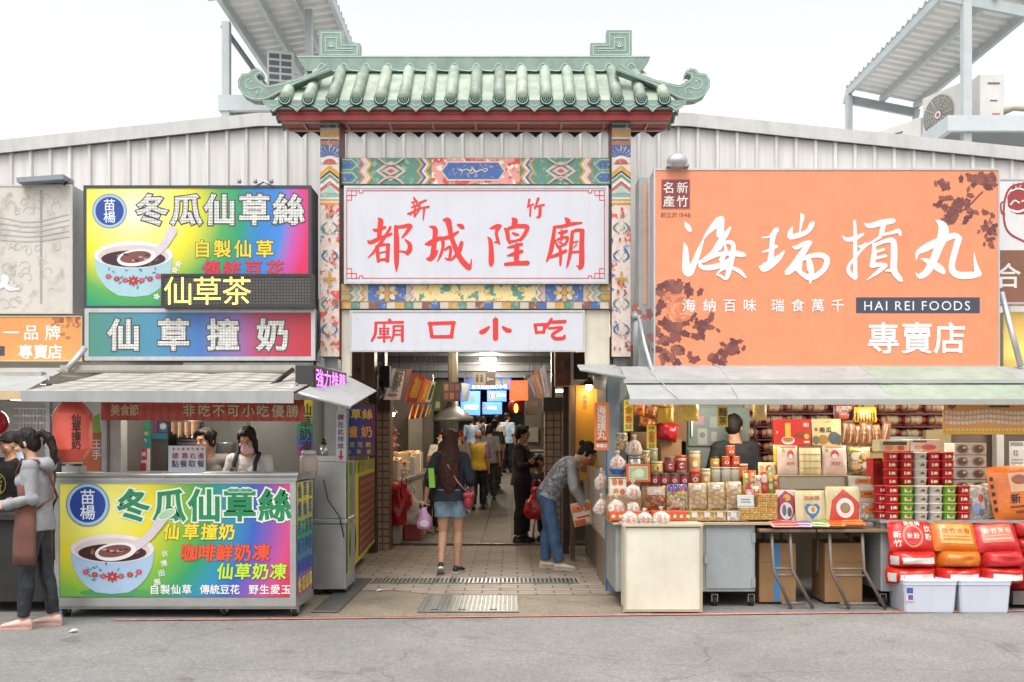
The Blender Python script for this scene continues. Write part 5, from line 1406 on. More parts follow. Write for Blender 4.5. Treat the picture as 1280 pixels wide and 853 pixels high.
q=MB();q.box(x0+.02,x1-.06,9.76,9.9,gz(577,9.72),gz(570,9.72),'steel');q.cyl((gx(404,9.8),9.82,gz(570,9.8)),(gx(404,9.8),9.82,gz(556,9.8)),.04,.04,'steel',14);q.cyl((gx(404,9.8),9.82,gz(556,9.8)),(gx(404,9.8),9.82,gz(548,9.8)),.028,.014,'black',10);q.tube([(gx(404,9.8),9.82,gz(562,9.8)),(gx(404,9.7),9.68,gz(564,9.8)),(gx(404,9.7),9.66,gz(569,9.8))],.008,'steel');q.obj('drink_tap',t)
for a,yy in((396,9.8),(412,9.82),(428,9.85)):wheel(t,gx(a,9.75),yy,.06)
t=thing('glass_jar','clear glass jar with a pale lid on the right corner of the rainbow cart','jar',(gx(383,8.8),8.9,cz(592)))
q=MB();q.lathe([(.075,0),(.08,.01),(.08,.13),(.06,.16)],(gx(383,8.8),8.9,cz(592)),'#a8968a',18);q.obj('body',t)
q=MB();q.lathe([(.062,.16),(.066,.165),(.066,.19),(.02,.195)],(gx(383,8.8),8.9,cz(592)),'#b8b4ac',18);q.obj('lid',t)
def hang(label,p,Y,mat,rows,name='hanging_banner',cat='banner',th=.01):
 x0,x1,z0,z1=gx(p[0],Y),gx(p[1],Y),gz(p[3],Y),gz(p[2],Y)
 t=thing(name,label,cat,((x0+x1)/2,Y,z0))
 q=MB();q.box(x0,x1,Y,Y+th,z0,z1,mat);q.obj('panel',t)
 q=MB();u=Y/F
 for k,r_ in enumerate(rows):
  if r_[0]=='v':q.col(r_[1],gx(r_[2],Y),gz(r_[4],Y),gz(r_[3],Y),r_[5]*u,Y-.004-.0003*k,r_[6],.015)
  elif r_[0]=='h':q.line(r_[1],gx(r_[2],Y),gx(r_[3],Y),gz(r_[4],Y),r_[5]*u,Y-.004-.0003*k,r_[6],.02)
  elif r_[0]=='r':q.rect(gx(r_[1],Y),gx(r_[2],Y),gz(r_[4],Y),gz(r_[3],Y),Y-.003-.0001*k,r_[5])
  elif r_[0]=='e':q.ell(gx(r_[1],Y),gz(r_[2],Y),r_[3]*u,r_[4]*u,Y-.003-.0001*k,r_[5],18)
  elif r_[0]=='l':q.latin(r_[1],gx(r_[2],Y),gz(r_[3],Y),r_[4]*u,Y-.004,r_[5],.01,0,True)
 q.obj('lettering',t)
 return t
hang('dark rainbow panel with two rows of yellow-orange characters above the steel drink cart',(392,468.5,506,570),10.9,'rain_x',[('h','冬瓜仙草絲',395,466,518,13.5,'#f0c048'),('h','仙草撞奶',395,466,540,15,'#f2a440'),('h','愛玉檸檬豆花飲',396,464,556,7,'#c9b23c'),('h','冬瓜茶仙草茶',396,464,565,6,'#c9b23c')],'hanging_banner','banner')
hang('narrow green and rainbow panel with black characters behind the corner of the red banner',(371,391,500,570),10.3,'rain_z',[('v','仙草奶凍',382,504,567,16,'#2a2420')],'hanging_banner','banner')
t=hang('narrow white queue sign with small red characters and an arrow on the steel drink cart',(420,432.5,514,577),9.6,'plastic_white',[('v','請在此排隊',426,518,562,8,'#6f4a48'),('r',425,427.5,563,570,'#c8302c')],'queue_sign','notice')
q=MB();Y=9.6;q.poly([(gx(426.2,Y),gz(576,Y)),(gx(430,Y),gz(570,Y)),(gx(422.5,Y),gz(570,Y))],Y-.004,'#c8302c');q.poly([(gx(421,Y),gz(514,Y)),(gx(424,Y),gz(507,Y)),(gx(427,Y),gz(512,Y)),(gx(431,Y),gz(508,Y)),(gx(432,Y),gz(514,Y))],Y,'#d8d2cc',.01);q.obj('arrow',t)
t=thing('black_counter','black counter of the neighbouring stall at the far left edge','counter',(-5,8.9,0))
q=MB();q.box(-7,gx(64,8.9),8.75,9.4,.1,.82,'dark');q.box(-7,gx(66,8.9),8.7,9.45,.82,.87,'#2f2d2a');q.obj('body',t)
q=MB();q.box(-7,-4.55,8.75,9.1,.87,.93,'steel_dull');q.cyl((-4.7,8.85,.93),(-4.7,8.85,.96),.12,.13,'steel');q.obj('tray',t)
q=MB();q.box(-7,-3.62,10.9,10.96,0,2.4,'#b3b2ac');q.box(-7,-3.65,10.6,10.89,1.95,1.99,'steel')
t=thing('neighbour_booth','pale tiled back of the neighbouring stall behind the red lantern','booth',(-5,10.9,0));q.obj('back_wall',t)
q=MB()
for k in range(9):q.box(gx(30+k*4.2,10.5),gx(31+k*4.2,10.5),10.4,10.41,gz(545,10.5),gz(512,10.5),'steel')
for k in range(4):q.box(gx(22,10.5),gx(64,10.5),10.42,10.43,gz(512+k*9,10.5),gz(510.5+k*9,10.5),'steel')
q.obj('wire_rack',t)
q=MB();q.box(gx(57,9),gx(62,9),9.0,9.05,0,2.1,'alu');q.obj('post',t)
q=MB();q.box(gx(20,9.4),gx(26,9.4),9.3,9.4,gz(501,9.4),gz(499,9.4),'emit:#ffd9a0:6');q.obj('lamp_tube',t)
poster('orange board with white characters beside the steel column left of the dessert stall','poster',(102,126,540,592),9.4,'#d9703c',[('t','王手',121,562,13,'#f2ece6',1)],0,'poster')
q=MB();Y=9.3;q.poly([(gx(112,Y),gz(541,Y)),(gx(125,Y),gz(541,Y)),(gx(124,Y),gz(516,Y)),(gx(117,Y),gz(522,Y))],Y,'#8fc84a',.01);q.obj('green_flag',label='small lime green cloth hanging beside the top of the steel column',cat='cloth')
q=MB();q.ellipsoid((gx(-4,8.9),8.9,gz(528,8.9)),(.1,.1,.11),'bag_red',14,8);q.obj('red_bag',label='red round bag hanging at the very left edge above the black cap',cat='bag')
aw=thing('awning','white and pale green sheet awning sloping out over the snack stall on the right','awning',(3.2,9.0,1.87))
def strip(q,x0,x1,y0,z0,y1,z1,th,m_,seams=0):
 q.slab([(x0,y0,z0),(x1,y0,z0),(x1,y1,z1),(x0,y1,z1)],th,m_)
q=MB();Yf,Yb=8.55,8.98
zf,zb=gz(501,Yf),gz(478,Yb)
e=[1.02,1.95,3.28,4.55,7.2]
for k in range(4):strip(q,e[k]+.002,e[k+1]-.002,Yf,zf+.004*(k%2),Yb,zb,.012,'tarp_white' if k<2 else 'tarp_green')
q.obj('lower_sheet',aw)
q=MB();q.box(1.0,7.2,Yf-.012,Yf,zf-.035,zf+.012,'#a9a8a2');q.obj('front_bar',aw)
q=MB();Yc,Yd=8.92,9.4
zc_,zd=gz(475,Yc),gz(461,Yd)
for k in range(4):strip(q,e[k]+.002,e[k+1]-.002,Yc,zc_,Yd,zd+.02,.02,['tarp_white','tarp_white','tarp_green','tarp_white'][k])
q.box(1.0,7.2,Yc-.01,Yc,zc_-.03,zc_+.004,'#b8b8b2');q.obj('upper_sheet',aw)
q=MB();q.slab([(gx(722,9.4),9.0,gz(462,9.0)),(1.06,9.0,gz(472,9)),(1.06,10.2,gz(456,10.2)),(gx(722,10.2),10.2,gz(456,10.2))],.014,'tarp_white');q.obj('side_flap',aw)
q=MB();q.tube([(gx(812,9.1),9.15,gz(462,9.1)),(gx(845,8.7),8.56,gz(499,8.6))],.004,'#cfc8b8',5);q.obj('cord',aw)
q=MB();q.box(gx(757.5,9.98),gx(774.5,9.98),9.98,10.1,0,2.25,'#8f9fa8');q.box(gx(757.5,9.98)-.004,gx(759,9.98),9.975,10.0,0,2.2,'#3f6f9a');po=q.obj('steel_post',label='grey-blue steel post at the corridor corner of the snack stall',cat='post')
q=MB();q.slab([(gx(796,9.9),9.9,gz(478,9.9)),(gx(806,9.9),9.9,gz(486,9.9)),(gx(776,9.9),9.9,gz(517,9.9)),(gx(774,9.9),9.9,gz(506,9.9))],.06,'#5f6668');q.obj('brace',label='dark diagonal brace between the steel post and the snack stall awning',cat='brace')
q=MB();q.cyl((gx(750,9.5),9.5,gz(486,9.5)),(gx(750,9.5),9.5,gz(470,9.5)),.055,.07,'#b3aca0',14);q.cyl((gx(750,9.5),9.5,gz(470,9.5)),(gx(750,9.5),9.5,gz(462,9.5)),.03,.03,'#8f8a80',10);q.obj('lamp_shade',label='grey tin lamp shade hanging over the vertical orange shop sign',cat='lamp')
st=thing('stall_booth','back and side of the snack stall behind the stacked noodles','booth',(3,11.2,0))
q=MB();q.box(.99,7.2,11.25,11.3,0,2.6,'#8f8374');q.obj('back_wall',st)
q=MB();q.box(.96,.99,10.3,11.25,0,2.6,'#8d7a62');q.obj('side_wall',st)
q=MB();q.box(1.0,7.2,9.72,11.24,2.2,2.24,'#a8a59c');q.obj('lining',st)
K0=9.05
t=thing('counter_cabinet','grey metal counter cabinet on casters under the bean bags and jars','cabinet',(gx(860,K0),K0+.4,0))
q=MB();xl,xr=gx(766,9.3),gx(944,K0)
q.box(xl,xr,K0,K0+.9,.14,.75,'grey_metal');q.obj('body',t,bevel=.006)
q=MB();q.box(gx(882,K0),xr-.02,K0-.012,K0-.001,.17,.72,'#a3a9a9');dr=q.obj('door',t,bevel=.004)
q=MB();q.box(gx(880,K0),gx(884,K0),K0-.03,K0-.013,gz(704,K0),gz(694,K0),'steel');q.obj('latch',dr)
q=MB()
for r_ in(672,728):q.box(gx(939,K0),gx(943.5,K0),K0-.025,K0-.013,gz(r_+6,K0),gz(r_-6,K0),'steel')
q.obj('hinge',dr)
q=MB();q.box(xl-.03,gx(975,K0),K0-.05,K0+.95,.75,.775,'#c9b08e');q.obj('top',t,bevel=.004)
wheel(t,gx(941,K0),K0+.08,.05);wheel(t,gx(895,K0),K0+.08,.05)
V0=8.72
t=thing('white_cabinet','cream white cabinet with metal edges standing in front of the grey counter','cabinet',(gx(827,V0),V0+.15,0))
q=MB();q.box(gx(781,V0),gx(876,V0),V0+.01,V0+.3,gz(762,V0),gz(660,V0),'cream');q.obj('body',t)
q=MB();q.frame(gx(779,V0),gx(878,V0),gz(765,V0),gz(656,V0),.02,V0-.008,'#b5a88e',.03);q.box(gx(778,V0),gx(879,V0),V0-.01,V0+.31,gz(658,V0),gz(655,V0),'#d3c5a8');q.obj('edging',t)
q=MB()
for a in(783,873):q.box(gx(a-1.6,V0),gx(a+1.6,V0),V0+.02,V0+.05,0,gz(763,V0),'#8f8674')
q.obj('foot',t)
def fold_table(label,pa,pb,Y):
 t=thing('folding_table',label,'table',(gx((pa+pb)/2,Y),Y+.25,0),'folding tables under the noodle packs')
 x0,x1=gx(pa,Y),gx(pb,Y);zt=gz(661,Y)
 q=MB();q.box(x0,x1,Y-.05,Y+.5,zt-.03,zt,'wood');q.obj('tabletop',t,bevel=.006)
 for s_,(a,c) in enumerate(((x0+.12,x0+.02),(x1-.22,x1-.03))):
  q=MB()
  q.tube([(a,Y,zt-.03),(a+.01,Y-.02,.35),(c if s_ else a+.16,Y-.06,.01)],.016,'#7d6f64',8);q.obj('leg',t)
  q=MB();q.tube([(a+.03,Y+.4,zt-.03),(a+.02,Y+.42,.3),(a+.14,Y+.44,.01)],.016,'#7d6f64',8);q.obj('leg',t)
 for xa_,xb2,yy,zz in((x0+.12,x1-.2,Y-.02,.36),(x0+.15,x1-.2,Y-.02,.3),(x0+.2,x1-.1,Y-.04,.05)):q=MB();q.tube([(xa_,yy,zz),(xb2,yy,zz)],.012,'#7d6f64');q.obj('stretcher',t)
 return t
fold_table('folding table with tube legs over the cardboard box with a blue tape stripe',948,1018,9.0)
fold_table('folding table with tube legs over the plain brown cardboard box',1020,1108,8.98)
def carton(label,pa,pb,Y,tape):
 t=thing('cardboard_box',label,'box',(gx((pa+pb)/2,Y),Y+.2,.02))
 q=MB();q.box(gx(pa,Y),gx(pb,Y),Y,Y+.4,.02,gz(679,Y),'card');q.obj('carton',t,bevel=.006)
 q=MB();y=Y-.002;zz=gz(703,Y)
 q.rect(gx(pa,Y),gx(pb,Y),zz-.003,zz,y,'#7d5c38')
 q.obj('seam',t)
 if tape:q=MB();xm=gx((pa+pb)/2,Y);q.rect(xm-.03,xm+.02,.03,gz(679.5,Y),y-.001,'#3f8fd0');q.obj('tape',t)
carton('brown cardboard box with a blue tape stripe under the left folding table',949,995,9.2,True)
carton('plain brown cardboard box under the right folding table',1031,1078,9.2,False)
t=thing('steel_trolley','grey steel trolley on casters under the stacked noodle tubs','trolley',(gx(1160,9.0),9.2,0))
q=MB();q.box(gx(1101,9.0),gx(1215,9.0),9.0,9.5,.15,gz(651,9.0)-.02,'grey_metal');q.obj('body',t,bevel=.006)
q=MB();q.box(gx(1098,9.0),gx(1290,9.0),8.96,9.55,gz(651,9.0)-.019,gz(650,9.0),'steel_dull');q.obj('top',t)
wheel(t,gx(1107,9.0),9.08,.055);wheel(t,gx(1200,9.0),9.4,.055)
q=MB();q.box(gx(1098,9.2),gx(1300,9.2),9.6,9.9,.01,.72,'#4a4642');q.obj('crate_stack',label='dark crates behind the steel trolley at the right edge',cat='crates')
def bin_(label,pa,pb,Y):
 x0,x1=gx(pa,Y),gx(pb,Y);xm=(x0+x1)/2;w=(x1-x0)/2;d_=.2
 t=thing('plastic_bin',label,'storage bin',(xm,Y+d_,0),'white storage bins under the red bags')
 q=MB();H=gz(728,Y)
 rr=lambda k,z:[(xm+a*w*k,Y+d_+c*d_*k,z) for a,c in((-1,-.9),(-.93,-1),(.93,-1),(1,-.9),(1,.9),(.93,1),(-.93,1),(-1,.9))]
 q.loft([rr(.9,.0),rr(.92,.012),rr(.985,H-.03),rr(1.01,H-.028),rr(1.01,H)],'plastic_white',True,False);q.obj('body',t,bevel=.006)
 q=MB()
 q.loft([rr(1.02,H),rr(1.03,H+.015),rr(.99,H+.022)],'#dde0f2',True,False);q.obj('lid',t)
 return t
bin_('white plastic storage bin with a small label, left of the two under the red bags',1130,1197.5,8.72)
tb=bin_('white plastic storage bin without a label, right of the two under the red bags',1199.5,1265,8.72)
q=MB();q.box(gx(1133,8.71),gx(1143,8.71),8.722,8.727,gz(752,8.72),gz(733,8.72),'#c4cbe2');q.rect(gx(1134,8.71),gx(1142,8.71),gz(742,8.72),gz(735,8.72),8.7205,'#4a5a9a');q.rect(gx(1136,8.71),gx(1142,8.71),gz(750,8.72),gz(744,8.72),8.7204,'#8a4a6a')
q.obj('bin_label',bpy.data.objects['plastic_bin'])
t=hang('vertical orange shop sign with white brush-like characters on the grey-blue post',(743,761.5,503.5,563),9.55,'#e5813f',[('v','海瑞摃丸',752,507,550,11.5,'#f6efe6'),('r',745,759.5,551,553,'#7a3a4a'),('h','專賣店',745,759,557.5,5,'#f6efe6')],'shop_sign','sign')
hang('tall yellow banner with dark flowers deep in the passage beside the corridor pillar',(720,748,482,600),12.75,'#efb23e',[('v','專賣店',731,494,512,6,'#a8702c'),('e',728,572,7,6,'#a87a34'),('e',736,578,8,7,'#9a6a2c'),('e',743,570,6,6,'#b5843a'),('e',731,586,6,5,'#9a6a2c')])
hang('yellow banner edge with small red characters behind the diagonal brace',(764,782,484,560),10.4,'#efb840',[('v','專賣',770,533,552,6,'#c0702c'),('r',765,769,486,500,'#d9a02c')])
t=hang('upper yellow price tag with a blue 50 hanging over the snack counter',(780,791.5,500,539),8.95,'#f4cf2c',[('h','大包',781.5,789.5,504,4,'#4a4a3c'),('v','金香',785.7,508,529,9.5,'#c8442c'),('l','50',785.5,533.5,8,'#2f4a8a')],'price_tag','price tag')
t=hang('lower yellow price tag with a dark 50 hanging over the snack counter',(808.5,820.5,532,561),9.0,'#f4cf2c',[('h','大包',810,818,535,4,'#4a4a3c'),('v','金香',814.5,538.5,554,8.5,'#c8442c'),('l','50',814.5,557.5,7,'#2f3a4a')],'price_tag','price tag')
hang('yellow card with two dark characters hanging in front of the man in black',(897,910,508,534),8.95,'#efc62c',[('v','麵茶',903.5,510,532,11,'#5a4632')],'price_tag','price tag')
Y=8.95
t=hang('wide orange menu banner packed with small white characters hung under the awning at far right',(1179,1420,503.5,543.5),8.8,'#f2a24a',[('r',1180,1420,540,543,'#e5b03c'),('h','海瑞摃丸新竹名產專賣店',1208,1300,504.5,5,'#f6f0e4'),('r',1236,1262,507,509.5,'#5a4a4a')],'menu_banner','banner')
q=MB();y=8.8-.0046;u=8.8/F
S='新竹米粉摃丸香菇魚丸肉丸花枝丸蛋捲茶葉麵茶'
for r_ in range(3):
 for k in range(22):
  a=1183+k*5.0
  q.chars(S[(k+r_*7)%len(S)],[(gx(a,8.8),gz(515.5+r_*6.2+1.2*math.sin(k*.45),8.8))],4.8*u,y,'#f3ede2',.03)
for k in range(22):q.rect(gx(1181.5+k*5,8.8),gx(1184.8+k*5,8.8),gz(539,8.8),gz(535.5,8.8),y,'#f0d06a')
leaves(q,lambda a:gx(a,8.8),lambda a:gz(a,8.8),u,y+.001,16,lambda:(1186+abs(rnd.gauss(0,6)),506+abs(rnd.gauss(0,2))),['#8a4a30'],1.5,3)
q.obj('menu_rows',t)
hang('small pale calendar sheet hanging under the orange menu banner',(1262,1280.5,552,585),9.6,'#d9d8d6',[('r',1263,1279,553,557,'#8a8f9a'),('l','12',1270,566,9,'#7a7a80'),('r',1264,1278,574,575,'#a8a8ac'),('r',1264,1278,578,579,'#a8a8ac')],'calendar','calendar')
def pill_t(u,v):return(max(0,1-abs(u)**3.2)**.6)*(max(0,1-abs(2*v-1)**4)**.6)
def pack(name,label,cat,p,Y,mat,prints=(),d=.06,lean=0,group=None,box=False,rz=0,wob=1.0,roll=0,top_seal=None,tex=0):
 """an upright packet (puffed) or carton (box) with its printed front; p = photo columns/rows it spans at distance Y"""
 fm=lambda m_:'f'+m_ if(m_[0]=='#' and not box) else m_
 mat=fm(mat);prints=[tuple(it[:-1])+(fm(it[-1]),) for it in prints]
 xm=gx((p[0]+p[1])/2,Y);zb=gz(p[3],Y);w=mp(p[1]-p[0],Y);h=mp(p[3]-p[2],Y)
 t=thing(name,label,cat,(xm,Y,zb),group)
 O=Vector((xm,Y,zb));sd=rnd.uniform(0,50)
 def S(u,v,off=0):
  if box:return O+Vector((u*w/2,-off,v*h))
  k=pill_t(u,v)
  n_=noise.noise(Vector((u*2.2+sd,v*2.6,sd)))*.16*wob
  edge=1+.03*noise.noise(Vector((sd,v*3,u)))*wob
  pinch=1-.05*(abs(2*v-1)**6)
  return O+Vector((u*w/2*edge*pinch,-d/2*k*(1+n_)-off,v*h))
 q=MB()
 if box:q.box(xm-w/2,xm+w/2,Y,Y+d,zb,zb+h,mat)
 else:
  N=12
  for sg in(1,-1):
   vs=[]
   for j in range(N+1):
    for i in range(N+1):
     a=S(-1+2*i/N,j/N)
     if sg<0:a=Vector((a.x,2*Y-a.y,a.z))
     vs.append(a)
   fs=[(j*(N+1)+i,j*(N+1)+i+1,(j+1)*(N+1)+i+1,(j+1)*(N+1)+i) for j in range(N) for i in range(N)]
   if sg<0:fs=[f[::-1] for f in fs]
   q.add(vs,fs,mat,True)
 q.obj('carton' if box else 'pouch',t,bevel=.004 if box else 0)
 if prints:
  q=MB()
  for k,it in enumerate(prints):
   off=.003+.0007*k
   if it[0]=='r':
    _,u0,u1,v0,v1,m_=it;N=1 if box else 7
    vs=[S(u0+(u1-u0)*i/N,v0+(v1-v0)*j/N,off) for j in range(N+1) for i in range(N+1)]
    q.add(vs,[(j*(N+1)+i,j*(N+1)+i+1,(j+1)*(N+1)+i+1,(j+1)*(N+1)+i) for j in range(N) for i in range(N)],m_,True)
   elif it[0]=='e':
    _,cu,cv,ru,rv,m_=it;vs=[S(cu,cv,off)];fs=[];n=18
    for r_ in range(1,4):vs+=[S(cu+ru*r_/3*math.cos(2*PI*i/n),cv+rv*r_/3*math.sin(2*PI*i/n),off) for i in range(n)]
    for i in range(n):
     i2=(i+1)%n;fs.append((0,1+i,1+i2))
     for r_ in range(2):fs.append((1+r_*n+i,1+(r_+1)*n+i,1+(r_+1)*n+i2,1+r_*n+i2))
    q.add(vs,fs,m_,True)
   elif it[0]=='p':
    _,pts,m_=it;bd=[(a[0]+(c[0]-a[0])*j/4,a[1]+(c[1]-a[1])*j/4) for a,c in zip(pts,pts[1:]+pts[:1]) for j in range(4)];n=len(bd)
    ca,cc=sum(v[0] for v in bd)/n,sum(v[1] for v in bd)/n;vs=[S(ca,cc,off)];fs=[]
    for r_ in range(1,6):vs+=[S(ca+(a-ca)*r_/5,cc+(c-cc)*r_/5,off) for a,c in bd]
    for i in range(n):
     i2=(i+1)%n;fs.append((0,1+i,1+i2))
     for r_ in range(4):fs.append((1+r_*n+i,1+(r_+1)*n+i,1+(r_+1)*n+i2,1+r_*n+i2))
    q.add(vs,fs,m_,True)
   elif it[0] in 'tv':
    _,tx,u0,u1,v_,sz,m_=it;s0=len(q.v);size=sz*w
    if it[0]=='t':q.line(tx,u0*w/2,u1*w/2,v_*h,size,0,m_,.02)
    else:q.col(tx,v_*w/2,u0*h,u1*h,size,0,m_,.02)
    for i in range(s0,len(q.v)):
     a,_,c=q.v[i];q.v[i]=tuple(S(a/(w/2),c/h,off+.001))
  q.obj('print',t)
 if top_seal:
  q=MB();q.box(xm-w*.5,xm+w*.5,Y-.003,Y+.003,zb+h-.004,zb+h+.018,top_seal);q.obj('seal',t)
 t.rotation_euler=(R(-lean),R(roll),R(rz))
 return t
def jar(name,label,cat,xc,y0,y1,wpx,Y,body,lid,lab,lidh=.16,sq=0,group=None,txt=None):
 x=gx(xc,Y);zb=gz(y1,Y);r=mp(wpx,Y)/2;h=mp(y1-y0,Y)
 t=thing(name,label,cat,(x,Y,zb),group)
 q=MB();q.lathe([(r*.9,0),(r,h*.06),(r,h*(1-lidh)-.006),(r*.86,h*(1-lidh))],(x,Y,zb),body,16,True,sq);q.obj('body',t)
 q=MB();q.lathe([(r*.97,h*(1-lidh)),(r*1.0,h*(1-lidh)+.003),(r*1.0,h-.003),(r*.9,h)],(x,Y,zb),lid,16,True,sq);q.obj('lid',t)
 if lab:
  q=MB();q.lathe([(r*1.012,h*.16),(r*1.012,h*(.84-lidh))],(x,Y,zb),lab,16,True,sq,False);
  q.ell(x,zb+h*.42,r*.5,h*.15,Y-r*1.06,'#efe3cf' if lab!='#e8dfd0' else '#c24a3a',14)
  if txt:q.chars(txt,[(x+(i-(len(txt)-1)/2)*r*.5,zb+h*.42) for i in range(len(txt))],r*.5,Y-r*1.08,'#8a2a22',.03)
  q.obj('paper_label',t)
 return t
CT=.776
q=MB();q.box(gx(806,9.35),gx(925,9.35),9.32,9.45,CT,gz(637.5,9.35),'#b39a76');q.box(gx(802,9.45),gx(935,9.5),9.455,9.75,CT,gz(608,9.52),'#a88c66');q.box(gx(812,9.6),gx(880,9.6),9.62,9.75,gz(608,9.52),gz(591.5,9.62),'#9a7f5a');q.obj('display_riser',label='stepped wooden riser on the grey counter carrying the jars',cat='riser',bevel=.003)
q=MB();q.box(gx(760,9.4),gx(800,9.4),9.3,9.7,CT,gz(620,9.4),'#a88c66');q.obj('display_riser',label='small wooden riser at the corridor end of the grey counter',cat='riser')
def tied_bag(label,xc,y0,y1,wpx,Y):
 x=gx(xc,Y);zb=gz(y1,Y);r=mp(wpx,Y)/2;h=mp(y1-y0,Y)
 t=thing('tied_bag',label,'bag',(x,Y,zb),'tied white bags of fish balls')
 q=MB();prof=[(r*.6,0),(r*.92,h*.06),(r,h*.24),(r*.95,h*.45),(r*.7,h*.62),(r*.25,h*.74),(r*.12,h*.78),(r*.2,h*.86),(r*.28,h*.97),(r*.05,h)]
 q.lathe(prof,(x,Y,zb),'mesh_bag',18);sd_=rnd.uniform(0,99)
 q.warp(lambda v:v+Vector(((v.x-x)*.18,(v.y-Y)*.18,0))*noise.noise(Vector((v.x*22+sd_,v.y*22,v.z*22)))*2.2)
 q.obj('sack',t)
 q=MB();q.lathe([(r*.17,h*.75),(r*.17,h*.79)],(x,Y,zb),'#c8382c',12);q.obj('tie',t)
 q=MB();s0=len(q.v)
 q.chars('海瑞',[(-.28*r,h*.5),(-.28*r,h*.3)],r*.42,0,'#dd6a5c',.012);q.chars('丸子',[(.32*r,h*.46),(.32*r,h*.27)],r*.4,0,'#dd6a5c',.012)
 for i in range(s0,len(q.v)):
  a,_,c=q.v[i];rr=r*1.1*(1 if c<h*.4 else 1-(c/h-.4)*.9);th=a/r;q.v[i]=(x+rr*math.sin(th),Y-rr*math.cos(th)-.004,zb+c)
 q.obj('print',t)
for a in[('white tied bag hanging highest on the grey-blue post',752,585,613,17,9.75),('white tied bag hanging lower on the grey-blue post',752,617,644,18,9.7),('white tied bag sitting in the blue bowl beside the post',772,563,588,20,9.5),('white tied bag standing on the steel tins, the topmost of all',793,543,570,20,9.6),('white tied bag left of the two stacked bags behind the cabinet',771,617,646,22,9.12),('white tied bag on top of another at the counter end',791,600,624,19,9.1),('white tied bag squeezed under another at the counter end',791,620,647,19,9.09),('white tied bag leftmost of the three on the white cabinet',787,634,657.2,22,8.82),('white tied bag in the middle of the three on the white cabinet',805.5,635,657.2,20,8.82),('white tied bag rightmost of the three on the white cabinet',826.5,633,657.2,22,8.82)]:tied_bag(*a)
t=thing('blue_bowl','blue plastic bowl under a white tied bag beside the post','bowl',(gx(772,9.5),9.5,gz(592,9.5)))
q=MB();q.lathe([(.05,0),(.08,.045),(.085,.05),(.07,.045)],(gx(772,9.5),9.5,gz(593,9.5)),'#2f5fae',20);q.obj('body',t)
jar('steel_tin','square steel tin under the topmost tied bag','tin',793,570,588,15,9.6,'steel','#8f8a84',None,.2,.5)
jar('steel_tin','squat glass canister under the steel tin at the counter end','tin',792,588,606,17,9.58,'#b9a58a','steel',None,.2)
jar('snack_jar','clear jar of red snacks with a steel lid left of the topmost tied bag','jar',777,541,563,15,9.7,'snack_mix','steel',None,.15)
jar('snack_jar','clear jar of red snacks half hidden behind the orange gift box','jar',806,563,581,13,9.75,'snack_mix','#c3bcb0',None,.2)
jar('snack_jar','low clear jar with a green edge behind the orange-framed gift box','jar',816,560,578,12,9.8,'#8f9a6a','#b9b0a0',None,.2)
pack('gift_box','orange-framed gift box with a pale green window beside the blue bowl','gift box',(783,813,580,603),9.42,'#e2602f',[('r',-.8,.8,.14,.86,'#cfdcb0'),('r',-.75,.75,.2,.8,'#a9c088'),('e',.1,.5,.4,.25,'#dfe6c8'),('e',-.4,.4,.2,.2,'#c9d6a4')],.04,8,None,True)
pack('cookie_box','white box printed with orange cookies, upper of the two by the post','box',(762,783,597,609),9.35,'#e6dccb',[('e',-.4,.5,.3,.35,'#d0803c'),('e',.3,.5,.3,.3,'#c8702c'),('r',-.9,.9,.85,.97,'#c8583c')],.12,0,None,True)
pack('cookie_box','white box printed with orange cookies, lower of the two by the post','box',(762,784,609,621),9.33,'#e6dccb',[('e',-.3,.5,.3,.35,'#d88a44'),('e',.45,.5,.3,.3,'#c8702c'),('r',-.9,.9,.03,.13,'#c8583c')],.12,0,None,True)
pack('cookie_box','plain brown box beside the printed cookie boxes at the counter end','box',(784,800,599,620),9.45,'#a97f58',(),.14,0,None,True)
for i,(a,c,lb) in enumerate(((762,812,'left'),(815,860,'right'))):
 t=pack('orange_tray','low orange gift tray with pale green squares along its edge, %s'%('under the tied bags' if i==0 else 'under the blue-topped nut pouch'),'tray',(a,c,639.5,651.2),9.0,'#dd5a2f',[('r',-.9+k*.36,-.72+k*.36,.3,.65,'#b9dcae') for k in range(6)],.2,0,None,True)
jar('snack_jar','wide yellow tin with a pale lid, leftmost of the upper jar row','jar',821,577,591.5,15,9.66,'#dcae5a','#d8c8a0','#e2b860',.18,0,None,'香')
jar('snack_jar','brown jar with a dark lid second in the upper jar row','jar',837,571,591.5,13,9.66,'#6f3a2c','#8a7a6a','#b2484a',.1,0,None,'肉鬆')
jar('snack_jar','jar with an orange-red lid third in the upper jar row','jar',851,569,591.5,13.5,9.66,'#c79a7a','#d8482c','#b23a3c',.14,0,None,'肉鬆')
jar('snack_jar','tall pale canister of noodles at the right of the upper jar row','jar',868,564,591.5,14.5,9.66,'#cdb489','#c9bda6','#dcae62',.1)
for k,a in enumerate((818,830,842.5,855)):
 jar('snack_jar','small dark jar with a pink-red label, %s of four in the lower jar row'%ORD[k+1],'jar',a,591.5,607.5,10.5,9.5,'#5a2f26','#6f655c','#b8405a',.12,0,'small dark jars','肉')
jar('snack_jar','jar with a bright red lid at the end of the lower jar row','jar',868,588,607.5,13.5,9.5,'#a8432f','#d83a26','#b6483a',.2,0,None,'脆')
jar('snack_jar','pale yellow jar with a white lid right of the red-lidded jar','jar',882,586,607.5,11.5,9.5,'#e0c795','#d9d0be','#e0b46a',.14)
for a,lb in((894,'under the dark-lidded yellow tin'),(907,'under the left stacked orange tin'),(919,'under the right stacked orange tin')):
 jar('steel_canister','tall square steel canister '+lb,'canister',a,584,607.5,12,9.56,'#a8a294','#b8b2a4',None,.1,.6,'square steel canisters')
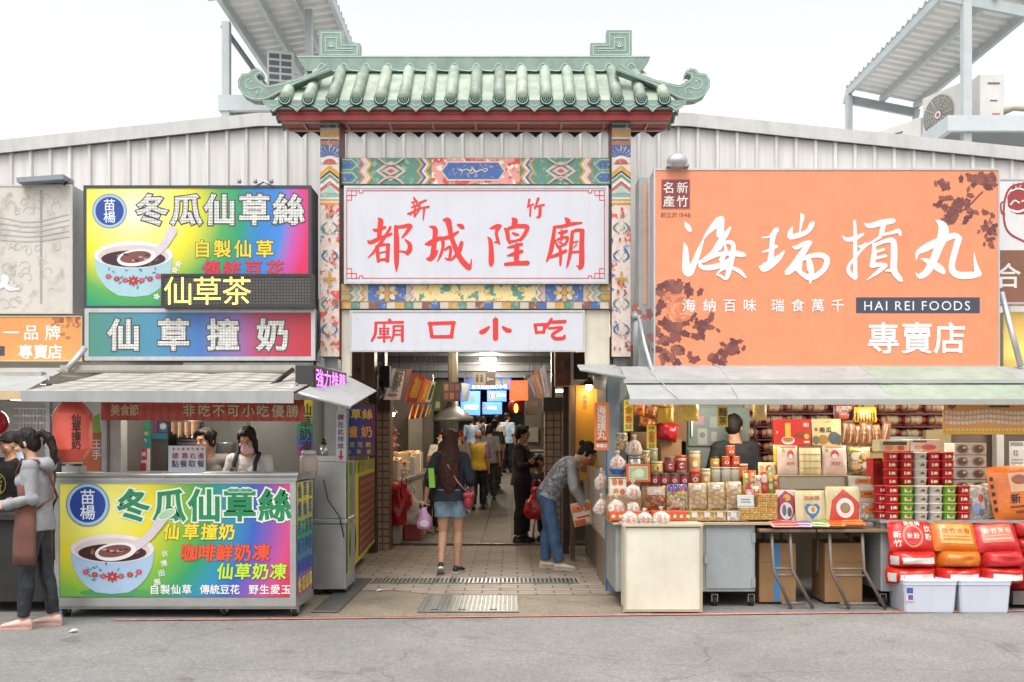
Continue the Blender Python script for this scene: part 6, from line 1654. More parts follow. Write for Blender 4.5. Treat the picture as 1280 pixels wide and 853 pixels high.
jar('small_tin','yellow tin with a dark lid on the leftmost square canister','tin',893.5,571,584,11,9.56,'#e3b23c','#3f3a36','#dca63c',.16)
jar('small_tin','orange tin with a tan lid, lower left of the stack of three','tin',907.5,570.5,584,11,9.56,'#dd4f26','#b8854c','#d8451f',.16,0,None,'茶')
jar('small_tin','orange tin with a tan lid, lower right of the stack of three','tin',919,570.5,584,11,9.56,'#dd4f26','#b8854c','#d8451f',.16,0,None,'茶')
jar('small_tin','orange tin with a tan lid on top of the stack of three','tin',913,557,570.5,11.5,9.56,'#dd4f26','#b8854c','#d8451f',.16,0,None,'茶')
jar('small_tin','red and orange tin right of the square canisters','tin',929.5,580,598,10.5,9.5,'#cf4a2a','#c9bda6','#d8822f',.16,0,None,'茶')
pack('snack_bag','clear bag of orange-brown snacks left of the blue-topped nut pouch','snack bag',(807,833,607,639),9.24,'snack_dark',[('r',-.85,.85,.62,.93,'film_clear'),('r',-.2,.5,.7,.82,'#d8cdbd')],.07,8)
pack('snack_bag','nut pouch with a blue polka-dot top and colourful characters','snack bag',(834,860,605.5,638),9.24,'snack_mix',[('r',-.92,.92,.72,.98,'#2f4fae')]+[('e',-.8+.2*k,.92-.06*(k%2),.035,.03,'#dfe6f2') for k in range(9)]+[('t','什錦',-.75,.75,.76,.3,'#e8473c'),('t','米果',-.1,.7,.66,.2,'#f2d23c')],.06,8)
for k,(a,c) in enumerate(((861,884),(885,907),(908,928))):
 pack('peanut_bag','clear bag of pale bean snacks with a white tag, %s of three on the counter'%ORD[k+1],'snack bag',(a,c,604-k,638),9.24,'peanut',[('r',-.3,.35,.74,.9,'#eae6e0'),('r',-.2,.25,.79,.82,'#b8b0a6')],.08,8,'clear bags of bean snacks')
for k,a in enumerate((868,884,900,917)):
 pack('snack_tray','small flat clear tray of snacks with a white label, %s along the counter front'%ORD[k+1],'snack tray',(a-8,a+8,639.5,651),9.04,'snack' if k<3 else 'snack_white',[('r',-.45,.45,.35,.9,'#e9e4dc')],.12,0,'flat snack trays along the counter front',True)
pack('biscuit_pack','tall clear pack of stacked round yellow biscuits at the counter end','biscuits',(948,972,618,650),9.05,'snack_small',[('r',-.98,.98,.24+k*.25,.26+k*.25,'#b5853c') for k in range(3)],.1,0,None,True)
pack('biscuit_pack','low clear pack of yellow biscuits under the small white card','biscuits',(925,948,635,650),9.05,'snack_small',[('r',-.98,.98,.48,.52,'#b5853c')],.1,0,None,True)
pack('price_card','small white card with green edge leaning over the low yellow biscuits','card',(922,943,619,635),9.08,'#e8ebe6',[('r',-.9,.9,.08,.16,'#9ab89a'),('r',-.6,.6,.4,.5,'#9aa39a'),('r',-.6,.5,.62,.7,'#b8866a')],.008,10,None,True)
MIX=['#e8b83c','#d8602f','#e6d7b0','#c83a4a','#7fae4c','#e09a3c','#d87a9a','#efe0c0']
k=0
for a,c,y0,y1,Y in((929,938,592,617,9.4),(936,946,588,617,9.35),(944,952,594,618,9.3),(951,960,590,618,9.32),(959,967,588,617,9.36),(966,973,594,617,9.4),(932,941,612,634,9.2),(941,950,608,634,9.22)):
 k+=1
 pack('snack_stick_pack','slim colourful snack packet, %s of eight crowded left of the vermicelli packs'%ORD[k],'snack packet',(a,c,y0,y1),Y,MIX[k-1],[('r',-.8,.8,.55,.85,MIX[(k+3)%8]),('e',0,.3,.6,.14,MIX[(k+5)%8]),('v','香脆',.5,.9,0,.5,'#fff3dc')],.035,6,'slim snack packets')
q=MB();q.box(gx(926,9.45),gx(974,9.45),9.15,9.5,CT,gz(618,9.4),'#a88c66');q.obj('display_riser',label='small wooden riser under the slim snack packets',cat='riser')
pack('snack_bag','cream pouch with a red picture above the slim snack packets','snack bag',(948,971,578,600),9.6,'#e6d2a2',[('e',.1,.55,.35,.28,'#c8483a'),('e',.2,.6,.18,.14,'#f0d8c8'),('r',-.8,-.5,.2,.8,'#d8a33c')],.05,8)
TZ=gz(661,8.98)
pack('noodle_pack','purple and pink patterned pack at the left of the front noodle row','noodle pack',(971,997,612,656),9.1,'#dcc7c4',[('p',[(-.9,.1),(.2,.05),(.9,.4),(.7,.8),(-.1,.97),(-.9,.75)],'#a8324e'),('e',-.1,.38,.6,.25,'#e0dcd8'),('e',-.3,.4,.2,.16,'#6a6a70'),('e',.2,.35,.22,.14,'#55555c'),('e',0,.76,.35,.1,'#e0a83c'),('e',-.2,.72,.12,.05,'#c84a2c')],.06,10)
pack('noodle_pack','big cream vermicelli pack with a blue heart-shaped emblem in the front row','noodle pack',(995,1034,613,656),9.06,'vermicelli',[('p',[(0,.14),(.42,.34),(.5,.5),(.3,.6),(0,.56),(-.3,.6),(-.5,.5),(-.42,.34)],'#4a78b8'),('e',0,.42,.3,.12,'#e8d8a8'),('e',.05,.42,.14,.08,'#d88a4a'),('t','純米粉',-.5,.5,.76,.16,'#c8683c'),('r',-.7,.7,.07,.11,'#d8904c')],.09,10)
pack('noodle_pack','vermicelli pack with a red diamond label and white round emblem in the front row','noodle pack',(1033,1076,608,656),9.04,'vermicelli',[('p',[(-.85,.12),(.85,.05),(.95,.55),(.0,.92),(-.7,.62)],'#d8482f'),('e',.05,.42,.52,.26,'#efe9e4'),('e',.05,.42,.3,.14,'#d8604a'),('e',.05,.43,.18,.09,'#7fa05a'),('e',-.45,.78,.06,.04,'#f2e6dc')],.09,10)
pack('noodle_pack','pale noodle pack with a small red face emblem, left in the middle row','noodle pack',(972,998,557,594),9.55,'pink_bag',[('e',.2,.68,.3,.16,'#d04a42'),('e',.2,.62,.22,.09,'#efe2da'),('t','米粉',-.2,.6,.38,.2,'#d06a58'),('r',-.8,.8,.93,.97,'#d88a3c'),('e',-.5,.84,.12,.06,'#8fc06a')],.07,6)
pack('noodle_pack','clear pack of rolled vermicelli in four bundles in the middle row','noodle pack',(999,1027,560,594),9.55,'vermicelli',[('r',-.95,.95,.23+.25*k,.26+.25*k,'#b39a5c') for k in range(3)],.09,6)
pack('noodle_pack','pale noodle pack with a red face emblem and white patch, right in the middle row','noodle pack',(1028,1059,557,594),9.55,'pink_bag',[('e',-.05,.68,.32,.16,'#d04a42'),('e',-.05,.62,.24,.09,'#efe2da'),('t','米粉',-.4,.4,.38,.2,'#d06a58'),('r',-.8,.8,.93,.97,'#d88a3c'),('e',-.7,.82,.12,.06,'#8fc06a'),('r',.55,.9,.3,.5,'#e8e2da')],.07,6)
pack('noodle_pack','dark multicoloured instant noodle multipack at the end of the middle row','noodle pack',(1060,1089,559,594),9.6,'snack_mix',[('r',-.9,.9,.86,.95,'#c8c04a'),('e',-.45,.66,.35,.14,'#e0d2b8'),('e',.45,.66,.35,.14,'#d8b080'),('e',-.45,.32,.35,.14,'#d8b080'),('e',.45,.32,.35,.14,'#e0d2b8')],.08,6)
pack('noodle_pack','yellow pack edge peeking out left of the middle noodle row','noodle pack',(967,980,556,592),9.66,'#dcb83c',(),.05,6)
q=MB();q.box(gx(973,9.5),gx(1060,9.5),9.45,9.72,gz(612,9.45),gz(594.3,9.45),'#cdc0a8');q.frame(gx(973,9.4),gx(1060,9.4),gz(613,9.4),gz(595,9.4),.012,9.42,'#8f7a5c',.02)
q.box(gx(973,9.5),gx(1060,9.5),9.5,9.72,TZ-.03,gz(612,9.45),'#8f7a5c');q.obj('display_shelf',label='grey-beige display tray with a wooden edge under the middle noodle row',cat='shelf')
q=MB();q.box(gx(1060,9.6),gx(1092,9.6),9.5,9.72,.6,gz(594.3,9.6),'#8f7a5c');q.obj('display_shelf',label='wooden shelf block under the dark noodle multipack',cat='shelf')
pack('gift_box','red gift box with a picture of noodles in a blue bowl on the top shelf','gift box',(968,1014,524,557.5),9.9,'#c82f28',[('e',-.25,.2,.36,.16,'#c9d2dc'),('e',-.25,.24,.28,.1,'#b8783c'),('r',-.4,-.1,.3,.85,'#e2b04a'),('e',.5,.42,.35,.1,'#8a4a2c'),('e',.75,.35,.14,.1,'#e0b43c'),('t','米粉',.55,.9,.78,.12,'#e8d8b8'),('r',.6,.9,.1,.18,'#e6d2c0'),('e',-.85,.5,.06,.06,'#e0a83c')],.08,6,None,True)
pack('gift_box','cream gift box with dark pumpkins and black characters on the top shelf','gift box',(1015.5,1052,523.5,557),9.9,'#d8c48c',[('t','南瓜',-.5,.35,.58,.2,'#3a2f2a'),('e',.5,.28,.4,.24,'#4a5058'),('e',-.25,.22,.36,.18,'#a8743c'),('e',.8,.22,.25,.2,'#3f4a4c'),('e',-.75,.2,.25,.16,'#6f6a4a'),('p',[(-.2,.86),(.1,.93),(.4,.95),(.1,.86)],'#c8a02c'),('e',-.72,.6,.08,.08,'#b84a3c')],.08,6,None,True)
q=MB();q.box(gx(966,9.9),gx(1115,9.9),9.86,10.1,gz(561,9.9),gz(557.8,9.9),'#8f7a5c');q.box(gx(1060,9.98),gx(1110,9.98),9.9,10.0,gz(575,9.9),gz(561,9.9),'#a8936a');q.obj('display_shelf',label='wooden top shelf carrying the red and the cream gift box',cat='shelf')
pack('snack_bag','yellow-headed pack of dried sticks on the top shelf right of the gift boxes','snack bag',(1068,1096,509,528),10.0,'#d9b92f',[('r',-.9+.26*k,-.78+.26*k,.05,.6,'#7a3a26') for k in range(7)],.05,6)
for k in range(7):
 a=1055+k*8.4
 pack('dried_meat_bag','clear bag of dark dried sticks, %s of seven on the top shelf'%ORD[k+1],'snack bag',(a-5,a+6,527+(k%3)*2,556),9.94,'snack_dark' if k%2 else '#8a5a3c',[('p',[(-.6,.1),(-.3,.1),(.2,.9),(0,.9)],'#c99a6c'),('p',[(.2,.1),(.4,.1),(.5,.85),(.35,.85)],'#6a3a26')],.04,5,'bags of dried sticks',False,0,1,rnd.uniform(-8,8))
pack('snack_bag','dark printed pack standing behind the dried sticks under the awning','snack bag',(1042,1066,505,526),10.1,'#8a4038',[('r',-.8,.8,.55,.85,'#c9a890'),('t','肉乾',-.6,.6,.68,.3,'#4a2a26'),('r',-.5,.5,.1,.4,'#c05a3c')],.04)
for k,(a,c,y0,y1,Y) in enumerate(((1063,1093,596,609.5,9.36),(1070,1098,610,628,9.28),(1075,1105,629,648.5,9.2))):
 pack('pastry_box','clear plastic pastry box with an orange label, %s of three stacked beside the noodle packs'%['top','middle','bottom'][k],'pastry box',(a,c,y0,y1),Y,'snack_white' if k==2 else 'film',[('r',-.6,.7,.3,.8,'#dd8f3c'),('r',-.3,.4,.5,.65,'#b8502c')],.2,0,'stacked pastry boxes',True)
jar('steel_tin','low round steel tin under the stacked pastry boxes','tin',1087,648.5,661,19,9.2,'#8f8a80','#6f6a62',None,.25)
for k,(a,c,m_,m2,rz,lb) in enumerate(((963,1000,'#dfa8a4','#d8502f',4,'pink packet with a red band lying leftmost on the folding table'),(988,1012,'#dcc8d8','#8a5aa0',-25,'pale purple packet lying second on the folding table'),(1000,1034,'#dfe4c4','#6fa84a',-22,'white and green packet lying askew on the folding table'),(1014,1053,'#e3823a','#d85a26',-18,'orange packet lying fourth on the folding table'),(1046,1081,'#dd5a2c','#e8a04a',-6,'red-orange packet lying rightmost on the folding table'))):
 t=pack('flat_packet',lb,'packet',(a,c,634,661),8.98,m_,[('r',-.8,.8,.3,.6,m2),('e',0,.75,.3,.1,'#f0e6d4'),('r',-.85,.85,.05,.12,m2)],.035,0,None,False,rz)
 t.location.z=TZ+.02+.004*k;t.location.y-=.06;t.rotation_euler=(R(-78),0,R(rz))
def tub(body,lid,lab,x,Y,zb,w,h,label):
 t=thing('noodle_tub',label,'noodle tub',(x,Y,zb),'stacked noodle tubs')
 r=w/2
 q=MB();q.lathe([(r*.80,0),(r*.84,h*.04),(r*.95,h*.8),(r*.99,h*.82),(r*.99,h*.86)],(x,Y,zb),body,20,True,.25);q.obj('body',t)
 q=MB();q.lathe([(r*1.02,h*.86),(r*1.03,h*.9),(r*1.0,h*.985),(r*.9,h*.985)],(x,Y,zb),lid,20,True,.25);q.obj('lid',t)
 q=MB();s0=len(q.v)
 q.rect(-r*.55,r*.5,h*.2,h*.72,0,lab[0]);q.rect(-r*.3,r*.45,h*.26,h*.5,-.0006,lab[1]);q.ell(r*.1,h*.48,r*.26,h*.16,-.0012,lab[2],12);q.rect(-r*.5,-r*.34,h*.25,h*.66,-.0008,lab[3])
 for i in range(s0,len(q.v)):
  a,b_,c=q.v[i];k=.84+.14*c/h;q.v[i]=(x+a,Y-r*k*(.985+.03*(1-(a/r)**2))+b_-.004,zb+c)
 q.obj('paper_label',t)
 return reg(t)
TU={'r':('#c9272e','#d8342f',('#b81f2a','#e0902f','#efe2c8','#f2e6dc')),'w':('#e3ddd2','#e8e4da',('#d9c9b0','#a8866a','#7a5a48','#c9b49a')),'g':('#8fbf3c','#9aca4a',('#6fa52f','#e8e2c8','#c8503a','#f2f0dc'))}
TN={'r':'red','w':'white','g':'green'}
uz=mp(1,8.95)
TUB0={}
for tier,(cols,yt,yb,Y) in enumerate((([(1113,'r','leftmost red'),(1131.5,'r','second red'),(1149,'w','white'),(1165.5,'r','middle red'),(1182.5,'r','rightmost red')],565,606.5,9.16),([(1101,'r','half-hidden red'),(1114.5,'r','left red'),(1132,'g','left green'),(1150,'w','left white'),(1168,'w','right white'),(1185.5,'g','right green'),(1202.5,'r','right red')],607,650,9.04))):
 hh=mp((yb-yt)/4,Y);ww=mp(17.2,Y)
 for a,kind,nm in cols:
  for k in range(4):
   y_=Y+(.09 if a==1101 else 0);x=gx(a,y_)+rnd.uniform(-.002,.002)
   zb=gz(yb,Y)+k*hh
   nm2=nm+' column'
   lb='%s noodle tub, %s from the bottom in the %s of the %s tier'%(TN[kind],ORD[k+1],nm2,'back' if tier==0 else 'front')
   if(tier,kind) not in TUB0:TUB0[(tier,kind)]=tub(*TU[kind],x,y_,zb,ww,hh,lb)
   else:dup(TUB0[(tier,kind)],(x,y_,zb),rnd.uniform(-4,4),lb)
q=MB();q.box(gx(1103,9.16),gx(1193,9.16),9.14-.07,9.3,gz(650,9.0),gz(606.8,9.16),'#c9b08a') if False else q.box(gx(1104,9.2),gx(1194,9.2),9.13,9.3,gz(650.5,9.04),gz(606.8,9.16)-.001,'#b39a76');q.obj('display_riser',label='wooden riser under the back tier of noodle tubs',cat='riser')
pack('carton_box','yellow and white carton lying on the left of the back noodle tubs','carton',(1100,1137,550,564.6),9.2,'#dcd2a8',[('r',-.8,.8,.55,.85,'#4a4a3c'),('e',-.4,.35,.3,.22,'#c8a04a'),('e',.4,.3,.25,.2,'#c8642c')],.2,0,None,True)
pack('carton_box','white carton with a red picture lying on the right of the back noodle tubs','carton',(1138,1175,549.5,564.6),9.2,'#dcd6cc',[('r',-.85,.1,.75,.9,'#6a5a4a'),('e',.2,.35,.55,.22,'#cf6a4a'),('e',-.5,.35,.25,.2,'#d8a07a')],.2,0,None,True)
pack('carton_box','red carton standing left of the back tier of noodle tubs','carton',(1090,1105,573,606),9.35,'#c02a2a',[('e',.2,.5,.4,.16,'#8a2a26'),('r',-.7,.5,.8,.9,'#d8603c')],.1,0,None,True,18)
q=MB();q.box(gx(1090,9.45),gx(1106,9.45),9.3,9.5,gz(650,9.04),gz(606.3,9.4),'#8f7a5c');q.obj('display_riser',label='dark wooden block under the red carton beside the noodle tubs',cat='riser')
for k in range(4):
 pack('cake_tray','clear tray of dark cakes, %s from the top of the stack beside the tubs'%ORD[k+1],'cake tray',(1193,1233,554+k*15.5,568.5+k*15.5),9.3,'film',[('e',-.52,.48,.4,.42,'#a39c94'),('e',.48,.48,.4,.42,'#a39c94'),('e',-.52,.48,.28,.3,'#6f5a48'),('e',.48,.48,.28,.3,'#6f5a48'),('r',-.95,.95,.86,.97,'#d3ccb8'),('e',-.4,.6,.1,.1,'#e6e2da'),('e',.6,.6,.1,.1,'#d0b040')],.22,0,'stacked cake trays',True)
q=MB();q.box(gx(1193,9.4),gx(1250,9.4),9.28,9.55,gz(650,9.0),gz(616,9.3),'#8a8076');q.obj('display_riser',label='grey riser under the clear cake trays',cat='riser')
pack('foil_bag','clear bag of silver and blue wrapped sweets, left of the pair beside the tubs','snack bag',(1211,1233,606,650),9.1,'snack_white',[('e',-.2,.3,.5,.16,'#8fa0c0'),('e',.3,.6,.3,.12,'#c8543a'),('e',-.3,.75,.25,.1,'#a8b09a'),('e',.3,.2,.3,.1,'#6a6e86')],.09,10)
pack('foil_bag','clear bag of white and red wrapped sweets, right of the pair beside the tubs','snack bag',(1230,1253,604,649),9.12,'snack_white',[('e',-.2,.7,.4,.14,'#c9b8a0'),('e',.2,.45,.4,.13,'#b8443a'),('e',-.3,.3,.3,.1,'#a89a8a'),('e',.3,.2,.3,.1,'#d8a04a')],.09,10)
def sack_print(kind):
 if kind=='r':return[('v','新竹',.12,.62,-.68,.17,'#f2e2d2'),('e',0,.45,.46,.36,'#e88a70'),('e',0,.45,.38,.3,'#c8281f'),('t','米粉',-.3,.3,.45,.14,'#f2e2d2'),('v','炊粉',.3,.8,.7,.17,'#f2e2d2'),('t','佛祖牌',-.35,.4,.86,.12,'#f2e2d2')]
 if kind=='o':return[('r',-.7,.7,.2,.85,'#e3a858'),('t','新竹米粉',-.62,.62,.62,.135,'#c8641f'),('r',-.6,.6,.3,.36,'#c9742c'),('r',-.6,.6,.42,.45,'#c9742c')]
 return[('r',-.7,.7,.24,.84,'#dc7a68'),('t','新竹米粉',-.62,.62,.62,.135,'#f0d8b8'),('r',-.6,.6,.32,.38,'#e8b090'),('r',-.55,.55,.44,.47,'#e8b090')]
SK={'r':'#d3261f','o':'#e07a24','p':'#cf2a2c'}
for cidx,(a,c,kind,nm) in enumerate(((1113,1168,'r','left'),(1167,1223,'o','middle'),(1221,1277,'p','right'))):
 adj={'r':'red','o':'orange','p':'pinkish red'}[kind]
 pack('noodle_sack','%s noodle sack with printed front propped on top of the %s column'%(adj,nm),'noodle sack',(a,c,650,690),8.86,SK[kind],sack_print(kind),.13,22+3*cidx,'propped noodle sacks',False,0,1.3,(0,2,-3)[cidx])
 for k in range(2):
  m_=SK['o'] if(kind=='o' and k==0) else('#d42c22' if kind!='p' or k else '#cf2a2c')
  ad2='orange' if(kind=='o' and k==0) else 'red'
  strip_=[] if(kind!='r' and k==0) else[('r',-.62,.72,.28,.62,'#e9dfd8')]
  if kind=='r':strip_+=[('r',-.97,-.74,.2,.7,'#e6dcd4')]
  pack('noodle_sack','%s noodle sack lying %s in the %s column of sacks'%(ad2,['second from bottom','lowest, on the bin,'][k],nm),'noodle sack',(a+(-3-3*k if kind=='r' else 2),c+1,687+k*20.5,709+k*20.2),8.92,m_,strip_,.3,0,'lying noodle sacks',False,0,1.2,rnd.uniform(-2,2))
pack('noodle_sack','big orange sack with black characters standing at the right edge','noodle sack',(1243,1306,581,650),8.98,'#e3772a',[('r',-.3,.6,.5,.85,'#e8b48a'),('e',.1,.72,.3,.09,'#a8563a'),('t','新竹',-.35,.75,.38,.2,'#2f2a28'),('r',-.4,.8,.22,.25,'#6a3a26'),('r',-.2,.6,.12,.16,'#8a4a2c')]+[('r',-.96,-.86,.18+.14*k,.25+.14*k,'#2f2a2a') for k in range(5)],.13,10,None,False,0,1.1,-5)
for k in range(4):
 pack('noodle_sack','red sack cut by the right edge, %s down under the big orange sack'%ORD[k+1],'noodle sack',(1258+(k%2)*4,1318,648+k*22,672+k*22),9.06,'#cf2a22',[('e',-.3,.5,.3,.22,'#3a3030')] if k==1 else(),.28,0,'red sacks at the right edge',False,0,1.3)
q=MB();q.box(gx(1256,9.1),gx(1330,9.1),8.95,9.3,.04,gz(737,9.06),'#6f6860');q.obj('sack_pallet',label='low dark platform under the red sacks at the right edge',cat='platform')
pack('hanging_bag','bright yellow bag hanging under the awning left of the man in black','bag',(848,873,503,526.5),9.05,'#f8d058',[('r',-.9,.9,.88,.97,'#dcae3c')],.12,0,None,False,0,1.4)
pack('hanging_bag','yellow bag hanging beside the orange crisps under the awning','bag',(822,842,507,529),9.3,'#f0bc44',[('r',-.9,.9,.85,.95,'#c8862c')],.12,0,None,False,0,1.4)
pack('hanging_bag','pale golden roll hanging under the awning right of the man in black','bag',(941,958.5,502,525.5),9.05,'#f0c880',[('r',-.15,.1,.05,.95,'#e8cb90')],.12,0,None,False,0,.8)
for k,(a,y0) in enumerate(((790,503),(803,506),(816,502),(829,503),(798,517),(812,518))):
 pack('crisps_bag','orange-brown bag of crisps, %s of six hanging behind the price tags'%ORD[k+1],'snack bag',(a,a+16,y0,y0+17),9.7+.05*k,'snack_dark' if k%2 else '#d3742a',[('r',-.7,.7,.3,.6,'#e2a24a'),('t','香脆',-.5,.5,.45,.3,'#a8331f')],.09,0,'orange bags of crisps',False,0,1.4,rnd.uniform(-20,20))
pack('red_sack','crumpled red plastic bag behind the lower yellow price tag','bag',(819,845,528,551),9.9,'#bf2028',(),.2,0,None,False,0,2.2,12)
pack('cardboard_box','brown cardboard box under the crumpled red bag','box',(826,852,549,580),9.95,'card',(),.3,0,None,True)
pack('cardboard_box','tall brown cardboard box beside the grey-green cupboard','box',(833,858,505,552),10.5,'card',(),.3,0,None,True)
pack('cardboard_box','brown cardboard box deep behind the orange-framed gift box','box',(788,826,540,580),10.3,'card',(),.4,0,None,True)
t=thing('metal_cupboard','grey-green metal cupboard with taped notes behind the man in black','cupboard',(gx(898,10.6),10.8,0))
q=MB();q.box(gx(858,10.6),gx(938,10.6),10.62,11.2,0,gz(506,10.6),'#8a968e');q.obj('body',t,bevel=.01)
for y0,y1 in((510,558),(561,640)):
 q=MB();q.box(gx(860,10.6),gx(936,10.6),10.59,10.618,gz(y1,10.6),gz(y0,10.6),'#93a097');dr=q.obj('door',t,bevel=.006)
 q=MB();q.box(gx(863,10.6),gx(865,10.6),10.55,10.589,gz((y0+y1)/2+12,10.6),gz((y0+y1)/2-10,10.6),'steel');q.obj('handle',dr)
q=MB();y=10.585
for a,c,e_,f_,m_ in((864,880,520,531,'#cfa6aa'),(872,884,536,556,'#c3c4bf'),(887,898,521,535,'#b3b8b2'),(889,896,540,552,'#c9c3b6')):q.rect(gx(a,y),gx(c,y),gz(f_,y),gz(e_,y),y,m_)
q.ell(gx(878,y),gz(544,y),.03,.03,y-.001,'#8a908a',12)
q.obj('taped_note',t)
NB=None;idx=0
for r_ in range(6):
 for c_ in range(9):
  a=934+c_*29+(r_%2)*3;y_=502+r_*16
  if a>1085 and r_>2:continue
  Yn=10.75
  lb='noodle bundle in red netting on the back wall, %s row, %s from the left'%(ORD[r_+1],ORD[c_+1])
  if NB is None:
   x,z=0,0
   NB=thing('noodle_bundle',lb,'noodle bundle',(gx(a,Yn),Yn,gz(y_+14,Yn)),'noodle bundles in red nets on the back wall')
   w=mp(27,Yn);h=mp(13.5,Yn);o=ORG[NB.name]
   rings=[]
   for i in range(13):
    f=i/12;k=(1-abs(2*f-1)**4)**.5*(.9+.1*math.cos(f*PI*6))+.12
    rings.append([(o.x-w/2+w*f,o.y+.13*k*math.cos(2*PI*j/12),o.z+h/2+h*.5*k*math.sin(2*PI*j/12)) for j in range(12)])
   q=MB();q.loft(rings,'noodle_dull');q.obj('noodles',NB)
   q=MB()
   for f in(.02,.2,.8,.98):
    k=((1-abs(2*f-1)**4)**.5*.95+.13)
    q.tube([(o.x-w/2+w*f,o.y+.135*k*math.cos(2*PI*j/12),o.z+h/2+h*.52*k*math.sin(2*PI*j/12)) for j in range(13)],.005 if .1<f<.9 else .016,'net_red',6)
   q.tube([(o.x-w/2,o.y-.11,o.z+h*.95),(o.x,o.y-.1,o.z+h*.98),(o.x+w/2,o.y-.11,o.z+h*.95)],.009,'net_red',6);q.tube([(o.x-w/2,o.y-.1,o.z+h*.06),(o.x+w/2,o.y-.1,o.z+h*.06)],.01,'net_red',6)
   q.obj('red_net',NB);reg(NB)
  else:dup(NB,(gx(a,Yn)+rnd.uniform(-.02,.02),Yn+rnd.uniform(-.03,.03),gz(y_+14,Yn)+rnd.uniform(-.01,.01)),None,lb)
q=MB()
for r_ in range(6):q.box(gx(938,10.75) if True else 0,5.8,10.6,11.2,gz(517.5+r_*16,10.75)-.012,gz(517+r_*16,10.75),'#5a4238')
q.box(gx(939,10.75),gx(941,10.75),10.6,11.2,0,gz(500,10.75),'#5a4238');q.box(5.7,5.8,10.6,11.2,0,gz(500,10.75),'#5a4238')
q.obj('wall_rack',label='dark wall rack holding the noodle bundles in red nets',cat='rack')
q=MB();q.box(gx(1090,10.4),gx(1181,10.4),10.3,10.5,gz(553,10.4),gz(546,10.4),'#a9b0ae');q.box(gx(1150,10.35),gx(1181,10.35),10.2,10.29,gz(600,10.3),gz(538,10.3),'#a89870');q.box(gx(1181,10.3),gx(1420,10.3),10.31,10.4,.2,gz(544,10.3),'#6a5c50')
q.box(gx(1243,10.2),gx(1252,10.2),10.15,10.25,0,gz(535,10.2),'#c3bfb6');q.obj('stall_partition',label='pale rail and brown partition boards behind the noodle tubs',cat='partition')
def col_(name,label,pa,pb,Y,dpt,mat,z1=3.74,topm=None):
 t=thing(name,label,'pillar' if 'pillar' in name else 'post',(gx((pa+pb)/2,Y),Y+dpt/2,0))
 q=MB();q.box(gx(pa,Y),gx(pb,Y),Y,Y+dpt,0,gz(515,Y) if topm else z1,mat);q.obj('shaft',t)
 if topm:
  q=MB();q.box(gx(pa-2,Y),gx(pb+1,Y),Y-.02,Y+dpt,gz(514.9,Y),gz(497,Y),topm);q.box(gx(pa*.6+pb*.4,Y),gx(pb*.6+pa*.4,Y),Y+.1,Y+dpt,gz(496.9,Y),z1,topm);q.obj('capital',t)
 return t
col_('tiled_pillar','brown tiled pillar left of the corridor behind the dark wooden post',469,487,13.75,.4,'pillar_tiles',3.74,'#54473e')
col_('tiled_pillar','brown tiled pillar right of the corridor behind the bending woman',681,703,13.75,.4,'pillar_tiles',3.74,'#54473e')
col_('wooden_post','dark weathered wooden post at the end of the menu-sided steel cart',461,471,13.4,.12,'wood_dark',2.4)
col_('wooden_post','dark wooden post standing between the tiled pillar and the tall yellow banner',704,711,13.3,.12,'wood_dark',2.5)
col_('wooden_post','brown wooden post just left of the tall yellow banner',713,719,12.6,.1,'wood',2.5)
q=MB();Y=12.3;q.box(gx(694,Y),gx(713,Y),Y,Y+.3,gz(482,Y),gz(430,Y),'rust');q.box(gx(705,Y),gx(714,Y),Y-.005,Y-.001,gz(462,Y),gz(448,Y),'#4a3f3c');q.box(gx(713.2,Y),gx(717,Y),Y-.01,Y+.1,gz(482,Y),gz(420,Y),'white_paint');q.box(gx(717.2,Y),gx(735,Y),Y+.02,Y+.1,gz(475,Y),gz(430,Y),'dark_brown')
q.obj('rusty_panel',label='rusty brown metal panel with a white strip above the right tiled pillar',cat='panel')
q=MB();Y=12.0;q.box(gx(437,Y),gx(468,Y),Y,Y+.25,gz(484,Y),gz(430,Y),'#6f5346');q.box(gx(452,Y),gx(456,Y),Y-.01,Y-.001,gz(475,Y),gz(440,Y),'#8f7a6a');q.box(gx(470,Y),gx(483,Y),Y+.3,Y+.5,gz(482,Y),gz(455,Y),'dark');q.ell(gx(448,Y),gz(462,Y),.03,.03,Y-.002,'#3f3430',12)
q.obj('meter_box',label='brown box panel high at the left of the market entrance beside the LED box',cat='panel')
q=MB()
for k in range(6):q.tube([(-1.95,11.9,2.12+.03*k),(-1.85,12.0,2.02+.03*k),(-1.75+.02*k,12.1,1.96+.035*k),(-1.66+.01*k,12.2,1.98+.03*k),(-1.6,12.35,2.1+.04*k)],.006+.002*(k%3),'black',6)
q.obj('cable_bundle',label='tangle of dark cables under the brown box panel at the entrance',cat='cables')
q=MB();q.box(.985,1.03,10.12,13.4,.02,.5,'#6c6660');q.obj('low_panel',label='grey low panel along the passage behind the grey-blue post',cat='panel')
def counter(label,x0,x1,y0,y1,z1,mat,name='food_counter',cat='counter'):
 t=thing(name,label,cat,((x0+x1)/2,y0,.04))
 q=MB();q.box(x0,x1,y0,y1,.041,z1-.04,mat);q.obj('body',t)
 q=MB();q.box(x0-.03,x1+.03,y0-.03,y1,z1-.039,z1,'steel_dull');q.obj('top',t)
 return t
counter('white-ended steel food counter along the left side of the corridor',-3.4,-1.62,14.35,21.0,.95,'#cfc9be')
counter('steel food counter along the right side of the corridor behind the man in black',.78,3.2,14.9,22,.95,'#7f7c76')
counter('dark food counter deep on the left side of the corridor',-3.6,-1.7,22.5,30,1.15,'#6a5f55')
counter('pale food counter deep on the right side of the corridor',.55,3.2,23,30,1.25,'#b9b3a6')
GC=['#d9cdb8','#c9b48f','#e2dcd0','#b89f7a','#d6d0c8','#c7a06a','#a8a29a','#e0d2a8']
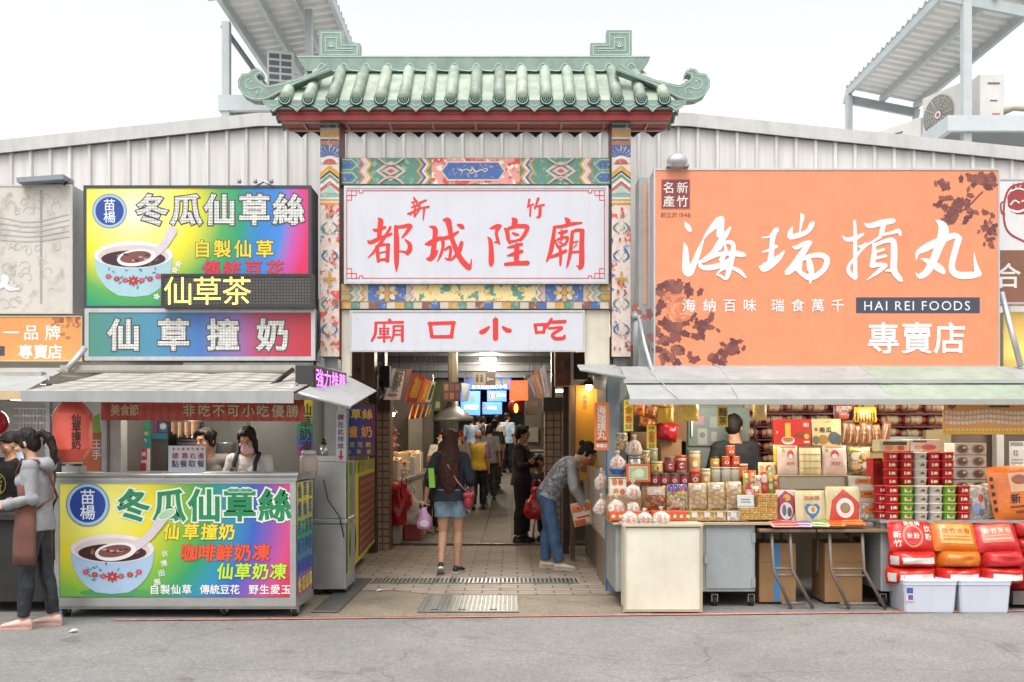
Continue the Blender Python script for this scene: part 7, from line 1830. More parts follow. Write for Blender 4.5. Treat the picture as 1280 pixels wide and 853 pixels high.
nm=['clear tray of pale dumplings','stack of steamer baskets','white foam box','bag of beige noodles','steel tray of sliced meat','plastic tub of buns','stack of paper bowls','tray of golden fried food']
k=0
for r_ in range(7):
 for c_ in range(3):
  if k>=20:break
  Y=14.55+r_*.62;x=-1.82-c_*.42;h=rnd.uniform(.2,.42)+.12*c_
  kind=(r_*3+c_*2)%8
  lab='%s, %s row of the left corridor counter, %s'%(nm[kind],ORD[r_+1],['aisle edge','middle','wall side'][c_])
  t=thing('food_tray' if kind in(0,4,7) else 'food_container',lab,'food',(x,Y,.95));q=MB()
  if kind in(1,5,6):
   q.lathe([(.12,0),(.15,h*.3),(.14,h*.32),(.15,h*.6),(.14,h*.62),(.15,h),(.05,h+.02)],(x,Y,.951),GC[kind],16)
  elif kind==3:
   q.ellipsoid((x,Y,.95+h*.5),(.16,.14,h*.5),'snack_white',14,8)
  else:q.box(x-.17,x+.17,Y-.2,Y+.2,.951,.95+h,GC[kind])
  q.obj('container',t,bevel=.01)
  q=MB()
  for j in range(7):q.ellipsoid((x+rnd.uniform(-.11,.11),Y+rnd.uniform(-.13,.13),.955+h),(.05,.05,.035),rnd.choice(['#d8c4a0','#e6dcc8','#b98a52','#c9743c']),8,6)
  q.obj('food',t);k+=1
for k,(x,Y,h,m_,lb) in enumerate(((.95,15.3,.25,'#c9b83c','glass case of yellow food on the right corridor counter near the man in black'),(1.2,16.2,.35,'#8f8a80','steel pot on the right corridor counter behind the glass case'),(.92,17.1,.2,'#d9cdb8','pale tray on the right corridor counter in the middle'),(1.1,18.2,.3,'#b5843c','golden tray on the right corridor counter deep inside'),(.9,19.3,.25,'#e0d8c8','white boxes on the right corridor counter deep inside'))):
 t=thing('food_case',lb,'food',(x,Y,.95));q=MB();q.box(x-.2,x+.25,Y-.25,Y+.25,.951,.95+h*.5,m_);q.obj('container',t,bevel=.01)
 q=MB();q.box(x-.21,x+.26,Y-.26,Y+.26,.951+h*.5,.95+h,'steel_dull');q.obj('cover',t,bevel=.02)
CR=['#b5453a','#c9c2b4','#5a7f6a','#d8cfc0','#8a6a4c','#b9b4a8','#3f6a9a']
for k in range(7):
 Y=14.75+k*.8;h=.26+.08*(k%3)
 t=thing('storage_crate','%s crate on the floor against the left corridor counter, %s from the front'%(['red','pale','green','cream','brown','grey','blue'][k],ORD[k+1]),'crate',(-1.5,Y,.04));q=MB()
 q.box(-1.6,-1.36,Y,Y+.5,.041,.04+h,CR[k]);q.obj('body',t,bevel=.01)
 q=MB()
 for j in range(5):q.ellipsoid((-1.48+rnd.uniform(-.06,.06),Y+.1+.08*j,.05+h),(.06,.06,.05),rnd.choice(['#e6dfd2','#c9b48f','#d8d2cc']),8,6)
 q.obj('contents',t)
for k in range(6):
 Y=16.0+k*.95;h=.3+.15*(k%2)
 t=thing('storage_crate','%s crate on the floor against the right corridor counter, %s from the front'%(['grey','yellow','white','red','brown','green'][k],ORD[k+1]),'crate',(.72,Y,.04));q=MB()
 q.box(.56,.77,Y,Y+.55,.041,.04+h,['#8f8c86','#c9a83c','#d8d4cc','#b5453a','#8a6a4c','#5a7f6a'][k]);q.obj('body',t,bevel=.01)
 q=MB();q.box(.555,.775,Y-.005,Y+.555,.04+h,.075+h,'#6f6c66');q.obj('lid',t,bevel=.005)
def carry_bag(name,label,c,w,h,d_,mat,group=None,parent_print=None):
 x,y,zt=c
 t=thing(name,label,'bag',(x,y,zt-h),group)
 q=MB();sd_=rnd.uniform(0,90);rings=[]
 for i in range(13):
  f=i/12;k=.55+.5*math.sin(PI*min(1,f*1.25)*.8+.5) if f<.8 else .55+.5*math.sin(PI*.8+.5)*(1-(f-.8)*2.5)
  k=[.7,.9,1,1.02,1,.96,.9,.8,.68,.55,.45,.38,.3][i]
  rings.append([(x+w/2*k*math.cos(2*PI*j/20),y+d_/2*k*math.sin(2*PI*j/20),zt-h+h*.82*f) for j in range(20)])
 q.loft(rings,mat)
 q.warp(lambda v:v+Vector((noise.noise(Vector((v.x*14+sd_,v.y*14,v.z*9))),noise.noise(Vector((v.y*14+sd_,v.x*14,v.z*9))),0))*w*.14)
 q.obj('sack',t)
 q=MB()
 for s_ in(-1,1):q.tube([(x+s_*w*.14,y,zt-h*.2),(x+s_*w*.16,y,zt-h*.08),(x+s_*w*.05,y,zt)],w*.045,mat,7)
 q.obj('handle',t)
 return t
carry_bag('plastic_bag','long red plastic bag hanging lowest at the end of the left corridor counter',(gx(497,14.1),14.1,gz(602,14.1)),.26,.62,.2,'bag_red')
carry_bag('plastic_bag','red plastic bag bunched on the right of the others at the left counter end',(gx(505,14.15),14.15,gz(597,14.1)),.22,.45,.2,'bag_red')
q=MB();q.ellipsoid((gx(491,14.1),14.1,gz(608,14.1)),(.12,.1,.07),'#e04a2c',14,8);q.obj('red_basket',label='round orange-red basket at the left corridor counter end above the red bags',cat='basket')
carry_bag('plastic_bag','translucent white plastic bag hanging under the left counter beside the red bags',(gx(517,14.8),14.45,gz(607,14.8)),.3,.55,.2,'film')
def aisle_board(label,pts,Y,m_,rows,dy=.5):
 """pts: four photo corners (bottom left, bottom right, top right, top left); the right edge hangs deeper or nearer"""
 v=[Vector((gx(p[0],Y+o),Y+o,gz(p[1],Y+o))) for p,o in zip(pts,(0,dy,dy,0))]
 c=(v[0]+v[1])/2
 t=thing('hanging_board',label,'board',tuple(c),'boards hanging over the corridor')
 q=MB();q.slab(v,.02,m_);q.obj('panel',t)
 q=MB();nrm=(v[1]-v[0]).cross(v[3]-v[0]).normalized()
 ex_,ez_=v[1]-v[0],v[3]-v[0];w,h=ex_.length,ez_.length
 for k,(tx,u0,u1,vv,sz,mm,vert) in enumerate(rows):
  s0=len(q.v)
  if tx=='':q.rect(u0*w,u1*w,vv*h,sz*h,0,mm)
  elif vert:q.col(tx,vv*w,u0*h,u1*h,sz*w,0,mm,.02)
  else:q.line(tx,u0*w,u1*w,vv*h,sz*w,0,mm,.02)
  for i in range(s0,len(q.v)):
   a,_,c_=q.v[i];q.v[i]=tuple(v[0]+ex_*(a/w)+ez_*(c_/h)+nrm*(.004+.001*k))
 if q.v:q.obj('lettering',t)
 q=MB();m3=(v[2]+v[3])/2;q.tube([m3,m3+Vector((0,0,3.7-m3.z))],.004,'#4a4844',5);q.obj('wire',t)
 return t
aisle_board('white board with a black brush character hanging first on the left of the corridor',[(480,500),(500,500),(507,462),(491,461)],13.4,'#d9d4e2',[('蔡',.25,.8,.72,.55,'#2a2628',0),('小吃',.3,.7,.4,.26,'#3a3638',0),('',.15,.7,.12,.2,'#b8564a',0)])
aisle_board('small red and white board behind the white brush board on the left',[(478,497),(486,497),(493,470),(485,471)],13.9,'#d8523c',[('',.2,.8,.2,.5,'#ead8d0',0)])
aisle_board('brown board edge-on beside the white brush board on the left',[(499,500),(505,500),(515,462),(508,462)],14.3,'#7a4a3c',[])
aisle_board('dark red menu board with yellow rows on the left of the corridor',[(507,503),(521,503),(531,471),(519,466)],16.0,'#a83c2e',[('',.3,.85,.15,.75,'#c7883c',0),('炒米粉',.15,.9,.3,.4,'#e3b84a',1)])
aisle_board('orange and yellow lit board on the left of the corridor',[(523,503),(531,503),(539,476),(532,474)],16.8,'#e2662a',[('貢丸',.2,.8,.5,.6,'#f3d24a',1)])
aisle_board('cream board with dark writing on the left of the corridor',[(532,503),(538,503),(545,478),(540,477)],17.4,'#d8d4b4',[('肉圓湯',.1,.9,.5,.6,'#6a6048',1)])
for k,(a,m_) in enumerate(((512,'#b5502f'),(519,'#c9843c'),(526,'#a8644a'),(532,'#8f8a7a'))):
 aisle_board('small lower board, %s in the second row of boards on the left'%ORD[k+1],[(a,524-k),(a+5,524-k),(a+9,506),(a+5,506)],17.8,m_,[('',.2,.8,.2,.7,'#d8b06a',0)],.3)
aisle_board('dark red board of food pictures over the steel hood on the left',[(553,502),(576,502),(576,478),(553,478)],19.5,'#5a3028',[('',.1+.3*i,.32+.3*i,.12+.45*j,.45+.45*j,['#9a5a48','#b57a5a','#8a4a3a'][(i+j)%3],0) for i in range(3) for j in range(2)],.1)
aisle_board('green board with a round pale badge beside the food pictures on the left',[(541,514),(552,514),(552,478),(543,480)],19.3,'#4a5f3c',[('',.25,.75,.1,.35,'#a8b08a',0)],.1)
aisle_board('pale blue-white board edge-on right of the food pictures board',[(578,503),(586,501),(588,480),(577,479)],20.5,'#b8c4cf',[('',.55,.9,.1,.8,'#d8b878',0)],.4)
aisle_board('mauve board leaning over the right of the corridor',[(668,496),(674,498),(665,470),(659,474)],18.0,'#8f86a0',[('',.3,.7,.2,.8,'#c2b8cc',0)],-.3)
aisle_board('tan board leaning over the right of the corridor',[(674,499),(678,499),(669,468),(665,470)],17.4,'#a8783c',[],-.3)
aisle_board('pinkish red board with white writing leaning over the right of the corridor',[(677,499),(682,498),(672,462),(667,465)],16.6,'#c87a70',[('米粉湯',.15,.9,.5,.7,'#efe2dc',1)],-.3)
aisle_board('pale violet board nearest on the right of the corridor',[(681,498),(686,496),(680,456),(674,462)],15.6,'#a9a4bc',[('',.3,.6,.2,.8,'#d6d2de',0)],-.3)
Y=19.0
t=thing('lit_sign','square orange lit sign with a ring of writing on the right of the corridor','lit sign',(gx(648,Y),Y,gz(500,Y)))
q=MB();q.box(gx(637,Y),gx(660,Y),Y,Y+.12,gz(500.5,Y),gz(476,Y),'emit:#e8542c:0.9');q.obj('box',t,bevel=.01)
q=MB();q.ring(gx(648,Y),gz(488,Y),.1,.115,Y-.004,'#f2b48a');q.chars('福',[(gx(648,Y),gz(488,Y))],.12,Y-.005,'#f2b48a',.01);q.obj('emblem',t)
t=thing('glowing_lantern','small red lantern with a glowing core under the square orange sign','lantern',(gx(645,20),20,gz(517,20)))
q=MB();q.lathe([(.06,0),(.15,.06),(.17,.14),(.15,.22),(.06,.28)],(gx(645,20),20,gz(517,20)),'#a8322c',18);q.obj('shade',t)
q=MB();q.ellipsoid((gx(645,20),19.82,gz(511,20)),(.04,.02,.09),'emit:#ff9a3c:4',12,8);q.obj('bulb',t)
q=MB();Y=20.3;q.loft([[(gx(655,Y),Y,gz(518,Y)),(gx(673,Y),Y,gz(518,Y)),(gx(673,Y),Y+.5,gz(518,Y)),(gx(655,Y),Y+.5,gz(518,Y))],[(gx(658,Y),Y,gz(502,Y)),(gx(672,Y),Y,gz(502,Y)),(gx(672,Y),Y+.5,gz(502,Y)),(gx(658,Y),Y+.5,gz(502,Y))]],'#9a9288',True,False);q.obj('range_hood',label='pale sheet-metal hood on the right of the corridor beside the red lantern',cat='hood')
t=thing('range_hood','dome-shaped steel hood over the stove on the left of the corridor','hood',(gx(566,20),20,gz(525,20)))
q=MB();q.lathe([(.42,0),(.4,.06),(.26,.2),(.12,.3),(.1,.7)],(gx(566,20),20,gz(526,20)),'steel_dull',20);q.obj('dome',t)
q=MB();q.lathe([(.1,.7),(.1,1.9)],(gx(566,20),20,gz(526,20)),'cream',14);q.obj('duct',t)
def far_sign(label,p,Y,m_,rows,cat='lit sign'):
 t=hang(label,p,Y,m_,rows,'corridor_sign',cat,.1)
 return t
far_sign('restroom sign with two dark figures and a maroon half with an arrow',(591,619.5,465.5,482),22.0,'#b9a888',[('r',607,619.3,466,481.5,'#5a2f38'),('e',596.5,469.5,1.3,1.3,'#3a2a28'),('r',595,598,471,478,'#3a2a28'),('e',602,469.5,1.3,1.3,'#3a2a28'),('r',600.3,603.7,471,478,'#3a2a28'),('r',609,617,473.4,475,'#d8ccb0'),('r',609,611,472,476.4,'#d8ccb0')],'sign')
far_sign('long blue lit sign with white writing across the far end of the corridor',(580,639,470,487),33,'emit:#2f5fd0:0.9',[('h','新竹城隍廟口小吃',590,634,483.5,5,'emit:#f2f4ff:1.6'),('e',584,477,4,5,'#8a9ac0'),('e',632,477,4,5,'#c9b88a'),('e',622,478,3.5,4,'#d8c23c'),('r',588,616,484.9,486.5,'#dfe6f2')])
far_sign('blue lit sign with white characters lower at the far left of the corridor',(576,600,489,519),31,'emit:#3f78e8:1.0',[('h','米粉炒',580,598,509,6,'emit:#f2f4ff:1.6'),('r',588,594,492,502,'#7a8aa0')])
far_sign('blue lit sign with a red round figure at the far right of the corridor',(609,633,488.5,502),31.5,'emit:#2f66d8:1.0',[('e',616,495,4.2,4.6,'#d8402c'),('e',616,495,1.8,3.6,'#f0e6e0'),('h','城隍',621.5,631.5,494,4.6,'emit:#f2f4ff:1.6')])
far_sign('teal blue lit sign with grey characters under the red-figure sign',(603,627.5,503,518),31,'emit:#3f70a8:0.7',[('h','魷魚羹',609,621,510,4.5,'#dfe6ea'),('r',603.5,606,504,509,'#b0505c')])
def tube_lamp(label,x,Y,w,st=12,z=3.5,mat='#fff4e0',en=40):
 t=thing('tube_lamp',label,'ceiling lamp',(x,Y,z),'fluorescent tubes in the corridor')
 q=MB();q.box(x-w/2,x+w/2,Y-.05,Y+.05,z+.035,z+.07,'white_paint');q.tube([(x,Y,z+.07),(x,Y,3.74)],.008,'steel',5);q.obj('fitting',t)
 q=MB();q.cyl((x-w/2+.02,Y,z+.01),(x+w/2-.02,Y,z+.01),.022,.022,'emit:%s:%g'%(mat,st),10);q.obj('tube',t)
 ld=bpy.data.lights.new('tube_light','POINT');ld.shadow_soft_size=.15;ld.energy=en;ld.color=(1,.88,.72)
 lo=bpy.data.objects.new('tube_light',ld);COL.objects.link(lo);lo.parent=t;lo.location=(0,0,-.2)
 return t
for k,(Y,lb) in enumerate(((26.0,'nearest of the three tubes seen in the corridor'),(28.2,'middle of the three tubes seen in the corridor'),(30.4,'farthest of the three tubes seen in the corridor'))):
 tube_lamp('white fluorescent tube under the ceiling, '+lb,gx(610+k*2,Y),Y,.46-.03*k,6,EYE+(553-(448.5,455,461)[k])*Y/F-.03,'#fff4e0',95)
for k,Y in enumerate((14.6,17.4,20.4)):  # unseen ceiling tubes, added to brighten the market interior
 tube_lamp('unseen added fluorescent tube hidden high behind the entrance signboard, %s one in'%ORD[k+1],-.5+.2*(k%2),Y,1.1,14)
for x,Y,z,e,lb in((2.1,9.3,2.08,26,'under the white half of the right awning'),(3.7,9.3,2.08,26,'under the green half of the right awning'),(5.2,9.3,2.08,20,'over the orange menu banner at far right'),(-2.9,9.35,1.93,17,'under the awning over the rainbow cart'),(-4.6,9.5,1.93,11,'under the white awning end at far left')):  # unseen fill tubes added behind the awning edges to lift the dark stalls
 t=thing('tube_lamp','unseen added fill tube '+lb,'lamp',(x,Y,z))
 q=MB();q.box(x-.3,x+.3,Y-.03,Y+.03,z+.03,z+.05,'white_paint');q.obj('fitting',t)
 q=MB();q.cyl((x-.28,Y,z+.01),(x+.28,Y,z+.01),.014,.014,'emit:#fff0d8:8',10);q.obj('tube',t)
 ld=bpy.data.lights.new('tube_light','POINT');ld.shadow_soft_size=.2;ld.energy=e;ld.color=(1,.92,.8)
 lo=bpy.data.objects.new('tube_light',ld);COL.objects.link(lo);lo.parent=t;lo.location=(0,0,-.06)
t=thing('stall_partition','grey equipment wall across the left side of the corridor behind the steel hood','partition',(-3.3,22.2,.04))
q=MB();q.box(-5,-1.75,22.1,22.2,.05,3.0,'#77736c');q.obj('wall',t)
q=MB();q.box(-1.75,-1.3,24.0,24.1,1.3,3.0,'#6f6b64');q.obj('side_wall',t)
t2=thing('stall_partition','brown-grey kitchen wall across the right side of the corridor behind the man in black','partition',(1.2,23.6,.2))
q=MB();q.box(.3,2.6,23.6,23.7,.2,3.1,'#857a6e');q.obj('wall',t2)
q=MB()
for k in range(6):q.box(.36+k*.34,.62+k*.34,23.4,23.59,1.5+.3*(k%2),1.85+.35*(k%3),['#c2b8a8','#6a5a4c','#a89a86','#4f4a44'][k%4])
q.box(.3,2.6,23.3,23.59,1.28,1.33,'#d8d2c6');q.obj('equipment',t2)
q=MB()
for k in range(7):q.box(-4.8+k*.42,-4.5+k*.42,21.9,22.09,1.2+.25*(k%3),1.5+.3*(k%4),['#a39c90','#5a5650','#c2bdb2','#8a4a3c'][k%4])
q.obj('equipment',t)
def warm_lamp(label,x,Y,z,e=12,col=(1,.72,.4)):
 t=thing('bulb_lamp',label,'lamp',(x,Y,z))
 q=MB();q.cyl((x,Y,z+.1),(x,Y,z+.5),.006,.006,'black',6);q.lathe([(.1,0),(.03,.08),(.03,.1)],(x,Y,z+.02),'#4a4540',16,True,0,False);q.obj('shade',t)
 q=MB();q.ellipsoid((x,Y,z),(.04,.04,.05),'emit:#ffd08a:18',12,8);q.obj('bulb',t)
 ld=bpy.data.lights.new('bulb_light','POINT');ld.energy=e;ld.shadow_soft_size=.06;ld.color=col
 lo=bpy.data.objects.new('bulb_light',ld);COL.objects.link(lo);lo.parent=t;lo.location=(0,-.02,-.08)
warm_lamp('warm bulb lamp over the front of the left corridor counter',-2.0,15.0,1.98,22)
warm_lamp('warm bulb lamp farther along over the left corridor counter',-2.1,17.5,2.0,22)
warm_lamp('warm bulb lamp glowing over the right corridor counter',1.15,16.6,2.05,16)
warm_lamp('bright warm lamp at the top of the tall yellow banner',gx(736,12.5),12.5,gz(484,12.5),3)
q=MB();Y=15.0;q.box(gx(695,Y),gx(705,Y),Y,Y+.1,gz(490,Y),gz(487,Y),'emit:#fff0d8:8');q.obj('tube_lamp',label='short bright tube beside the right tiled pillar under the leaning boards',cat='lamp')
q=MB()
for k in range(6):q.box(-4.4,-3.55,15+k*2.2,16.9+k*2.2,.05,2.4,['#8a8176','#9a8f82','#77706a'][k%3])
q.obj('stall_shelving',label='dark shelving along the far left wall behind the corridor counters',cat='shelving')
q=MB()
for k in range(6):q.box(2.6,3.4,15+k*2.2,16.9+k*2.2,.05,2.4,['#9a8f82','#807a70','#8c8378'][k%3])
q.box(.75,2.5,22.2,22.3,.05,3.0,'#8d887e');q.obj('stall_shelving',label='dark shelving and partition along the right wall behind the corridor counters',cat='shelving')
def remesh(q,name,parent,vox,it=3,fold=0.0,mats=None,fs=11):
 me=bpy.data.meshes.new('tmp');me.from_pydata([Vector(v) for v in q.v],[],q.f)
 bm=bmesh.new();bm.from_mesh(me);bmesh.ops.recalc_face_normals(bm,faces=bm.faces[:]);bm.to_mesh(me);bm.free()
 o=bpy.data.objects.new('tmp',me);COL.objects.link(o)
 m=o.modifiers.new('r','REMESH');m.mode='VOXEL';m.voxel_size=vox;m.use_smooth_shade=True
 if it:
  s_=o.modifiers.new('s','SMOOTH');s_.iterations=it;s_.factor=.5
 dg=bpy.context.evaluated_depsgraph_get();dg.update()
 nm_=bpy.data.meshes.new_from_object(o.evaluated_get(dg))
 bpy.data.objects.remove(o);bpy.data.meshes.remove(me)
 if fold:
  sd_=rnd.uniform(0,100)
  ns=[v.normal.copy() for v in nm_.vertices]
  for v,n_ in zip(nm_.vertices,ns):
   c=v.co
   v.co=c+n_*fold*(noise.noise(Vector((c.x*fs+sd_,c.y*fs,c.z*fs*.6)))+.5*noise.noise(Vector((c.x*fs*2.2,c.y*fs*2.2+sd_,c.z*fs*1.4+c.x*9))))
 nm_.materials.clear()
 for k in q.ms:nm_.materials.append(M(k))
 nm_.polygons.foreach_set('material_index',[0]*len(nm_.polygons))
 nm_.polygons.foreach_set('use_smooth',[True]*len(nm_.polygons));nm_.update();nm_.name=name
 ob=bpy.data.objects.new(name,nm_);COL.objects.link(ob)
 if parent:ob.parent=parent
 ORG[ob.name]=Vector((0,0,0))
 return ob
J0=dict(spine=[(0,0,.84),(0,0,1.0),(0,.005,1.2),(0,.015,1.38),(0,0,1.5)],head=(0,-.015,1.585),shL=(.165,.01,1.385),elL=(.215,.03,1.11),wrL=(.225,-.03,.87),shR=(-.165,.01,1.385),elR=(-.215,.03,1.11),wrR=(-.225,-.03,.87),hpL=(.085,0,.9),knL=(.095,-.015,.48),anL=(.1,.02,.085),hpR=(-.085,0,.9),knR=(-.095,-.015,.48),anR=(-.1,.02,.085),ftL=(0,-1,0),ftR=(0,-1,0),hdL=(.05,-.1,-1),hdR=(-.05,-.1,-1),thL=(-.3,-1,0),thR=(.3,-1,0))
TOR=[(.0,.10,.085),(.08,.155,.11),(.16,.162,.118),(.3,.135,.098),(.45,.138,.1),(.62,.158,.108),(.76,.155,.1),(.85,.115,.08),(.93,.058,.056),(1,.05,.052)]
def person(label,x,y,z=0,height=1.65,yaw=0,pose=None,top=None,bottom=None,shoes=None,hair='short',hairm='hair',skin='skin',mask=None,head=(0,0),vox=.0085,extra=None,face=True,wide=1.0,curl=35,female=False):
 """one figure. top = (material, sleeve 0..1, hem fraction), bottom = (material, leg 0..1, ease), head = (yaw, pitch)"""
 Jn=dict(J0);Jn.update(pose or{})
 k=height/1.70
 V=lambda p:Vector(p)*k
 sp=[V(p) for p in Jn['spine']]
 L=[0]
 for a,c in zip(sp,sp[1:]):L.append(L[-1]+(c-a).length)
 def at(f):
  d_=f*L[-1]
  for i in range(len(sp)-1):
   if d_<=L[i+1] or i==len(sp)-2:
    u=(d_-L[i])/(L[i+1]-L[i]);break
  return sp[i].lerp(sp[i+1],u)
 def ring(f,rx,ry,n=22,shift=0):
  p=at(f);t=(at(min(1,f+.06))-at(max(0,f-.06))).normalized()
  X=Vector((1,0,0));Yv=t.cross(X).normalized()
  return[p+X*rx*math.cos(2*PI*j/n)+Yv*(ry*math.sin(2*PI*j/n)) for j in range(n)]
 def limb(q,pts,rs,mat):
  q.tube(pts,0,mat,12,rs)
  for p,r in list(zip(pts,rs))[1:-1]:q.ellipsoid(p,(r,r,r),mat,12,8)
 R_=lambda r:r*k*wide
 def along(a,m_,c,f):
  """points and radii of a two-bone limb up to fraction f of its length"""
  if f<=.5:return[a,a.lerp(m_,f*2)]
  return[a,m_,m_.lerp(c,(f-.5)*2)]
 root=None
 hm=Matrix.Rotation(R(head[0]),3,'Z')@Matrix.Rotation(R(head[1]),3,'X')
 hc=V(Jn['head'])
 H=lambda p:hc+hm@(Vector(p)*k)
 q=MB()
 tor=[(f,rx*(.94 if female and f>.4 else 1),ry) for f,rx,ry in TOR]
 q.loft([ring(f,R_(rx),R_(ry)) for f,rx,ry in tor],skin)
 q.tube([at(.9),hc+hm@Vector((0,.015,-.02))*k],0,skin,12,[R_(.054),R_(.05)])
 if female:
  for s_ in(-1,1):q.ellipsoid(at(.64)+Vector((s_*.07,-.085,0))*k,(.06*k,.05*k,.06*k),skin,12,8)
 def hell(c,r,n=16,kk=12):q.ellipsoid(H(c),tuple(v*k for v in r),skin,n,kk,hm)
 hell((0,.012,.035),(.076,.094,.098));hell((0,-.022,-.03),(.062,.07,.075));hell((0,-.045,-.088),(.03,.032,.026))
 hell((0,-.088,.03),(.035,.012,.03));hell((0,-.098,-.018),(.0125,.02,.013));q.tube([H((0,-.088,.022)),H((0,-.108,-.018))],0,skin,8,[.007*k,.011*k])
 for s_ in(-1,1):hell((s_*.076,.012,-.005),(.010,.02,.031),10,8);hell((s_*.042,-.066,-.02),(.026,.02,.02),10,8)
 for S in 'LR':
  sg=1 if S=='L' else-1
  a,e,w_=V(Jn['sh'+S]),V(Jn['el'+S]),V(Jn['wr'+S])
  limb(q,[a,e,w_],[R_(.05),R_(.039),R_(.026)],skin);q.ellipsoid(a,(R_(.055),)*3,skin,12,8)
  q.tube([at(.8),a],0,skin,12,[R_(.07),R_(.052)])
  d_=Vector(Jn['hd'+S]).normalized();s_=Vector(Jn['th'+S]);s_=(s_-d_*s_.dot(d_)).normalized();n_=d_.cross(s_)
  if n_.dot(Vector((0,0,0))-Vector((sg,0,0)))<0:n_=-n_
  pr=[w_-d_*.02*k,w_+d_*.03*k,w_+d_*.085*k]
  rr=[(.026,.02),(.036,.017),(.04,.014)]
  q.loft([[p+s_*(b_[0]*k*math.cos(2*PI*j/12))+n_*(b_[1]*k*math.sin(2*PI*j/12)) for j in range(12)] for p,b_ in zip(pr,rr)],skin)
  for fi,(off,ln) in enumerate(((.03,.066),(.01,.076),(-.01,.07),(-.03,.055))):
   b0=w_+d_*.078*k+s_*off*k
   pts=[b0];ang=0
   for sgm in range(3):
    ang+=R(curl*(.7 if sgm==0 else 1)+fi*3);b0=b0+(d_*math.cos(ang)+n_*math.sin(ang))*ln*k*(.42,.32,.26)[sgm];pts.append(b0)
   q.tube(pts,0,skin,7,[.0092*k,.0088*k,.008*k,.0065*k])
  th=w_+d_*.025*k+s_*.028*k
  q.tube([th,th+(s_*.7+d_*.6+n_*.25)*.04*k,th+(s_*.55+d_*1.25+n_*.55)*.05*k],0,skin,7,[.0125*k,.0105*k,.0085*k])
  h_,kn,an=V(Jn['hp'+S]),V(Jn['kn'+S]),V(Jn['an'+S])
  calf=kn.lerp(an,.3)+Vector((0,.012*k,0))
  limb(q,[h_,h_.lerp(kn,.5),kn,calf,an],[R_(.088),R_(.074),R_(.052),R_(.054),R_(.034)],skin)
  q.ellipsoid(h_+Vector((0,.015*k,0)),(R_(.076),R_(.1),R_(.1)),skin,12,8)
  ft=Vector(Jn['ft'+S]).normalized()
  q.tube([an,an+ft*.0-Vector((0,0,.03*k))],0,skin,10,[R_(.036),R_(.036)])
  q.tube([an-ft*.035*k-Vector((0,0,.045*k)),an+ft*.05*k-Vector((0,0,.04*k)),an+ft*.15*k-Vector((0,0,.058*k))],0,skin,10,[.034*k,.036*k,.022*k])
 body=remesh(q,'person',None,vox,2)
 body.location=(x,y,z);body.rotation_euler=(0,0,R(yaw))
 tag(body,label,'person')
 ORG[body.name]=Vector((0,0,0))
 P=lambda nm_,q_,**kw:q_.obj(nm_,body,**kw)
 g=.014
 if top:
  m_,sl,hem=top[:3]
  q=MB()
  fs_=[f for f,_,_ in tor if hem<f<.86]
  rows=[hem]+fs_+[.885]
  def rad(f):
   if f<.16:return(.17,.122)
   for(f0,a0,b0),(f1,a1,b1) in zip(tor,tor[1:]):
    if f0<=f<=f1:
     u=(f-f0)/(f1-f0);return a0+(a1-a0)*u,b0+(b1-b0)*u
   return tor[-1][1:]
  loose=top[3] if len(top)>3 else .0
  q.loft([ring(f,R_(rad(f)[0])+(g+loose*(1-f))*k,R_(rad(f)[1])+(g+loose*(1-f))*k) for f in rows],m_)
  if female:
   for s_ in(-1,1):q.ellipsoid(at(.64)+Vector((s_*.07,-.085,0))*k,(.07*k,.062*k,.07*k),m_,12,8)
  for S in 'LR':
   a,e,w_=V(Jn['sh'+S]),V(Jn['el'+S]),V(Jn['wr'+S])
   pts=along(a,e,w_,sl)
   rs=[R_(.05)+g*k,R_(.041)+g*1.2*k,R_(.03)+g*1.1*k][:len(pts)]
   if sl<=.5:rs=[R_(.052)+g*k,R_(.05)+g*1.5*k]
   limb(q,pts,rs,m_);q.ellipsoid(a,(R_(.056)+g*k,)*3,m_,12,8);q.tube([at(.79),a],0,m_,12,[R_(.075)+g*k,R_(.054)+g*k])
  remesh(q,'jacket' if 'jacket' in label else 'top',body,vox,3,.011*k,None,9)
 if bottom:
  m_,ln,ease=bottom
  q=MB()
  q.loft([ring(f,R_(rx)+g*.8*k,R_(ry)+g*.8*k) for f,rx,ry in((.0,.11,.09),(.08,.158,.114),(.16,.163,.12),(.27,.142,.103))],m_)
  for S in 'LR':
   h_,kn,an=V(Jn['hp'+S]),V(Jn['kn'+S]),V(Jn['an'+S])
   pts=along(h_,kn,an,ln)
   if ln>.5:pts=[pts[0],pts[1],pts[1].lerp(an,.3)+Vector((0,.01*k,0)),pts[2]]
   rs=[R_(.09)+g*k,R_(.056)+(g+ease*.6)*k,R_(.056)+(g+ease*.8)*k,R_(.04)+(g+ease)*k][:len(pts)]
   if ln<=.5:rs=[R_(.093)+g*k,R_(.088)+(g+ease)*k]
   limb(q,pts,rs,m_);q.ellipsoid(h_+Vector((0,.015*k,0)),(R_(.076)+g*.8*k,R_(.1)+g*.8*k,R_(.1)+g*k),m_,12,8)
  remesh(q,'shorts' if ln<.4 else 'trousers',body,vox,2,.009*k,None,13)
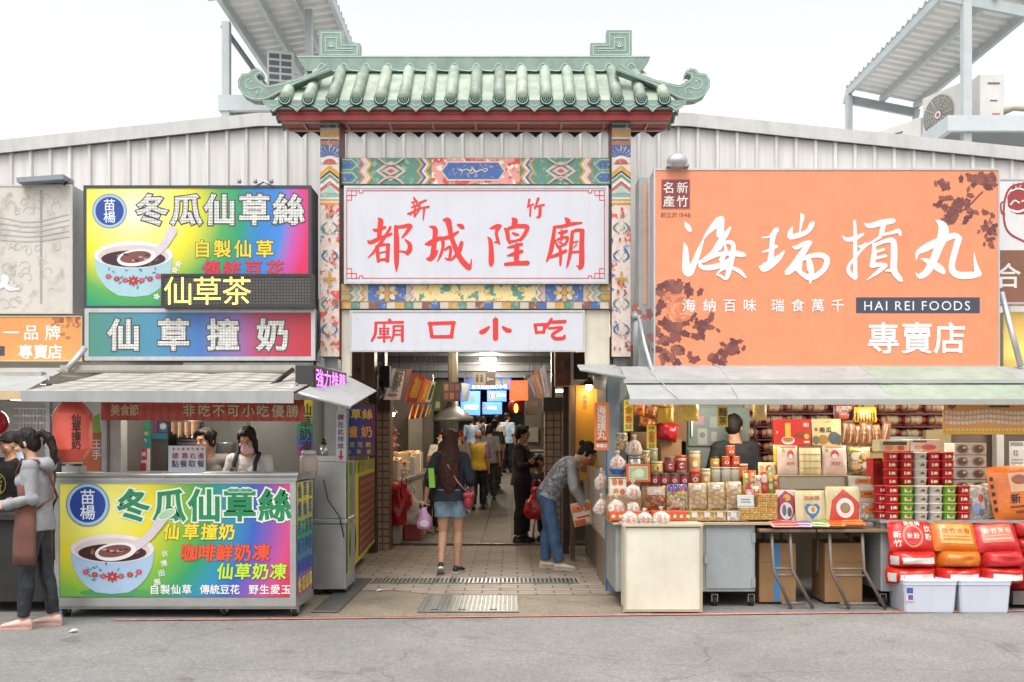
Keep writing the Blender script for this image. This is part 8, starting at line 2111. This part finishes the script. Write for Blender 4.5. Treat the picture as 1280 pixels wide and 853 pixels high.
 if shoes:
  for S in 'LR':
   an=V(Jn['an'+S]);ft=Vector(Jn['ft'+S]).normalized();sd=ft.cross(Vector((0,0,1))).normalized();up=sd.cross(ft).normalized()
   B=an-up*.085*k
   q=MB();rings=[]
   for f,w_,h_ in((-.075,.012,.04),(-.06,.03,.075),(-.01,.036,.085),(.05,.04,.07),(.11,.044,.05),(.16,.04,.038),(.19,.02,.024)):
    c=B+ft*f*k
    rings.append([c+sd*(w_*k*math.cos(2*PI*j/14))+up*((.018+h_*.5+h_*.5*math.sin(2*PI*j/14))*k) for j in range(14)])
   q.loft(rings,shoes[0])
   sh_=q.obj('shoe',body)
   q=MB();out=[(-.08,.02),(-.06,.036),(0,.037),(.06,.042),(.12,.047),(.17,.042),(.2,.02)]
   lo_=[B+ft*f*k+sd*w_*k for f,w_ in out]+[B+ft*f*k-sd*w_*k for f,w_ in reversed(out)]
   q.loft([[p+up*.002*k for p in lo_],[p+up*.026*k for p in lo_]],shoes[1],True,False);q.obj('sole',sh_)
 if face:
  q=MB()
  for s_ in(-1,1):
   q.ellipsoid(H((s_*.031,-.083,.002)),(.0125*k,.007*k,.0065*k),'#e8e2da',10,6,hm);q.ellipsoid(H((s_*.031,-.0875,.002)),(.0062*k,.004*k,.0062*k),'#1c1412',10,6,hm)
   q.tube([H((s_*.016,-.089,.009)),H((s_*.03,-.091,.0125)),H((s_*.046,-.083,.008))],.0022*k,'#241814',6)
  q.obj('eyes',body)
  q=MB()
  for s_ in(-1,1):q.tube([H((s_*.014,-.0935,.027)),H((s_*.032,-.0945,.034)),H((s_*.052,-.081,.028))],.0038*k,hairm,6)
  q.obj('eyebrows',body)
  if not mask:
   q=MB();sm=.008 if 'smiling' in label else .001
   q.tube([H((-.028,-.079,-.056+sm)),H((-.012,-.0885,-.06)),H((0,-.091,-.0605)),H((.012,-.0885,-.06)),H((.028,-.079,-.056+sm))],0,'#a8584e',8,[.003*k,.006*k,.0065*k,.006*k,.003*k]);q.obj('mouth',body)
 if mask:
  q=MB();dz=-.05 if mask[1]=='chin' else 0;rings=[]
  for j in range(9):
   v=j/8;zz=-.115+.108*v+dz*.8
   rg=[]
   for i in range(15):
    th=R(-80+160*i/14);pr_=.012*math.sin(PI*v)+(.012*math.cos(th)**6*(1 if .45<v else .3))
    rx=(.068+.005*v)*(.8+.2*math.sin(PI*min(1,v+.35)))
    rg.append(H((rx*math.sin(th),-.014-(.076+pr_)*math.cos(th)*(.86+.14*v),zz)))
   rings.append(rg)
  vs=[p for rg in rings for p in rg]
  q.add(vs,[(j*15+i,j*15+i+1,(j+1)*15+i+1,(j+1)*15+i) for j in range(8) for i in range(14)],mask[0],True)
  for s_ in(-1,1):q.tube([H((s_*.068,-.03,-.02+dz)),H((s_*.08,.0,.015)),H((s_*.079,.03,0))],.0015*k,'#e6e2de',5)
  mo=q.obj('face_mask',body);md=mo.modifiers.new('s','SOLIDIFY');md.thickness=.003
 q=MB()
 hl=lambda c,r:q.ellipsoid(H(c),tuple(v*k for v in r),hairm,16,12,hm)
 if hair in('short','pony','long','bun','bob'):
  hl((0,.026,.05),(.083,.092,.094));hl((0,-.045,.096),(.06,.05,.036));hl((0,.05,.0),(.07,.066,.085))
  for s_ in(-1,1):hl((s_*.062,-.028,.06),(.022,.05,.05));hl((s_*.07,.01,.02),(.014,.03,.05))
 if hair in('long','bob','pony','bun'):
  for s_ in(-1,1):hl((s_*.074,-.005,.0),(.013,.03,.05 if hair!='pony' else .04))
 if hair=='bob':
  hl((0,.045,-.06),(.085,.055,.09))
  for s_ in(-1,1):hl((s_*.075,.005,-.06),(.022,.045,.09))
 if hair=='pony':
  q.tube([H((0,.1,.05)),H((0,.16,.06)),H((0,.2,.0)),H((0,.205,-.1)),H((0,.19,-.2)),H((0,.18,-.25))],0,hairm,10,[.022*k,.034*k,.04*k,.036*k,.026*k,.006*k]);hl((0,.105,.05),(.028,.028,.028))
 if hair=='bun':hl((.0,.12,.06),(.042,.04,.042))
 if hair=='long':
  rg=[]
  for f,wd,dp,yo in((-.1,.06,.07,.02),(0,.086,.085,.025),(.12,.1,.08,.05),(.25,.118,.06,.095),(.4,.128,.05,.125),(.55,.122,.042,.14),(.7,.1,.034,.15),(.82,.045,.02,.15)):
   c=hc+Vector((0,yo*k,(.03-f*.78)*k))
   rg.append([c+Vector((wd*k*math.cos(2*PI*j/26)*(1+.05*math.sin(j*4+f*20)),dp*k*math.sin(2*PI*j/26),.02*math.sin(j*2.3)*f)) for j in range(26)])
  q.loft(rg,hairm)
 if hair=='bald':hl((0,.04,.0),(.079,.075,.06))
 if hair!='none' and q.v:remesh(q,'hair',body,vox*1.1,1,.009*k,None,24)
 if hair=='cap' or(extra and 'cap' in extra):
  m_=extra['cap'];q=MB();q.ellipsoid(H((0,.018,.062)),(.09*k,.104*k,.085*k),m_,18,12,hm);q.obj('cap',body)
  q=MB();vs=[H((.075*math.cos(t_),-.06-.1*max(0,math.sin(t_)),.062+.012*math.cos(t_)**2)) for t_ in[R(180*i/14) for i in range(15)]]
  q.slab(vs,.006,m_);q.obj('cap_brim',body)
 body['_']=0;del body['_']
 return body,H,at,ring,V,k,rad if top else None
def held(name,label,cat,build,rz=0):
 q=MB();build(q);return q
Yw=8.06
b_,H,at,ring,V,k,rad=person('woman in a grey hoodie, brown apron and pink slippers beside the rainbow cart',gx(46,Yw),Yw,0,1.60,-88,dict(spine=[(0,0,.84),(0,.0,1.0),(0,.0,1.2),(0,-.02,1.38),(0,-.055,1.49)],head=(0,-.085,1.575),elL=(.21,.05,1.12),wrL=(.17,-.19,1.06),elR=(-.21,.03,1.1),wrR=(-.17,-.23,1.07),hdL=(-.1,-1,-.1),hdR=(.1,-1,-.1),thL=(-.6,0,1),thR=(.6,0,1),knL=(.09,-.05,.48),anL=(.1,-.07,.085),knR=(-.09,.03,.48),anR=(-.1,.1,.085)),('grey_knit',1,.0,.012),('#23262e',.97,.0),('#d8b5ac','#c9a094'),'pony','hair','skin',('mask_blue','chin'),(0,16),.0075,None,True,.95,30,True)
q=MB();vs=[]
rows=[(.60,.172,.14),(.45,.165,.135),(.32,.17,.135),(.16,.2,.155),(.02,.21,.165)]
A=[]
for f,rx,ry in rows:A.append([p for p in ring(f,rx*k,ry*k,40)])
low=[(V((0,0,zz)),rx*k,ry*k) for zz,rx,ry in((.78,.2,.17),(.66,.2,.175),(.56,.198,.178))]
for c,rx,ry in low:A.append([c+Vector((rx*math.cos(2*PI*j/40),ry*math.sin(2*PI*j/40)+.006*math.sin(j*1.7),0)) for j in range(40)])
idx_=[j%40 for j in range(17,44)]
vs=[A[r_][j] for r_ in range(len(A)) for j in idx_];n=len(idx_)
q.add(vs,[(r_*n+i,r_*n+i+1,(r_+1)*n+i+1,(r_+1)*n+i) for r_ in range(len(A)-1) for i in range(n-1)],'apron',True)
ap=q.obj('apron',b_);md=ap.modifiers.new('s','SOLIDIFY');md.thickness=.006
q=MB()
bib=[ring(f,.17*k,.145*k,40) for f in(.6,.7,.78)]
ii=[j%40 for j in range(25,36)];m=len(ii)
q.add([bib[r_][j] for r_ in range(3) for j in ii],[(r_*m+i,r_*m+i+1,(r_+1)*m+i+1,(r_+1)*m+i) for r_ in range(2) for i in range(m-1)],'apron',True)
for s_ in(-1,1):
 q.tube([V((s_*.09,-.135,1.33)),V((s_*.13,-.07,1.45)),V((s_*.12,.06,1.44)),V((s_*.06,.135,1.3)),V((-s_*.06,.15,1.12)),V((-s_*.15,.07,1.03))],.01*k,'apron',6)
q.obj('apron_straps',b_)
q=MB();q.ellipsoid(V((0,.09,1.4)),(.12*k,.07*k,.07*k),'grey_knit',16,10);q.ellipsoid(V((0,.02,1.43)),(.1*k,.1*k,.035*k),'grey_knit',16,8);q.obj('hood',b_)
b_,H,at,ring,V,k,rad=person('person in a black cap and black shirt with yellow characters behind the black counter',gx(14,9.75),9.75,0,1.58,-25,None,('black_cloth',.5,.0,.01),('charcoal',.97,.01),None,'none','hair','skin',None,(-20,12),.011,{'cap':'black_cloth'})
q=MB();q.chars('元',[(V((0,0,0)).x,1.24*k)],.1,-.15*k,'#d8c23c',.02);q.chars('氣',[(0,1.13*k)],.1,-.15*k,'#d8c23c',.02);q.ring(0,1.18*k,.09,.1,-.148*k,'#d8c23c');q.obj('shirt_print',b_)
person('person in dark clothes and a pale blue mask half hidden behind the red lantern',gx(68,10.0),10.0,0,1.55,-15,None,('charcoal',1,.0,.01),('charcoal',.97,.01),None,'bob','hair','skin',('mask_blue','up'),(-10,8),.011,None,True,1,35,True)
person('smiling woman in a grey shirt leaning in behind the white counter notice',gx(270,9.65),9.65,0,1.68,-6,dict(spine=[(0,0,.84),(0,0,1.0),(0,-.03,1.18),(-.02,-.1,1.34),(-.03,-.14,1.44)],head=(-.035,-.175,1.525),shL=(.145,-.09,1.34),shR=(-.18,-.08,1.34)),('grey_cloth',.5,.0,.012),('charcoal',.97,.01),None,'bun','hair','skin',None,(-18,6),.009,None,True,1,35,True)
Yp=9.35
b_,H,at,ring,V,k,rad=person('woman in a white shirt with navy straps and a pink mask holding a phone',gx(311,Yp),Yp,0,1.635,-4,dict(head=(0,-.045,1.575),elL=(.22,-.02,1.13),wrL=(.1,-.25,1.2),elR=(-.22,-.02,1.12),wrR=(-.035,-.265,1.17),hdL=(-.75,-.4,.5),hdR=(.45,-.5,.75),thL=(0,-.4,1),thR=(.6,.1,.4)),('white_cloth',.5,.0,.012),('navy',.97,.01),None,'bob','hair','skin_pale',('mask_pink','up'),(0,22),.008,None,True,1,40,True)
q=MB()
for s_ in(-1,1):q.tube([V((s_*.1,-.135,1.0)),V((s_*.1,-.155,1.2)),V((s_*.105,-.12,1.36)),V((s_*.11,-.02,1.45)),V((s_*.09,.1,1.38)),V((s_*.07,.14,1.2))],.022*k,'navy',6)
q.obj('apron_straps',b_)
ph=Vector((gx(303,Yp),Yp-.27,1.2))
q=MB();q.box(ph.x-.036,ph.x+.036,ph.y-.055,ph.y-.046,ph.z-.075,ph.z+.075,'#8a7f78');c_=q.obj('mobile_phone',label='mobile phone with a pale case held by the woman in the pink mask',cat='phone',bevel=.004)
q=MB();q.box(ph.x-.03,ph.x-.008,ph.y-.0565,ph.y-.0552,ph.z+.04,ph.z+.066,'#2a2828');q.obj('camera_bump',c_)
c_.rotation_euler=(R(-15),0,0)
Ys=11.35
b_,H,at,ring,V,k,rad=person('woman with long brown hair in a navy top and denim shorts walking into the market',gx(563,Ys),Ys,0,1.63,178,dict(anL=(.1,.14,.13),knL=(.09,-.02,.49),anR=(-.075,-.05,.085),knR=(-.09,-.06,.5),ftL=(.1,-1,-.55),ftR=(-.35,-1,0),elL=(.25,.06,1.14),wrL=(.29,-.02,.92),elR=(-.24,.05,1.13),wrR=(-.24,-.16,.98),hdL=(.1,-.1,-1),hdR=(0,-1,-.3)),('navy',.72,.04,.02),('denim_light',.27,.0),('#2b2b2e','#d8d4ce'),'long','hair_brown','skin',None,(-38,0),.0075,None,True,1.02,45,True)
q=MB()
q.tube([V((.162*math.cos(a),.012+.128*math.sin(a),1.0)) for a in[R(10*i) for i in range(37)]],.008,'#7b95aa',5);q.obj('waistband',b_)
q=MB();q.tube([V((.11,.08,1.45)),V((.02,.15,1.3)),V((-.1,.155,1.1)),V((-.2,.1,.98))],.011*k,'#b58a84',6);q.tube([V((.11,.08,1.45)),V((.1,-.08,1.42)),V((0,-.16,1.25)),V((-.16,-.12,1.05)),V((-.2,.1,.98))],.011*k,'#b58a84',6);q.obj('strap',b_) if False else None
t=thing('shoulder_bag','small red shoulder bag with a pink strap worn by the woman in denim shorts','bag',(gx(594,Ys-.1),Ys-.1,.8))
wm=Matrix.Translation((gx(563,Ys),Ys,0))@Matrix.Rotation(R(178),4,'Z')
q2=MB();q2.v=[tuple(wm@Vector(v)) for v in q.v];q2.f=q.f;q2.mi=q.mi;q2.ms=q.ms;q2.sm=q.sm;q2.obj('strap',t)
bx0=wm@V((-.225,.09,.9));q=MB();q.ellipsoid((bx0.x,bx0.y,bx0.z-.02),(.06,.1,.11),'#b8404a',14,10);q.box(bx0.x-.062,bx0.x+.062,bx0.y-.1,bx0.y+.1,bx0.z+.01,bx0.z+.07,'#a8343f');q.obj('pouch',t,bevel=.02)
hw=wm@V((.31,-.03,.81))
t=carry_bag('plastic_bag','translucent pink plastic bag with a white cup hanging from the walking woman\'s left hand',(hw.x,hw.y,hw.z+.03),.17,.3,.12,'bag_pink')
q=MB();q.ell(hw.x,hw.z-.2,.05,.04,hw.y-.068,'#e8dfe2',16);q.rect(hw.x-.03,hw.x+.03,hw.z-.205,hw.z-.2,hw.y-.07,'#c9a0ae');q.obj('print',t)
q=MB();a=wm@V((.2,.15,1.26));c=wm@V((.2,.16,1.03));q.slab([(c.x-.03,c.y,c.z),(c.x+.035,c.y,c.z),(a.x+.02,a.y,a.z),(a.x-.045,a.y,a.z)],-.012,'#8fd83c');q.obj('folded_fan',label='bright green folded fan tucked under the walking woman\'s arm',cat='fan')
Yk=14.6
person('man in a black jacket and black trousers standing with folded arms, facing right',gx(652,Yk),Yk,.04,1.69,72,dict(elL=(.25,-.08,1.15),wrL=(-.04,-.2,1.18),elR=(-.25,-.08,1.13),wrR=(.04,-.23,1.14),hdL=(-1,0,.05),hdR=(1,0,.15),thL=(0,0,1),thR=(0,0,1)),('black_cloth',1,.0,.02),('black_cloth',.97,.02),('#151515','#1c1b1a'),'short','hair','skin',None,(18,0),.009)
person('person in dark clothes sitting low beside the man in black, wearing sandals',gx(675,15.3),15.3,.04,1.62,-15,dict(spine=[(0,0,.46),(0,-.02,.62),(0,-.03,.82),(0,-.04,1.0),(0,-.06,1.11)],head=(0,-.08,1.2),shL=(.165,-.03,1.0),shR=(-.165,-.03,1.0),elL=(.22,-.12,.78),elR=(-.22,-.12,.78),wrL=(.1,-.32,.68),wrR=(-.1,-.32,.66),hdL=(-.3,-1,-.3),hdR=(.3,-1,-.3),hpL=(.09,0,.5),hpR=(-.09,0,.5),knL=(.13,-.42,.5),knR=(-.13,-.42,.5),anL=(.13,-.45,.09),anR=(-.13,-.42,.09)),('black_cloth',1,.0,.015),('navy',.95,.01),('#3a2f2a','#2a2422'),'short','hair','skin_tan',None,(-20,15),.011)
t=thing('stool','low stool under the seated person beside the man in black','stool',(gx(675,15.3),15.35,.04));q=MB();q.lathe([(.17,.36),(.17,.39)],(gx(675,15.3),15.33,0),'#8a5a4a',18);q.obj('seat',t)
for a in range(4):q=MB();q.tube([(gx(675,15.3)+.11*math.cos(a*PI/2+.8),15.33+.11*math.sin(a*PI/2+.8),.36),(gx(675,15.3)+.15*math.cos(a*PI/2+.8),15.33+.15*math.sin(a*PI/2+.8),.041)],.013,'steel',6);q.obj('leg',t)
carry_bag('plastic_bag','large red plastic bag hanging between the man in black and the bending woman',(gx(671,14.2),14.2,gz(600,14.2)),.36,.56,.28,'bag_red')
Yb_=11.75
b_,H,at,ring,V,k,rad=person('woman in a grey patterned vest and jeans bending down beside the snack stall',gx(687,Yb_),Yb_,0,1.66,84,dict(spine=[(0,.03,.86),(0,-.03,1.0),(0,-.15,1.17),(0,-.29,1.285),(0,-.38,1.35)],head=(0,-.45,1.405),shL=(.165,-.27,1.255),shR=(-.165,-.27,1.255),elL=(.2,-.31,.985),elR=(-.2,-.3,.985),wrL=(.1,-.42,.79),wrR=(-.1,-.41,.79),hdL=(-.2,-.5,-1),hdR=(.2,-.5,-1),thL=(-.8,-.4,0),thR=(.8,-.4,0),hpL=(.085,.03,.9),hpR=(-.085,.03,.9),knL=(.1,.02,.49),knR=(-.1,-.05,.49),anL=(.1,.06,.085),anR=(-.1,-.13,.085)),('#a7a6a6',1,.02,.008),('denim',.97,.012),('#ddd3bd','#cfc4ac'),'bun','hair','skin',('mask_orange','up'),(0,38),.008,None,True,.98,40,True)
q=MB();rows=[.1,.2,.3,.45,.55,.66,.76,.84]
q.loft([ring(f,rad(f)[0]*k*.98+.03*k,rad(f)[1]*k+.03*k) for f in rows],'camo_grey');
for s_ in(-1,1):q.ellipsoid(V((s_*.15,-.26,1.25)),(.062*k,.085*k,.085*k),'camo_grey',12,8)
remesh(q,'vest',b_,.009,3,.008)
hp=Vector((gx(737,Yb_),Yb_-.02,.58))
t=pack('noodle_pack','orange and white noodle pack held by the bending woman','noodle pack',(718,743,627,657),Yb_-.1,'#e2d3bd',[('r',-.9,.9,.62,.95,'#df6a2c'),('r',-.9,.2,.05,.3,'#df6a2c'),('e',.2,.5,.4,.14,'#e8dcc8'),('e',-.3,.78,.12,.05,'#2a2624'),('r',-.6,.7,.36,.44,'#d8482c')],.09,-4,None,False,0,1.2,-12)
for k2,(Yq,zq,m_,lb) in enumerate(((10.4,.78,'#e2b08a','nearest'),(10.9,.72,'#e6d3b4','second'),(11.4,.66,'#d98a4c','third'),(11.9,.6,'#e2d8c4','fourth'),(12.4,.55,'#d9c4a4','farthest'))):
 pass
q=MB();q.box(.955,.984,10.2,13.3,.5,1.2,'snack_white');q.obj('noodle_curtain',label='pale sheet of packed noodles along the passage side of the snack stall',cat='noodle rack')
person('man in a black t-shirt seen from behind at the snack stall, facing the cupboard',gx(918,10.05),10.05,0,1.765,176,dict(head=(0,-.05,1.58)),('black_cloth',.5,.0,.025),('charcoal',.97,.01),None,'short','hair','skin_tan',None,(-16,12),.009,None,True,1.1)
person('seller in an orange-brown vest bending over the left corridor counter',gx(538,15.6),16.0,.04,1.56,40,dict(spine=[(0,0,.84),(0,-.03,1.0),(0,-.1,1.17),(0,-.2,1.31),(0,-.27,1.4)],head=(0,-.32,1.47),shL=(.165,-.19,1.3),shR=(-.165,-.19,1.3),elL=(.21,-.25,1.05),elR=(-.21,-.25,1.05),wrL=(.15,-.42,.98),wrR=(-.12,-.42,1.0),hdL=(-.2,-1,-.2),hdR=(.2,-1,-.2)),('#7d4f3c',1,.0,.01),('charcoal',.97,.01),None,'bob','hair','skin',('mask_pink','up'),(0,20),.011,None,True,1,35,True)
person('man in a white shirt and pale mask standing behind the long-haired woman',gx(551,18.6),18.6,.04,1.66,30,None,('white_cloth',.5,.0,.015),('charcoal',.97,.01),None,'short','hair','skin',('mask_blue','up'),(-20,8),.013)
person('person in a maroon cap working behind the food trays of the left counter',gx(489,16.8),16.8,.04,1.68,55,None,('#5a2a30',1,.0,.012),('charcoal',.97,.01),None,'none','hair','skin',None,(0,15),.013,{'cap':'#7a2a34'})
person('person in a red cap in the crowd behind the long-haired woman',gx(574,20.2),20.2,.05,1.66,160,None,('grey_cloth',.5,.0,.012),('charcoal',.97,.01),('#2a2a2a','#3a3a3a'),'none','hair','skin',None,(0,0),.014,{'cap':'#b8342c'},False)
wk=dict(anL=(.1,.15,.1),knL=(.09,0,.48),anR=(-.09,-.1,.085),knR=(-.09,-.08,.49))
b_,H,at,ring,V,k,rad=person('grey-haired man in a bright yellow vest walking away down the corridor',gx(598,20.8),20.8,fz(20.8),1.655,176,wk,('#8a5a8c',.5,.0,.01),('#23242a',.97,.015),('#2a2624','#2a2624'),'bald','hair_grey','skin_tan',None,(-10,0),.013,None,False)
q=MB();q.loft([ring(f,rad(f)[0]*k+.032*k,rad(f)[1]*k+.032*k) for f in(.02,.16,.3,.45,.62,.76,.85)],'yellow_vest')
for s_ in(-1,1):q.ellipsoid(V((s_*.13,.01,1.39)),(.06*k,.085*k,.06*k),'yellow_vest',12,8)
remesh(q,'vest',b_,.013,2,.006)
person('man in a grey shirt walking just right of the yellow vest',gx(612,22.4),22.4,fz(22.4),1.70,178,wk,('grey_cloth',.5,.0,.015),('#3a3a3c',.97,.015),('#2a2a2a','#2a2a2a'),'short','hair','skin_tan',None,(0,0),.014,None,False)
b_,H,at,ring,V,k,rad=person('man in a dark polo shirt with a teal collar in the middle of the corridor',gx(618,25.0),25.0,fz(25.0),1.70,170,None,('#23303a',.5,.0,.015),('#2a2a2e',.97,.015),('#2a2a2a','#2a2a2a'),'short','hair','skin_tan',None,(0,0),.015,None,False)
q=MB();q.tube([V((.11*math.cos(a),.01+.085*math.sin(a),1.43)) for a in[R(20*i) for i in range(19)]],.02*k,'#3f9a9a',6);q.obj('collar',b_)
person('man in a beige shirt facing away beyond the teal collar',gx(621,28.2),28.2,fz(28.2),1.71,165,None,('beige_cloth',.5,.0,.015),('#55504a',.97,.015),('#3a3530','#3a3530'),'short','hair','skin_tan',None,(0,0),.017,None,False)
person('tall man in a light blue shirt and dark trousers far down the corridor',gx(634,29.4),29.4,fz(29.4),1.74,165,None,('blue_cloth',.5,.0,.02),('#23252c',.97,.015),('#1f1f1f','#1f1f1f'),'short','hair','skin_tan',None,(-40,0),.015,None,False)
for a,Y,m_,lb in((604,31,'beige_cloth','person in a tan shirt deep in the corridor left of the beige shirt'),(597,30,'#2f2a2c','person in dark clothes deep in the corridor above the yellow vest'),(589,29,'#8fa3b8','person in a pale blue top deep in the corridor near the steel hood'),(611,33,'#a8a094','person in a grey-beige top deepest in the corridor under the teal sign')):
 person(lb,gx(a,Y),Y,fz(Y),1.66,172,None,(m_,.5,.0,.015),('#2f2d2e',.97,.015),None,'short','hair','skin_tan',None,(0,0),.018,None,False)
